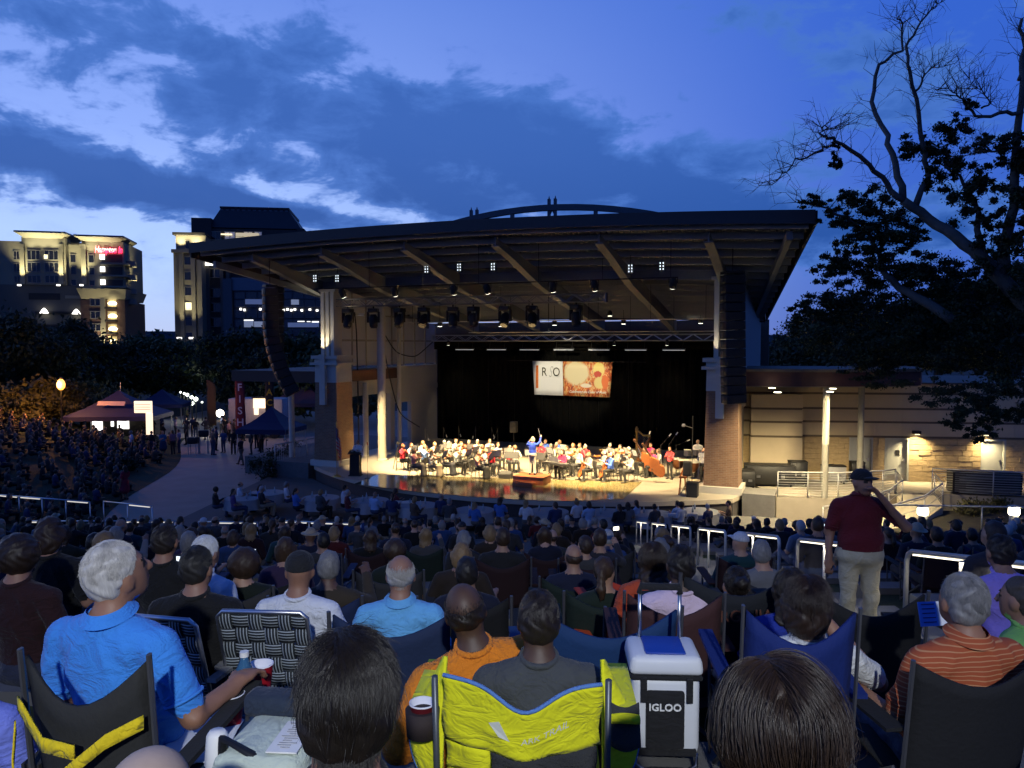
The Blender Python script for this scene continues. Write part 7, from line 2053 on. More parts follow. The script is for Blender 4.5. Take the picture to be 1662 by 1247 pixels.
for i, (u, v, k, c_, hs, hc_, w) in enumerate(PP):
 p = on_z(u, v, 0.0)
 z = bank_z(p.x, p.y) if p.x < -16 and p.y < 60 and u < 100 else 0.0
 person(k, (p.x, p.y, z), R(180 if i % 3 else 20) + i * .6, c_, hs, hc_, 'person ' + w, 'people standing on the plaza', .96 + .06 * math.sin(i * 2.3))
p = on_z(203, 812, 0.0); person('stand_skirt', (p.x, p.y, 0), R(60), (.26, .02, .04), 'long', 'dark brown', 'woman in a red dress walking across the plaza')
wm = COL.objects[-2] if COL.objects[-2].get('label') else [o for o in COL.objects if o.get('label', '').startswith('woman in a red')][0]
wm.data = wm.data.copy(); wm.data.materials[2] = mat('red_dress', (.26, .02, .04), .85)
for i, (u, v) in enumerate(((314, 738), (331, 736))):
 p = on_z(u, v, 0); t = thing('grill_cart', ('black lidded cart on pale legs, left of the pair on the plaza', 'taller black lidded cart, right of the pair on the plaza')[i], 'cart', p, .3 * i, 'lidded carts on the plaza')
 m_ = MB(); m_.box((0, 0, .95 + .4 * i), (.65, .5, .45)); bevel(m_.build('bin', BLACK, t), .08, 3)
 for a in (-1, 1):
  for b_ in (-1, 1):
   m_ = MB(); m_.tube((a * .26, b_ * .2, 0), (a * .26, b_ * .2, .75 + .4 * i), .03, None, 6); m_.build('leg', mat('pale_leg', (.35, .35, .35), .6), t)
# hedge bed by the stage and shrubs
def shrub(loc, r, label, leaf, seed, squash=.8, group='shrubs round the plaza'):
 rng = np.random.default_rng(seed); cl = []
 for i in range(10):
  d = rng.normal(size=3); d /= np.linalg.norm(d); cl.append((d[0] * r[0] * .6, d[1] * r[1] * .6, r[2] * .5 + d[2] * r[2] * .35, r[0] * .45, r[1] * .45, r[2] * .4))
 me = leaf_cloud(rng, cl, 260, .075); me.materials.append(leaf)
 t = thing('shrub', label, 'shrub', loc, 0, group); o = bpy.data.objects.new('foliage', me); COL.objects.link(o); o.parent = t
 m_ = MB()
 for a in range(5): m_.tube((0, 0, -.1), (r[0] * .5 * math.cos(a * 1.26), r[1] * .5 * math.sin(a * 1.26), r[2] * .6), .03, .012, 5)
 m_.build('stem', BARK, t)
for i, (u, v, r, w) in enumerate(((430, 782, (1.1, 1.2, 1.3), 'nearest the left end of the stage'), (452, 766, (1.1, 1.2, 1.4), 'below the small blue tent'), (470, 752, (1.0, 1.2, 1.3), 'beside the left brick pier railing'), (200, 770, (1.0, 1.2, .9), 'at the edge of the lawn bank'), (172, 752, (1.0, 1.3, .9), 'on the lawn bank below the tent'), (150, 742, (1.1, 1.2, .9), 'on the lawn bank left of the plaza crowd'))):
 p = on_z(u, v, 0.0); shrub((p.x, p.y, 0), r, 'low dark rounded shrub ' + w, LEAF2, 60 + i)
for i, (x, y) in enumerate(((18.2, 30.4), (19.6, 30.9), (21.3, 30.3), (23.2, 29.6))):
 shrub((x, y, .5), (.8, .6, .6), 'straggly low shrub in the bed below the long railing, %s from the ramp' % ords[i], LEAF3, 80 + i)
railing(sub([S(-13.0, -1.0, SZ), S(-12.9, .4, SZ), S(-12.9, 4, SZ)], 1.2), 1.0, 0, 'low steel railing on the deck left of the brick pier', mesh_panel=True)
for i, (x, y) in enumerate(((-13.6, 1.2), (-11.9, 3.5))):
 m_ = MB(); q = S(x, y, 0); m_.lathe(q, [(.16, 0), (.16, 5.3)], 14); tag(auto_smooth(m_.build('canopy_column', COLP)), ('round pale column outside the left brick pier', 'round pale column behind the left brick pier')[i], 'column')
m_ = MB(); q = S(-13.2, 3.2, 5.6); m_.box(q, (6.5, 7, .6), rz=SROT); tag(m_.build('side_canopy', mat('canopy_fascia', (.07, .03, .022), .6)), 'flat dark red canopy beside the left brick pier', 'canopy')
railing(sub([gp(70, 54, 0), gp(210, 54.5, 0)], 1.6), 1.0, 6, 'low dark fence behind the people at the large blue tent', m=STANDM)
# seated mass on the far lawn bank
rng = np.random.default_rng(5); allv = []; allf = []; mi = []; off = 0
for k_, q_ in (('far_a', dict(lean=-4, head=(10, -10, 0))), ('far_b', dict(lean=8, bulk=1.2, arms=('rest', 'lap'))), ('far_c', dict(lean=4, bulk=.9, sleeve='long', head=(-20, 0, 5)))): body(k_, .042, seat=.2, knees=.36, **q_)
FARH = hair_mesh('short', .03, [HAIR])
src = [BODY[k] for k in ('far_a', 'far_b', 'far_c')]
arrs = []
for me, hc, M in src:
 co = np.empty(len(me.vertices) * 3, np.float32); me.vertices.foreach_get('co', co)
 fv = np.empty(len(me.loops), np.int32); me.loops.foreach_get('vertex_index', fv); mt = np.empty(len(me.polygons), np.int32); me.polygons.foreach_get('material_index', mt)
 hm = FARH; hco = np.empty(len(hm.vertices) * 3, np.float32); hm.vertices.foreach_get('co', hco); hf = np.empty(len(hm.loops), np.int32); hm.loops.foreach_get('vertex_index', hf)
 V = np.concatenate([co.reshape(-1, 3), hco.reshape(-1, 3) @ np.array(M).T + hc]); Fc = np.concatenate([fv.reshape(-1, 4), hf.reshape(-1, 4) + len(co) // 3]); arrs.append((V, Fc, np.concatenate([mt, np.full(len(hf) // 4, 9)])))
tops = [4, 5, 6, 7];
for y in np.arange(29.5, 55, 1.2):
 for x in np.arange(-44, -15, .82):
  xe = -15.6 - .30 * (y - 27.4)
  if x > xe - .5 or x < -.70 * y - 1 or rng.uniform() < .30: continue
  V, Fc, mt = arrs[rng.integers(3)]
  a = R(-50) + rng.normal() * .2; c_, s_ = math.cos(a), math.sin(a)
  xx, yy = x + rng.normal() * .12, y + rng.normal() * .15
  W_ = V @ np.array([[c_, s_, 0], [-s_, c_, 0], [0, 0, 1]]) + np.array([xx, yy, bank_z(xx, yy) - .03])
  allv.append(W_); allf.append(Fc + off); off += len(V)
  m2 = mt.copy(); m2[mt == 1] = 1 + rng.integers(4); m2[mt == 2] = 5; m2[mt == 3] = 5; m2[mt == 9] = 6 + rng.integers(2); m2[(mt == 4)] = 5; m2[(mt == 5)] = 0; mi.append(m2)
body('far_s', .042, pose='stand', lean=0, arms=('side', 'fwd'))
me, hc, M = BODY['far_s']; co = np.empty(len(me.vertices) * 3, np.float32); me.vertices.foreach_get('co', co); fv = np.empty(len(me.loops), np.int32); me.loops.foreach_get('vertex_index', fv); mt = np.empty(len(me.polygons), np.int32); me.polygons.foreach_get('material_index', mt)
hco = np.empty(len(FARH.vertices) * 3, np.float32); FARH.vertices.foreach_get('co', hco); hf = np.empty(len(FARH.loops), np.int32); FARH.loops.foreach_get('vertex_index', hf)
V = np.concatenate([co.reshape(-1, 3), hco.reshape(-1, 3) + hc]); Fc = np.concatenate([fv.reshape(-1, 4), hf.reshape(-1, 4) + len(co) // 3]); mt = np.concatenate([mt, np.full(len(hf) // 4, 9)])
for _ in range(34):
 u = rng.uniform(130, 420); p = gp(u, rng.uniform(51.5, 64)); a = rng.uniform(0, 6.28); c_, s_ = math.cos(a), math.sin(a)
 if 205 < u < 250 and p.y < 55: continue
 allv.append(V @ np.array([[c_, s_, 0], [-s_, c_, 0], [0, 0, 1]]) * rng.uniform(.92, 1.03) + np.array([p.x, p.y, 0])); allf.append(Fc + off); off += len(V)
 m2 = mt.copy(); m2[mt == 1] = 1 + rng.integers(4); m2[(mt >= 2) & (mt < 5)] = 5; m2[mt == 9] = 6; m2[mt == 5] = 0; mi.append(m2)
V = np.concatenate(allv); Fc = np.concatenate(allf)
me = bpy.data.meshes.new('crowd'); me.vertices.add(len(V)); me.vertices.foreach_set('co', V.astype(np.float32).ravel()); me.loops.add(len(Fc) * 4); me.loops.foreach_set('vertex_index', Fc.astype(np.int32).ravel())
me.polygons.add(len(Fc)); me.polygons.foreach_set('loop_start', np.arange(0, len(Fc) * 4, 4, dtype=np.int32)); me.update(calc_edges=True)
for m in (SKIN, mat('crowd_dark', (.012, .012, .014), .9), mat('crowd_grey', (.03, .03, .032), .9), mat('crowd_tan', (.06, .045, .035), .9), mat('crowd_navy', (.02, .03, .08), .9), BOTK, mat('crowd_hair_dark', (.02, .014, .01), .7), mat('crowd_hair_grey', (.10, .095, .09), .7)): me.materials.append(m)
me.polygons.foreach_set('material_index', np.concatenate(mi).astype(np.int32)); me.polygons.foreach_set('use_smooth', np.ones(len(Fc), bool))
o = bpy.data.objects.new('crowd', me); COL.objects.link(o); tag(o, 'dim mass of people on the far left lawn bank and round the tents', 'crowd', None, 'stuff')
# ------------------------------------------------------------------ audience on the terraces
rng = random.Random(21)
FAB = mat('chair_fabric', (1, 1, 1), .85, var=.08, scale=7, bump=.25, bscale=40, objcol=True)
TUBE = mat('chair_tube', (.10, .10, .11), .4, .5)
def camp_proto():
 t = thing('camp_chair', 'folding camp chair', 'chair')
 b = MB(); b.sheet(lambda u, v: (lerp(-.29, .29, u), -.24 - .10 * v - .07 * math.sin(u * math.pi) * (1 - .3 * v), lerp(.30, .86, v) - .10 * math.sin(u * math.pi) * v), 10, 8, .014); b.build('back_fabric', FAB, t, True)
 s = MB(); s.sheet(lambda u, v: (lerp(-.27, .27, u), lerp(-.27, .24, v), lerp(.26, .34, v) - .06 * math.sin(u * math.pi)), 8, 6, .014); s.build('seat_fabric', FAB, t, True)
 for x in (-1, 1):
  a = MB(); a.sheet(lambda u, v: (x * (.30 + .09 * u), lerp(-.30, .26, v), .56 + .02 * v), 2, 5, .016); a.build('armrest', FAB, t)
  for p0, p1 in (((.31 * x, -.26, 0), (.31 * x, -.35, .88)), ((.31 * x, .24, 0), (.33 * x, .22, .57)), ((.31 * x, -.26, .02), (-.31 * x, .24, .36)), ((.31 * x, .24, .02), (.31 * x, -.24, .36))):
   l = MB(); l.tube(p0, p1, .011, None, 6); l.build('leg', TUBE, t)
 return t
CC0 = camp_proto(); CC0_K = children(CC0); cc_first = [True]
def camp(loc, rz, col, label, group='camp chairs on the terraces', sc=1.0):
 c = CC0 if cc_first[0] else copy_tree(CC0, None, CC0_K)
 ks = CC0_K if cc_first[0] else [o for o in COL.objects[-len(CC0_K):]]
 cc_first[0] = False
 c.location = loc; c.rotation_euler = (0, 0, rz); c.scale = sc if isinstance(sc, tuple) else (sc,) * 3; tag(c, label, 'chair', group)
 for k in ks: k.color = c4(col)
 return c
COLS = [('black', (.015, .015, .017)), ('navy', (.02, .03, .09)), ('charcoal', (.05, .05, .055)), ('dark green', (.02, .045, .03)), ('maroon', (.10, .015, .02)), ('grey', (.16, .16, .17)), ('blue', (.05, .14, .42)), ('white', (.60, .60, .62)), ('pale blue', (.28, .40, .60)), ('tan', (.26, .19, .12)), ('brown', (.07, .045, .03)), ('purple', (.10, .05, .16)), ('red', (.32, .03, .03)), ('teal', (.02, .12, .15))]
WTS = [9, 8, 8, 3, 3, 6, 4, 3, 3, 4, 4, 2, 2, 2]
HST = [('short', 'grey'), ('short', 'dark brown'), ('short', 'black'), ('short', 'white'), ('bob', 'blond'), ('bob', 'brown'), ('bob', 'grey'), ('long', 'dark brown'), ('long', 'brown'), ('long', 'blond'), ('bald', 'grey'), ('bald', 'dark brown'), ('pony', 'brown'), ('curly', 'dark brown'), ('bun', 'brown'), ('cap', 'black'), ('cap', 'white'), ('hat', 'tan')]
HW = {'cap': 'capped', 'hat': 'hatted', 'bald': 'balding'}
SECT = [(170, 'below the hotel'), (330, 'below the tents'), (480, 'below the feather flags'), (640, 'below the left pier'), (780, 'below the violins'), (900, 'below the conductor'), (1030, 'below the cellos'), (1150, 'below the basses'), (1300, 'below the right pier'), (1450, 'below the canopy'), (2000, 'below the bollard lamps')]
ROWN = ['third', 'fourth', 'fifth', 'sixth', 'seventh', 'eighth', 'ninth', 'tenth', 'eleventh', 'twelfth', 'thirteenth', 'fourteenth', 'fifteenth', 'sixteenth', 'seventeenth']
def sect(u):
 for l, n in SECT:
  if u < l: return n
keys = ['aud_a', 'aud_b', 'aud_c', 'aud_d', 'aud_e', 'aud_f']
SKIP = []     # (u0, u1, row) zones kept free for hand-placed people
n_aud = 0; seen_l = set()
for j in range(3, 18):
 Y = 1.9 + 1.5 * (j - 1) + .62
 half_w = .69 * Y
 step = .80 + .010 * Y
 x = -half_w + rng.uniform(0, .5)
 while x < half_w:
  xx = x + rng.uniform(-.14, .14); x += step
  if 2.55 < xx < 5.15: continue
  if rng.random() < (.18 if j < 6 else .34): continue
  u = 831 + F * xx / Y
  if j == 3 and (1000 < u < 1500 or u > 1560): continue
  if j == 4 and 1010 < u < 1110: continue
  yy = Y + rng.uniform(-.2, .16); z = ground_z(yy)
  cn_, cc_ = rng.choices(COLS, WTS)[0]; hs, hn = rng.choice(HST)
  key = rng.choice(keys)
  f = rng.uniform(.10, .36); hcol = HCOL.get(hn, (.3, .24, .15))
  cap_ = {'black': (.012, .012, .015), 'white': (.5, .5, .5), 'tan': (.35, .27, .17)}.get(hn) if hs in ('cap', 'hat') else None
  hd = HW.get(hs, hn.replace('dark brown', 'dark') + '-haired')
  lab = '%s person in %s, %s row of the audience %s' % (hd, cn_, ROWN[j - 3], sect(u))
  if lab in seen_l: lab += ', the farther right one'
  seen_l.add(lab)
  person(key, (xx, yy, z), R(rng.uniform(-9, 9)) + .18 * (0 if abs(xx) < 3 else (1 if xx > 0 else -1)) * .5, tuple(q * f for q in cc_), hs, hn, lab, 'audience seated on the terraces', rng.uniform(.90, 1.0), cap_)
  n_aud += 1
  if j < 8 and rng.random() < .8:
   fn, fc = rng.choice([('dark blue', (.006, .016, .06)), ('black', (.007, .007, .008)), ('grey', (.025, .025, .027)), ('green', (.007, .016, .011)), ('maroon', (.02, .006, .007))])
   camp((xx, yy - .02, z), 0, fc, '%s camp chair under the %s person in %s, %s row %s' % (fn, hd, cn_, ROWN[j - 3], sect(u)))
# tables below the stage lip with people round them
CLOTH = mat('white_tablecloth', (.34, .34, .35), .85, var=.04)
k = 0
for u, v in ((395, 808), (432, 800), (520, 808), (600, 812), (680, 820), (770, 828), (890, 830), (985, 832), (1060, 834), (1135, 830)):
 p = on_z(u, v, .74 + FT)
 p.y = max(p.y, 28.3)
 for _ in range(60):
  l = to_local(p)
  if l.y < lip(l.x) - 1.55: break
  p.y -= .1
 t = thing('round_table', 'round table under a white cloth at the foot of the stage, %s from the left' % ords[k], 'table', (p.x, p.y, FT), k, 'cloth-covered tables below the stage'); k += 1
 m_ = MB(); n = 32
 m_.lathe((0, 0, .74), [(.76, -.02), (.76, 0)], n)
 m_.build('table_top', CLOTH, t)
 m_ = MB(); m_.grid(lambda a, b: ((.765 + .07 * b * (.5 + .5 * math.sin(a * 2 * math.pi * 9))) * math.cos(a * 2 * math.pi), (.765 + .07 * b * (.5 + .5 * math.sin(a * 2 * math.pi * 9))) * math.sin(a * 2 * math.pi), .742 - .42 * b), 72, 4); m_.build('cloth_skirt', CLOTH, t, True)
 m_ = MB(); m_.lathe((0, 0, 0), [(.3, 0), (.05, .06), (.05, .72)], 10); m_.build('pedestal', BLACK, t)
 for q in range(3):
  a = q * 2.2 + k; m_ = MB(); m_.lathe((.35 * math.cos(a), .35 * math.sin(a), .742), [(.035, 0), (.04, .12), (.015, .2), (.015, .25)], 8)
  tag(m_.build('bottle', mat('pale_bottle', (.35, .42, .45), .15), None, True, loc=(p.x, p.y, FT)), '%s bottle on the %s cloth-covered table below the stage' % (('nearer', 'middle', 'farther')[q], ords[k - 1]), 'bottle', 'bottles on the tables')
 for q in range(3):
  a = R(200 + q * 62 + (k * 37) % 30); xx, yy = p.x + 1.08 * math.cos(a), p.y + 1.0 * math.sin(a)
  if yy < 27.6: yy = 27.6
  if abs(to_local(Vector((xx, yy, 0))).y) > 99 or (to_local(Vector((xx, yy, 0))).y > lip(to_local(Vector((xx, yy, 0))).x) - .45): continue
  cn_, cc_ = rng.choices(COLS, [5, 4, 3, 1, 2, 3, 4, 6, 4, 2, 2, 2, 2, 1])[0]; hs, hn = rng.choice(HST[:14])
  person(rng.choice(['table_a', 'table_b', 'table_c']), (xx, yy, FT), math.atan2(OY - 3 - yy, OX - xx) - math.pi / 2 + R(rng.uniform(-25, 25)), cc_, hs, hn, '%s-haired guest in %s, %s seat of the %s table below the stage' % (hn.replace('dark brown', 'dark'), cn_, ('left', 'front', 'right')[q], ords[k - 1]), 'guests at the tables', rng.uniform(.93, 1.0))
# white plastic chairs near the right-hand tables
PL = mat('white_plastic', (.62, .62, .62), .4)
for i, (u, v) in enumerate(((1092, 832), (1118, 832), (642, 812), (660, 812))):
 p = on_z(u, v, .8 + FT); t = thing('plastic_chair', 'white moulded plastic chair, %s' % ('left of the pair by the right-hand tables', 'right of the pair by the right-hand tables', 'left of the pair below the violins', 'right of the pair below the violins')[i], 'chair', (p.x, p.y, FT), R(5 * i), 'white plastic chairs')
 m_ = MB(); m_.sheet(lambda a, b: (lerp(-.24, .24, a), -.22 - .06 * math.sin(a * math.pi) - .1 * b, lerp(.46, .86, b) - .05 * abs(a - .5) * b), 8, 5, .02); m_.build('backrest', PL, t, True)
 m_ = MB(); m_.sheet(lambda a, b: (lerp(-.24, .24, a), lerp(-.22, .22, b), .44 - .02 * math.sin(a * math.pi)), 6, 5, .02); m_.build('seat', PL, t, True)
 for x in (-.22, .22):
  for y in (-.22, .22):
   m_ = MB(); m_.tube((x, y, .44), (x * 1.12, y * 1.12, 0), .025, .02, 6); m_.build('leg', PL, t)
  m_ = MB(); m_.path([(x * 1.1, -.26, .64), (x * 1.25, 0, .64), (x * 1.15, .2, .62), (x * 1.1, .22, .44)], .022, 6); m_.build('arm', PL, t, True)
# bright phone screens held up by people in the crowd
for i, (u, v, Y, w) in enumerate(((293, 873, 5.4, 'left of the white-haired man'), (407, 871, 5.6, 'right of the white-haired man'), (1612, 874, 6.6, 'above the lilac shirt'), (1336, 852, 11.0, 'beside the standing man'), (1000, 858, 9.0, 'in the dark middle of the crowd'))):
 p = at(u, v, Y); gz = ground_z(Y - .4); p.z = min(max(p.z, gz + .82), gz + 1.0)
 t = thing('phone', 'lit phone screen held up ' + w, 'phone', p, R(8 * (i - 2)), 'lit phones in the crowd')
 w_, h_ = ((.074, .046) if i in (0, 1) else (.038, .075)) if i < 3 else (.07, .04)
 m_ = MB(); m_.box((0, .006, 0), (w_ + .008, .01, h_ + .008)); m_.build('case', BLACK, t)
 m_ = MB(); m_.box((0, -.001, 0), (w_, .004, h_)); m_.build('screen', emat('phone_screen', (.85, .92, 1), 1.6) if i < 4 else emat('phone_torch', (1, .95, .7), 4), t)
 person('aud_d', (p.x - .24, p.y - .38, gz), 0, (.02, .02, .03), 'short', 'dark brown', 'dark-haired person holding up a lit phone ' + w, 'audience seated on the terraces', .95)
# ------------------------------------------------------------------ foreground people and their things
def strands(parent, hc, M, style, n, col, seed=1, rad=.0007, L=.03, spread=0.0):
 """combed hair as fine curves growing from the scalp (head space: face +Y)"""
 g = np.random.default_rng(seed); C = np.array((0, -.018, .03)); Rr = np.array((.079, .096, .099))
 d = g.normal(size=(n * 3, 3)); d /= np.linalg.norm(d, axis=1)[:, None]; p = C + d * Rr
 ok = ((p[:, 1] - .045) + (.055 - p[:, 2]) * .75) < 0
 if style == 'bald': ok &= (p[:, 2] < .05 + g.normal(size=len(p)) * .012)
 ok &= p[:, 2] > -.075
 p = p[ok][:n]; n = len(p); K = 7 if style != 'long' else 16
 out = np.zeros((n, K, 3)); out[:, 0] = p
 nr = (p - C) / Rr; nr /= np.linalg.norm(nr, axis=1)[:, None]
 ln = L * g.uniform(.7, 1.2, n) / (K - 1)
 part = np.sign(p[:, 0] + .012 + g.normal(size=n) * .004)
 jit = g.normal(size=(n, 3)) * (.10 if style != 'long' else .05)
 jit *= np.where(g.uniform(size=n) < .05, 1.7 if style == 'long' else 3.2, 1)[:, None]
 cur = p.copy()
 for i in range(1, K):
  q = (cur - C) / (Rr * (1.0 + .012 * i)); rn = np.linalg.norm(q, axis=1); nn = q / Rr; nn /= np.linalg.norm(nn, axis=1)[:, None]
  comb = np.stack([part * .35 * (cur[:, 2] > .08), np.full(n, -.30), np.full(n, -1.0)], 1)
  if style == 'up': comb = np.stack([p[:, 0] * 3, np.full(n, -.2), np.full(n, .2)], 1)
  comb = comb - nn * (comb * nn).sum(1)[:, None] * (cur[:, 2] > -.05)[:, None]
  comb /= np.maximum(1e-4, np.linalg.norm(comb, axis=1))[:, None]
  stp = comb + nn * (.16 if i < 3 else .02) + jit
  stp /= np.linalg.norm(stp, axis=1)[:, None]
  cur = cur + stp * ln[:, None]
  q = (cur - C) / (Rr * 1.03); rn = np.linalg.norm(q, axis=1); inside = (rn < 1)
  cur = np.where(inside[:, None], C + (cur - C) / np.maximum(rn, 1e-4)[:, None], cur)
  if style == 'long':
   low = cur[:, 2] < -.03
   rr_ = np.sqrt((cur[:, 0] / .105) ** 2 + ((cur[:, 1] + .03) / .095) ** 2)
   f = np.where(low & (rr_ > 1), 1 / rr_, np.where(low & (rr_ < .8), .8 / np.maximum(rr_, .05), 1)); cur[:, 0] *= f; cur[:, 1] = (cur[:, 1] + .03) * f - .03
  out[:, i] = cur
 hcu = bpy.data.hair_curves.new('hair_strands'); hcu.add_curves([K] * n)
 hcu.attributes['position'].data.foreach_set('vector', out.astype(np.float32).ravel())
 ra = hcu.attributes.get('radius') or hcu.attributes.new('radius', 'FLOAT', 'POINT')
 tp_ = np.tile(np.linspace(1, .35, K), n) * rad; ra.data.foreach_set('value', tp_.astype(np.float32))
 m = bpy.data.materials.new('hair_strand'); m.use_nodes = True; N = NT(m.node_tree); b = m.node_tree.nodes['Principled BSDF']
 hi = N.n('ShaderNodeHairInfo'); cm = N.vm('SCALE', c4(col)[:3]); N.l(N.m('ADD', .75, N.m('MULTIPLY', hi.outputs['Random'], .5)), cm.node.inputs['Scale']); N.l(cm, b.inputs['Base Color'])
 b.inputs['Roughness'].default_value = .38; b.inputs['Specular IOR Level'].default_value = .45
 hcu.materials.append(m)
 o = bpy.data.objects.new('hair_strands', hcu); COL.objects.link(o); o.parent = parent
 return o
SKL = skin_mat('skin_light', False, (.27, .14, .09)); SKB = skin_mat('skin_brown', False, (.075, .038, .022)); SKT = skin_mat('skin_tan', False, (.28, .14, .085))
def cloth(name, col, **kw):
 a = dict(var=.10, scale=7, bump=.5, bscale=14, sheen=.06); a.update(kw)
 if name in MATS: return MATS[name]
 m = mat(name, col, .9, **a); N = NT(m.node_tree)
 b1 = [n for n in m.node_tree.nodes if n.type == 'BUMP'][0]; tc = [n for n in m.node_tree.nodes if n.type == 'TEX_COORD'][0]
 mp = N.n('ShaderNodeMapping'); mp.inputs['Rotation'].default_value = (.3, .5, .4); mp.inputs['Scale'].default_value = (7, 5, 11); N.l(tc.outputs['Object'], mp.inputs[0])
 nz = N.noise(mp.outputs[0], 1.0, 3, .5, 1.6); b2 = N.n('ShaderNodeBump'); b2.inputs['Strength'].default_value = .55; b2.inputs['Distance'].default_value = .05
 N.l(N.m('ABSOLUTE', N.m('SUBTRACT', nz, .5)), b2.inputs['Height']); N.l(b2.outputs[0], b1.inputs['Normal'])
 return m
def stripe_mat(name, c1, c2, freq):
 m = bpy.data.materials.new(name); MATS[name] = m; m.use_nodes = True; N = NT(m.node_tree); b = m.node_tree.nodes['Principled BSDF']; tc = N.n('ShaderNodeTexCoord'); s = N.n('ShaderNodeSeparateXYZ'); N.l(tc.outputs['Object'], s.inputs[0])
 z = N.m('ADD', s.outputs[2], N.m('MULTIPLY', N.noise(tc.outputs['Object'], 5, 2), .03))
 N.l(N.mix(N.smooth(N.m('ABSOLUTE', N.m('SUBTRACT', N.m('FRACT', N.m('MULTIPLY', z, freq)), .5)), .16, .06), c4(c1), c4(c2)), b.inputs['Base Color']); b.inputs['Roughness'].default_value = .9
 return m
def hero(u, v, Y, label, top, bottom, hair, hcol, skin=SKL, rz=0.0, res=.0125, nst=3500, L=.03, zg=None, hstyle=None, group=None, rad=.0007, minseat=.06, hs=.92, tilt=0.0, **kw):
 X = (u - 831) / F * Y; gz = ground_z(Y - .05) if zg is None else zg
 Hh = (at(u, v, Y).z - gz) / hs
 kw.setdefault('lean', 10); kw['fine'] = True
 if kw.get('pose', 'sit') == 'sit': kw['seat'] = max(minseat, Hh - .905)
 P_, hc, M = figure(**kw)
 nz = hc[2] - .15
 def wr(G):
  x, y, z = G[..., 0], G[..., 1], G[..., 2]
  a = np.sin(17 * z + 13 * x + 3 * np.sin(9 * x + 4 * z) + u) * np.sin(7 * x - 5 * z + 2 * np.sin(11 * z)); b = 1 - np.abs(np.sin(11 * z + 16 * np.abs(x) + 2.5 * np.sin(8 * x + 6 * y) + u))
  return (.006 * a - .010 * b ** 3) * np.clip((nz - z) / .06, 0, 1)
 NK, HM = LAST; me = sdf_mesh(P_, res, 'person', [skin, top, bottom, SHOE, EYE, LIP], wr, None, NK)
 o = bpy.data.objects.new('person', me); COL.objects.link(o)
 off = Matrix.Rotation(rz, 3, 'Z') @ Vector((0, hc[1] * hs, 0)); o.scale = (hs,) * 3
 o.location = (X - off.x, Y - off.y, gz); o.rotation_euler = (0, tilt, rz)
 tag(o, label, 'person', group)
 e = Matrix(M.tolist()).to_euler()
 cz = kw.get('collar')
 A = Vector(NK[1]).to_track_quat('Z', 'Y').to_matrix()
 q = MB(); n_ = 28
 q.path([Vector(NK[0]) + A @ Vector((.070 * math.cos(i * 2 * math.pi / n_), .072 * math.sin(i * 2 * math.pi / n_) + .002, .002)) for i in range(n_)], .013, 8, closed=True)
 if cz: q.grid(lambda a, b: Vector(NK[0]) + A @ Vector(((.066 + .030 * b) * math.cos(a * 6.2832), (.068 + .032 * b) * math.sin(a * 6.2832), .034 - .036 * b)), 28, 3)
 q.build('collar', top, o, True)
 for hp_, hd_, hr_ in HM:
  A = Vector(hd_).to_track_quat('Z', 'Y').to_matrix(); q = MB(); hr_ *= (kw.get('bulk', 1) * .3 + .72)
  q.path([Vector(hp_) + A @ Vector((hr_ * math.cos(i * 2 * math.pi / n_), hr_ * math.sin(i * 2 * math.pi / n_), .004)) for i in range(n_)], .006, 6, closed=True); q.build('sleeve_hem', top, o, True)
 if hair:
  hm = hair_mat('hair_' + label[:24].replace(' ', '_'), hcol)
  h = bpy.data.objects.new(hair if hair in ('cap', 'hat') else 'hair', hair_mesh(hair, .008, [hm if hair not in ('cap', 'hat') else cloth('cap_' + label[:10], hcol)])); COL.objects.link(h); h.parent = o
  h.location = Vector(hc); h.rotation_euler = e
  if nst and hair not in ('cap', 'hat'): strands(h, hc, M, hstyle or hair, nst, hcol, int(u), rad, L)
 return o
NAVY = cloth('navy_trousers', (.02, .025, .05)); KHAKI = cloth('khaki_trousers', (.52, .46, .30)); DENIM = cloth('denim', (.05, .08, .16))
DK = cloth('dark_jacket', (.006, .006, .0065))
hero(182, 874, 2.5, 'white-haired man in a bright blue polo shirt in the black and yellow chair', cloth('blue_polo', (.045, .25, .74), bump=.35, bscale=160), NAVY, 'short', (.46, .44, .41), SKT, rz=R(-14), nst=11000, L=.018, bulk=1.22, head=(-26, -16, 8), arms=('lap', 'rest'), collar=True)
hero(560, 1030, 1.22, 'near dark-haired person seen from behind at the bottom edge', DK, NAVY, 'short', (.010, .007, .005), SKL, nst=26000, L=.05, rad=.0005, lean=6, head=(6, 4, 0), bulk=1.05, res=.011)
hero(1262, 1072, 1.30, 'near woman with long smooth brown hair at the bottom edge', cloth('grey_top', (.05, .05, .055)), NAVY, 'long', (.026, .015, .009), SKL, nst=26000, L=.42, rad=.0005, lean=8, head=(4, 2, 0), bulk=.95, res=.012)
hero(482, 893, 4.25, 'man in a white shirt and black cap in the webbed chair', cloth('white_shirt', (.66, .68, .74)), NAVY, 'cap', (.012, .012, .013), SKT, rz=R(-6), bulk=1.1, head=(14, -4, 0), arms=('rest', 'rest'))
hero(314, 886, 4.0, 'dark-haired person in black in the left webbed chair', DK, NAVY, 'short', (.022, .02, .018), SKL, nst=6000, L=.03, bulk=1.15, head=(-10, 0, 0), sleeve='long')
hero(329, 869, 5.0, 'white-haired man in a pale shirt beyond the person in black', cloth('pale_shirt', (.52, .56, .66)), NAVY, 'short', (.66, .66, .64), SKL, nst=3500, rz=R(-20), bulk=1.1)
hero(648, 899, 4.15, 'balding grey-haired man in a light blue shirt in the navy chair', cloth('sky_shirt', (.13, .40, .72)), NAVY, 'bald', (.30, .29, .28), SKL, nst=7000, L=.02, bulk=1.15, collar=True, head=(4, 2, 0))
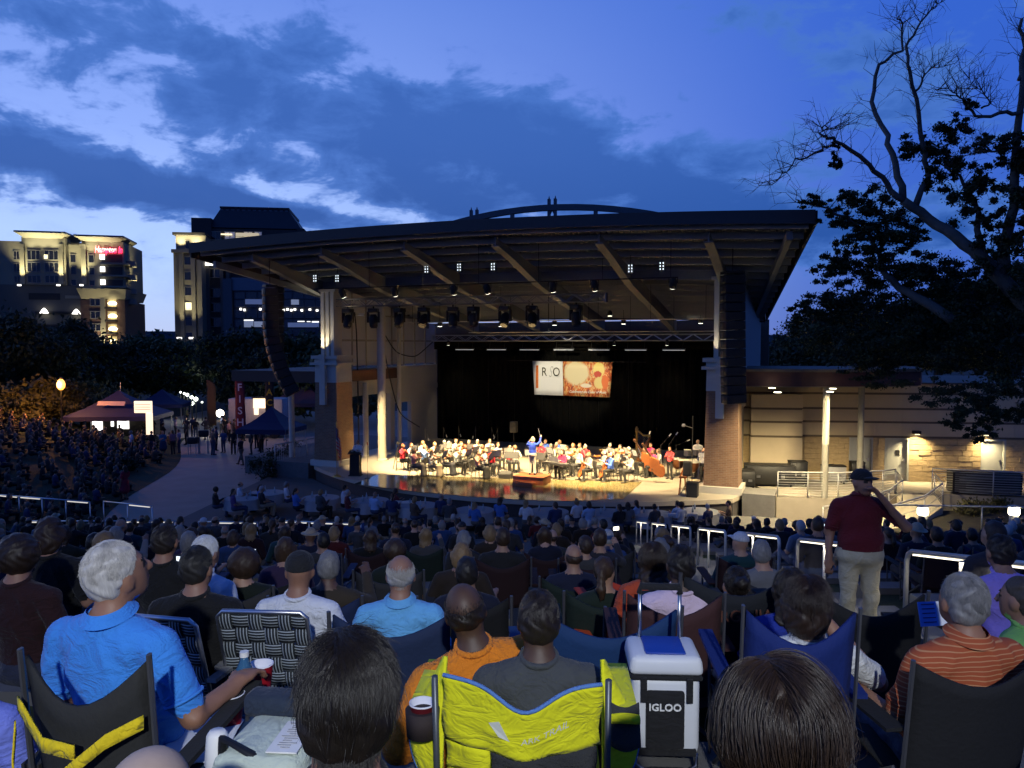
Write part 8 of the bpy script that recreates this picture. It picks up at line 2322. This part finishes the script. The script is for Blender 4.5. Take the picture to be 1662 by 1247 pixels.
hero(815, 940, 3.12, 'brown-skinned person in a fuzzy orange sweater beside the yellow chair', cloth('orange_fleece', (.78, .23, .015), bump=.8, bscale=60), NAVY, 'bald', (.015, .01, .008), SKB, nst=2500, L=.006, rz=R(16), bulk=1.45, sleeve='long', head=(-8, -2, 0), arms=('hip', 'lap'), hs=.98, tilt=R(-11))
hero(875, 960, 2.85, 'dark-haired person in a grey shirt leaning back in the yellow chair', cloth('grey_shirt', (.055, .06, .065)), NAVY, 'short', (.016, .011, .009), SKB, nst=6000, L=.022, lean=6, bulk=1.2, head=(0, 2, 0))
hero(1108, 884, 4.3, 'short-haired person in a pale pink shirt behind the white cooler', cloth('pink_white_shirt', (.62, .48, .58)), NAVY, 'short', (.012, .009, .008), SKB, nst=3500, bulk=1.1)
hero(1062, 880, 5.1, 'long-haired brunette leaning in the orange-red camp chair', cloth('orange_top', (.42, .06, .02)), NAVY, 'long', (.03, .018, .011), SKL, nst=3500, L=.3, bulk=1.0)
hero(1200, 915, 4.55, 'dark-haired person slumped in the black lettered chair', DK, NAVY, 'bun', (.014, .010, .008), SKL, nst=2000, lean=16)
hero(1316, 934, 3.1, 'brown-haired woman in a white top in the royal blue camp chair', cloth('white_top', (.60, .60, .58)), KHAKI, 'bob', (.022, .012, .008), SKL, nst=9000, L=.10, head=(-12, 0, 6), bulk=.95, rz=R(-4), arms=('rest', 'mouth'))
hero(1290, 922, 4.1, 'person in a deep blue top beyond the royal blue chair', cloth('deep_blue_top', (.015, .035, .28)), NAVY, 'long', (.02, .014, .01), SKL, nst=2500, L=.25, rz=R(-10))
hero(1572, 928, 2.95, 'grey-haired man in an orange striped shirt with a programme on his lap', stripe_mat('orange_stripe', (.34, .07, .022), (.48, .22, .10), 55), DENIM, 'short', (.20, .195, .19), SKT, nst=10000, L=.03, bulk=1.25, collar=True, rz=R(10), head=(-4, -10, 0), arms=('rest', 'lap'))
hero(1632, 862, 4.9, 'person in a lilac shirt leaning forward at the right edge', cloth('lilac_shirt', (.30, .22, .62)), NAVY, 'short', (.02, .015, .012), SKL, nst=2500, lean=-18, bulk=1.2)
hero(1668, 935, 3.75, 'person in khaki trousers and green shirt cut off by the right edge', cloth('green_shirt', (.18, .42, .10)), KHAKI, 'short', (.05, .04, .03), SKL, rz=R(35), nst=0, spread=.16)
hero(24, 868, 4.1, 'brown-haired person in maroon at the left edge', cloth('dark_maroon', (.02, .004, .005)), NAVY, 'curly', (.02, .012, .008), SKL, nst=0, rz=R(-6))
hero(75, 838, 5.0, 'brown-haired person in black beyond the blue polo shirt', DK, NAVY, 'bob', (.025, .014, .009), SKL, nst=0)
hero(262, 850, 5.0, 'dark-haired man in a black shirt with a small crest on its back', DK, NAVY, 'short', (.02, .015, .012), SKT, nst=2500, bulk=1.2)
hero(-95, 1000, 2.35, 'person in a lilac blue sleeve cut off by the left edge', cloth('lilac_blue', (.16, .20, .62)), NAVY, 'short', (.2, .2, .2), SKL, nst=0)
# the knee at the lower left: a neighbour sitting beside the camera with one leg up
P_, hc, M = figure(seat=.40, lean=14, fine=True, arms=('rest', 'side'), knees=.42)
gz0 = ground_z(0)
P_ += [cap((.05, .08, .50), (.07, .60, .90), .085, .060, 0, .04), ell((.07, .635, .905), (.048, .052, .048), 0, .04), cap((.07, .62, .88), (.10, .86, .50), .055, .045, 0, .04), cap((.10, .84, .50), (.12, 1.0, .44), .045, .035, 3, .02)]
me = sdf_mesh(P_, .014, 'person', [skin_mat('skin_knee', False, (.40, .30, .24)), cloth('grey_top', (.05, .05, .055)), NAVY, SHOE, EYE, LIP])
kp = bpy.data.objects.new('person', me); COL.objects.link(kp); kp.location = (-.69, .66, gz0 - .09); tag(kp, 'person beside the camera of whom only a bare raised knee shows', 'person')
h = bpy.data.objects.new('hair', HAIRS['short']); COL.objects.link(h); h.parent = kp; h.location = Vector(hc); h.color = (.03, .02, .015, 1)
# standing man on the aisle stairs, facing the audience
Ys = 6.9; zs = CZ - 1.32 - .2133 * Ys
sm = hero(1404, 757, Ys, 'standing man in a dark red polo, khaki trousers and black cap on the aisle stairs', cloth('dark_red_polo', (.11, .007, .012), bump=.3, bscale=120), KHAKI, 'cap', (.012, .012, .012), SKT, rz=R(172), zg=zs, hs=.98, pose='stand', lean=2, bulk=1.22, h=.98, arms=('mouth', 'side'), head=(24, -4, 0), collar=True)
# ---- chairs
YEL = cloth('yellow_fabric', (.80, .78, .012), bump=.25, bscale=8, var=.05); TRIM = cloth('blue_trim', (.10, .22, .50)); MESHM = cloth('grey_mesh', (.035, .037, .04), bump=.6, bscale=150)
yc = thing('yellow_camp_chair', 'bright yellow camp chair with blue piping and white lettering', 'chair', ((853 - 831) / F * 2.62, 2.78, ground_z(2.7) + .015), R(-3))
def yb(u, v):
 x = lerp(-.262, .262, u); sag = math.sin(u * math.pi)
 dip = .085 * math.exp(-((u - .52) / .20) ** 2) + .02 * u
 return (x + .006 * math.sin(v * 9), -.20 - .09 * v - .075 * sag * (1 - .25 * v) + .010 * math.sin(u * 19 + v * 6) * (1 - v), lerp(.42, .775 - dip, v))
def panel(nm, fn, m, nu=14, nv=10, th=.012, par=yc):
 q = MB(); q.sheet(fn, nu, nv, th); return q.build(nm, m, par, True)
panel('back_fabric', lambda u, v: yb(u, lerp(.30, 1, v)), YEL, 24, 14)
panel('mesh_panel', lambda u, v: yb(lerp(.30, .97, u), lerp(.02, .285, v)), MESHM, 14, 5)
panel('side_fabric', lambda u, v: yb(lerp(0, .29, u), lerp(0, .29, v)), YEL, 6, 5)
q = MB(); q.path([Vector(yb(i / 24, 1.0)) + Vector((0, -.004, .003)) for i in range(25)], .007, 6); q.build('piping', TRIM, yc, True)
def lobe(s):
 def f(u, v): return (s * (.275 + .13 * u * math.sin(.35 + v * 2.5)), -.22 + .06 * u + .12 * v, .40 + .36 * v - .10 * u * u)
 return f
for s in (-1, 1):
 pa = panel('arm_pocket', lobe(s), YEL, 8, 10)
 q = MB(); q.path([Vector(lobe(s)(1, i / 12)) for i in range(13)], .007, 6); q.build('piping', TRIM, pa, True)
 q = MB(); q.sheet(lambda u, v: (s * (.30 + .10 * u), lerp(-.22, .28, v), .60 - .02 * v), 3, 6, .02); q.build('armrest', YEL, yc, True)
 for p0, p1 in (((.285 * s, -.22, 0), (.285 * s, -.31, .78)), ((.29 * s, .26, 0), (.31 * s, .26, .60)), ((.285 * s, -.24, .02), (-.285 * s, .26, .38))):
  q = MB(); q.tube(p0, p1, .011, None, 8); q.build('leg', mat('grey_tube', (.10, .11, .12), .4, .5), yc, True)
q = MB(); q.sheet(lambda u, v: (lerp(-.27, .27, u), lerp(-.22, .26, v), .36 + .04 * v - .05 * math.sin(u * math.pi)), 8, 6, .014); q.build('seat_fabric', YEL, yc, True)
panel('rear_skirt', lambda u, v: (lerp(-.33, .27, u), -.33 - .03 * math.sin(u * 7) - .05 * (1 - v), lerp(.20, .40 - .06 * u, v)), YEL, 14, 6)
cupm = MB(); cupm.lathe((-.345, -.20, .525), [(.055, 0), (.060, .09), (.056, .09)], 18); cupm.build('cup_holder', mat('holder_mesh', (.03, .02, .02), .8), yc, True)
q = MB(); q.sheet(lambda u, v: (.30 + .10 * u, -.235 + .07 * v, .52 + .12 * v - .02 * math.sin(u * 3.14)), 6, 5, .012); q.build('mesh_holder', MESHM, yc, True)
def on_panel(me, u0, v0, sx, sy, slope=0.0):
 for vv in me.vertices:
  u_ = u0 + vv.co.x * sx; v_ = v0 + vv.co.y * sy + slope * vv.co.x
  p = Vector(yb(u_, v_)); p.y -= .010 + .0 * vv.co.z; vv.co = p
 return me
me = text_mesh('ARK TRAIL', 1.0, 0.0); me.materials.append(mat('print_white', (.75, .76, .66), .7)); o = bpy.data.objects.new('lettering', on_panel(me, .66, .60, .062, .125, .012)); COL.objects.link(o); o.parent = yc
q = MB(); q.add([yb(.30, .66), yb(.37, .56), yb(.44, .56), yb(.36, .74)], [(0, 1, 2, 3)]); lg = q.build('logo_patch', MATS['print_white'], yc); lg.location.y = -.011
# red-and-white cup in its holder, cups on the table
CUPR = mat('red_cup', (.30, .008, .015), .35); CUPW = mat('cup_inside', (.78, .77, .80), .4)
def cup(p, label, m=CUPR, h_=.12, tip=0.0):
 t = thing('plastic_cup', label, 'cup', p, 0, 'red party cups');
 q = MB(); q.lathe((0, 0, 0), [(.030, 0), (.044, h_)], 24); o = q.build('outside', m, t, True);
 q = MB(); vs = []
 for k, (r, z) in enumerate(((.0462, h_), (.0462, h_ + .005), (.0425, h_ + .005), (.0300, .045))):
  for i in range(24): vs.append((r * math.cos(i * .2618), r * math.sin(i * .2618), z))
 q.add(vs, [(k * 24 + i, k * 24 + (i + 1) % 24, (k + 1) * 24 + (i + 1) % 24, (k + 1) * 24 + i) for k in range(3) for i in range(24)] + [tuple(range(72, 96))]); q.build('white_rim', CUPW, t, True)
 auto_smooth(o); o.data.polygons[-1].select = False
 bm = bmesh.new(); bm.from_mesh(o.data); bm.faces.ensure_lookup_table(); bmesh.ops.delete(bm, geom=[max(bm.faces, key=lambda f: f.calc_center_median().z)], context='FACES'); bm.to_mesh(o.data); bm.free()
 return t
TZ = at(375, 1178, 2.62).z
cp_ = yc.matrix_basis @ Vector((-.345, -.20, .545)); cup(cp_, 'red party cup with a white inside in the yellow chair holder', mat('maroon_cup', (.10, .008, .012), .4), .09)
a = at(376, 1180, 2.6); cup((a.x, a.y, TZ), 'red party cup at the front of the small table'); a = at(425, 1150, 2.85); cup((a.x, a.y, TZ), 'red party cup standing behind the water bottle')
# small folding table with things on it
tb = thing('folding_table', 'small low folding table with a metal edge between the near seats', 'table', (at(345, 1180, 2.62).x, 2.62, ground_z(2.62)), R(-12))
hT = TZ - ground_z(2.62)
q = MB(); q.box((.05, .03, hT - .012), (.36, .60, .022)); bevel(q.build('table_top', mat('table_navy', (.03, .06, .12), .35), tb), .01); q = MB(); q.path([(-.13, -.27, hT - .012), (.23, -.27, hT - .012), (.23, .33, hT - .012), (-.13, .33, hT - .012)], .012, 8, closed=True); q.build('edge_rim', STEEL, tb)
for sx, sy in ((-.1, -.24), (.2, -.24), (-.1, .3), (.2, .3)):
 q = MB(); q.tube((sx, sy, 0), (sx, sy, hT - .02), .010, None, 8); q.build('leg', STEEL, tb)
a = at(320, 1185, 2.45); q = MB(); q.sheet(lambda u, v: (lerp(-.115, .115, u) * (1 - .25 * v), lerp(-.10, .19, v), .012 + .02 * math.sin(u * 3.1) * math.sin(v * 3.1) + .008 * math.sin(u * 11 + v * 5)), 12, 10, .004)
tag(q.build('paper_napkin', mat('napkin_white', (.72, .74, .80), .85), None, True, loc=(a.x, a.y, TZ)), 'crumpled white paper sheet on the small table', 'paper')
a = at(398, 1150, 2.72); wb = thing('water_bottle', 'clear blue water bottle with a white cap between the red cups', 'bottle', (a.x, a.y, TZ)); q = MB(); q.lathe((0, 0, 0), [(.033, 0), (.035, .01), (.035, .07), (.032, .09), (.035, .11), (.034, .15), (.014, .195), (.013, .205)], 20); q.build('body', mat('bottle_blue', (.08, .24, .45), .12, trans=.5), wb, True); q = MB(); q.lathe((0, 0, .205), [(.016, 0), (.016, .018)], 16); q.build('cap', WHITE, wb)
sb = at(440, 1200, 2.15); bgz = ground_z(2.15); bh = at(440, 1185, 2.15).z - bgz
bag = thing('soft_cooler_bag', 'pale green soft bag with black straps and white clips beside the small table', 'bag', (sb.x + .02, 2.15, bgz), R(-8))
q = MB(); q.box((0, .0, bh / 2), (.28, .36, bh), taper=.9); bevel(q.build('bag_body', cloth('pale_green', (.50, .56, .46)), bag), .04, 3)
q = MB(); q.path([(-.145, -.10, bh * .5), (-.10, -.12, bh + .03), (.02, -.13, bh - .02), (.06, -.14, bh * .75), (.02, -.19, bh * .5)], .014, 8); q.build('strap', BLACK, bag, True)
q = MB(); q.box((-.03, .12, bh + .02), (.24, .09, .07)); bevel(q.build('dark_pouch', cloth('pouch_navy', (.02, .03, .05)), bag), .02)
q = MB(); q.lathe((-.13, -.10, bh - .10), [(.012, 0), (.035, .05), (.028, .13), (.02, .14)], 10); q.build('white_clip', WHITE, bag, True)
pg = thing('programme_sheet', 'printed white programme sheet lying on the pale green bag', 'paper', (sb.x + .075, 2.10, bgz + bh + .006), R(-4)); q = MB(); q.box((0, 0, 0), (.085, .17, .004)); q.build('sheet', mat('paper', (.75, .74, .70), .8), pg)
for i in range(12):
 q = MB(); q.box((-.004 + .006 * (i % 2), .07 - i * .012, .0032), (.05 - .012 * (i % 3), .003, .0012)); q.build('text_line', mat('print_grey', (.3, .3, .3), .8), pg)
# black and yellow chair of the man in blue
bc = camp((-1.16, 2.46, ground_z(2.4)), R(-6), (.022, .022, .021), 'black camp chair with bright yellow straps under the man in blue', None, (.62, 1, 1.17))
YS = cloth('yellow_strap', (.70, .52, .01))
for pts in ([(-.30, -.36, .755), (-.10, -.43, .69), (.06, -.44, .68)], [(.30, -.36, .725), (.18, -.42, .70), (.02, -.45, .63)], [(-.33, -.35, .69), (-.31, -.38, .61), (-.27, -.40, .53)]):
 q = MB(); fine = [Vector(pts[0]).lerp(Vector(pts[1]), i / 5) for i in range(5)] + [Vector(pts[1]).lerp(Vector(pts[2]), i / 5) for i in range(6)]
 q.sheet(lambda u, v: fine[round(u * 10)] + Vector((0, -.012, lerp(-.017, .017, v))), 10, 1, .006); q.build('yellow_strap', YS, bc, True)
# webbed lawn chairs
def web_chair(p, rz, label):
 t = thing('webbed_lawn_chair', label, 'chair', p, rz, 'webbed lawn chairs'); W_, H0, H1 = .23, .36, .86
 fr = MB(); fr.path([(-W_, .2, 0), (-W_, -.16, H0), (-W_, -.30, H1), (-W_ + .03, -.31, H1 + .03), (W_ - .03, -.31, H1 + .03), (W_, -.30, H1), (W_, -.16, H0), (W_, .2, 0)], .012, 8); fr.build('back_frame', ALU, t, True)
 fr = MB(); fr.path([(-W_, -.28, 0), (-W_, .22, H0), (W_, .22, H0), (W_, -.28, 0)], .012, 8); fr.build('seat_frame', ALU, t, True)
 WEB = stripe_web()
 def back(u, v): return Vector((lerp(-W_, W_, u), lerp(-.17, -.305, v), lerp(H0 + .02, H1 + .02, v)))
 n, m = 6, 6
 for i in range(n):
  q = MB(); q.sheet(lambda u, v: back((i + .06 + .88 * u) / n, v) + Vector((0, .009 * math.cos(math.pi * (v * m - .5 + i)), 0)), 2, 24, .003); o = q.build('upright_strap', WEB[0], t, True)
 for j in range(m):
  q = MB(); q.sheet(lambda u, v: back(u, (j + .06 + .88 * v) / m) - Vector((0, .009 * math.cos(math.pi * (u * n - .5 + j)), 0)), 24, 2, .003); o = q.build('cross_strap', WEB[1], t, True)
 for i in range(5):
  q = MB(); q.box((lerp(-W_ * .8, W_ * .8, i / 4), .02, H0 + .004), (.07, .42, .004)); q.build('seat_strap', WEB[0], t)
 for s in (-1, 1):
  q = MB(); q.box((s * (W_ + .03), -.02, .56), (.05, .42, .02)); q.build('armrest', mat('arm_plastic', (.25, .25, .25), .5), t); q = MB(); q.tube((s * W_, .18, H0), (s * (W_ + .02), .16, .55), .011, None, 6); q.build('arm_post', ALU, t)
 return t
_w = []
def stripe_web():
 if not _w:
  for ax in (0, 2):
   m = bpy.data.materials.new('striped_webbing'); m.use_nodes = True; N = NT(m.node_tree); b = m.node_tree.nodes['Principled BSDF']; tc = N.n('ShaderNodeTexCoord'); s = N.n('ShaderNodeSeparateXYZ'); N.l(tc.outputs['Object'], s.inputs[0])
   st = N.smooth(N.m('ABSOLUTE', N.m('SUBTRACT', N.m('FRACT', N.m('MULTIPLY', s.outputs[ax], 62)), .5)), .22, .12)
   N.l(N.mix(st, c4((.012, .016, .02)), c4((.34, .38, .40))), b.inputs['Base Color']); b.inputs['Roughness'].default_value = .8; _w.append(m)
 return _w
web_chair(((300 - 831) / F * 4.0, 4.02, ground_z(4.0) - .02), R(-12), 'webbed lawn chair of dark striped straps under the person in black')
web_chair(((455 - 831) / F * 4.1, 4.10, ground_z(4.1) - .02), R(-4), 'webbed lawn chair of dark striped straps under the white shirt')
camp(((645 - 831) / F * 4.05, 4.12, ground_z(4.1)), 0, (.012, .025, .07), 'navy camp chair under the balding man in light blue', None, 1.0)
camp(((990 - 831) / F * 3.40, 3.95, ground_z(3.9)), R(5), (.006, .035, .12), 'empty dark blue camp chair left of the white cooler', None, 1.1)
camp(((1112 - 831) / F * 3.90, 4.35, ground_z(4.3)), R(-3), (.05, .018, .018), 'dull maroon camp chair with grey piping under the pink shirt', None, (.85, 1, 1.03))
camp(((1055 - 831) / F * 4.70, 5.05, ground_z(5.0)), R(8), (.55, .07, .012), 'orange-red camp chair under the long-haired brunette', None, 1.05)
vc = camp(((1205 - 831) / F * 4.15, 4.6, ground_z(4.55)), R(4), (.010, .012, .016), 'black camp chair with rusty lettering under the slumped person', None, 1.08)
me = text_mesh('VIRGINIA', .085, .003); me.materials.append(cloth('rust_print', (.10, .035, .018))); o = bpy.data.objects.new('lettering', me); COL.objects.link(o); o.parent = vc; o.rotation_euler = (R(84), 0, 0); o.location = (-.02, -.405, .66)
camp(((1313 - 831) / F * 2.75, 3.06, ground_z(3.0)), R(-4), (.003, .016, .12), 'royal blue camp chair with a high back at the right', None, (.66, 1, 1.08))
camp((1.66, 3.04, ground_z(2.9)), R(8), (.010, .010, .011), 'black camp chair under the man in the striped shirt', None, .86)
for i, (u, Y, c_, w) in enumerate(((377, 5.35, (.50, .55, .02), 'yellow-green camp chair behind the pale shirt'), (570, 5.5, (.42, .48, .02), 'yellow-green camp chair between white shirt and light blue shirt'), (618, 5.6, (.01, .06, .25), 'blue camp chair left of the balding man'), (745, 5.3, (.01, .07, .24), 'blue camp chair behind the orange sweater'), (1010, 6.2, (.40, .04, .02), 'small red camp chair left of the orange-red one'))):
 camp(((u - 831) / F * Y, Y, ground_z(Y)), R(-8 + 5 * i), c_, w, None, .85)
camp((1.86, 4.2, ground_z(4.1)), R(-6), (.006, .006, .007), 'empty black camp chair in front of the legs of the standing man', None, (.9, 1, 1.1))
# wheeled cooler on the kerb
ckz = ground_z(3.3) + .09
ck = thing('wheeled_cooler', 'white and black wheeled cooler with a blue lid pad and raised handle', 'cooler', ((1080 - 831) / F * 3.28, 3.28, ckz), R(-3))
CW = mat('cooler_white', (.66, .68, .72), .5, var=.03); CB = cloth('cooler_black', (.012, .012, .014));
q = MB(); q.box((0, 0, .235), (.285, .24, .33)); bevel(q.build('body', CW, ck), .03, 3)
q = MB(); q.box((0, .0, .40), (.302, .255, .02)); bevel(q.build('zip_band', CB, ck), .008)
q = MB(); q.box((0, 0, .452), (.315, .27, .08), taper=.93); bevel(q.build('lid', CW, ck), .025, 3)
q = MB(); q.box((0, -.005, .496), (.17, .19, .012)); bevel(q.build('lid_pad', mat('pad_blue', (.01, .05, .34), .5), ck), .006)
q = MB(); q.box((-.005, -.128, .225), (.16, .03, .25)); bevel(q.build('front_pocket', CB, ck), .012)
q = MB(); q.box((.0, -.118, .085), (.25, .02, .03)); q.build('lower_trim', CB, ck)
for x in (-.095, .095):
 q = MB(); q.box((x, -.135, .355), (.024, .02, .10)); q.build('strap', CB, ck); q = MB(); q.tube((x * .92, .10, .44), (x * .92, .10, .70), .009, None, 10); q.build('handle_tube', STEEL, ck, True)
 q = MB(); q.tube((x * 1.2, .09, .045), (x * 1.45, .09, .045), .045, None, 16); q.build('wheel', BLACK, ck)
q = MB(); q.path([(-.088, .10, .69), (-.085, .10, .72), (.085, .10, .72), (.088, .10, .69)], .016, 10); q.build('handle_grip', CB, ck, True)
q = MB(); q.path([(-.13, -.10, .07), (-.125, -.13, .03), (-.09, -.15, .02), (.09, -.15, .02), (.125, -.13, .03), (.13, -.10, .07)], .009, 8); q.build('foot_bar', STEEL, ck, True); q = MB(); q.tube((-.07, -.15, .02), (.07, -.15, .02), .014, None, 10); q.build('foot_grip', CB, ck)
me = text_mesh('IGLOO', .042, .002, bold=.001, spacing=1.05); me.materials.append(mat('logo_white', (.78, .78, .76), .5)); o = bpy.data.objects.new('lettering', me); COL.objects.link(o); o.parent = ck; o.rotation_euler = (R(90), 0, 0); o.location = (-.008, -.1465, .285)
# striped blanket on the kerb, programme, strewn things at the right
q = MB(); bl_cols = [(.45, .38, .06), (.30, .05, .04), (.10, .18, .08), (.50, .44, .30), (.08, .05, .05)]
bt_ = thing('striped_blanket', 'folded blanket of yellow, red and green stripes under the cooler', 'blanket', ((1085 - 831) / F * 3.05, 3.06, ground_z(3.0)), 0)
for i in range(10):
 q = MB(); q.sheet(lambda u, v: (-.14 + (i + u) * .028, lerp(-.2, .12, v), .03 + .012 * math.sin(v * 9 + i)), 2, 6, .03); q.build('stripe', cloth('blanket_%d' % (i % 5), bl_cols[i % 5]), bt_, True)
b2 = thing('striped_blanket', 'second folded striped blanket near the right bottom corner', 'blanket', ((1430 - 831) / F * 1.95, 1.95 - .16, ground_z(1.7) + .02), R(4))
for i in range(9):
 q = MB(); q.sheet(lambda u, v: (-.12 + (i + u) * .028, lerp(-.09, .09, v), .012 + .010 * math.sin(v * 7 + i)), 2, 6, .02); q.build('stripe', cloth('blanket_%d' % (i % 5), bl_cols[i % 5]), b2, True)
a = at(1524, 998, 3.35); pr = thing('programme', 'blue and white printed programme open on the lap of the striped shirt', 'programme', a, R(6)); q = MB(); q.slab([(-.085, 0, -.05), (.0, 0, -.05), (0, .03, .05), (-.085, .03, .05)], .003); q.build('blue_page', mat('page_blue', (.10, .26, .75), .6), pr); q = MB(); q.slab([(.001, 0, -.05), (.08, 0, -.045), (.08, .03, .05), (.001, .03, .05)], .003); q.build('white_page', mat('page_white', (.70, .72, .78), .6), pr)
for i in range(5):
 q = MB(); q.box((-.042, -.004 + .006 * i, -.03 + i * .018), (.06, .002, .004)); q.build('text_line', mat('page_ink', (.03, .05, .2), .6), pr)
# floodlight mast at the top of the slope behind the camera: its light falls on the nearest rows
fm = thing('floodlight_mast', 'tall floodlight mast at the head of the seating slope', 'lamp post', (.6, -5.2, ground_z(0)))
q = MB(); q.tube((0, 0, 0), (0, 0, 4.6), .06, .045, 12); q.build('mast', STEEL, fm, True); q = MB(); q.box((0, .1, 4.65), (.5, .22, .16)); q.build('lamp_head', BLACK, fm); q = MB(); q.box((0, .215, 4.63), (.4, .012, .1)); q.build('lens', emat('flood_lens', (.85, .92, 1), 10), fm)
lamp('flood_beam', 'SPOT', (0, .28, 4.62), 2200, (.90, .95, 1.0), .10, (-.75, 7.3, .45), 50, 1.0, fm)
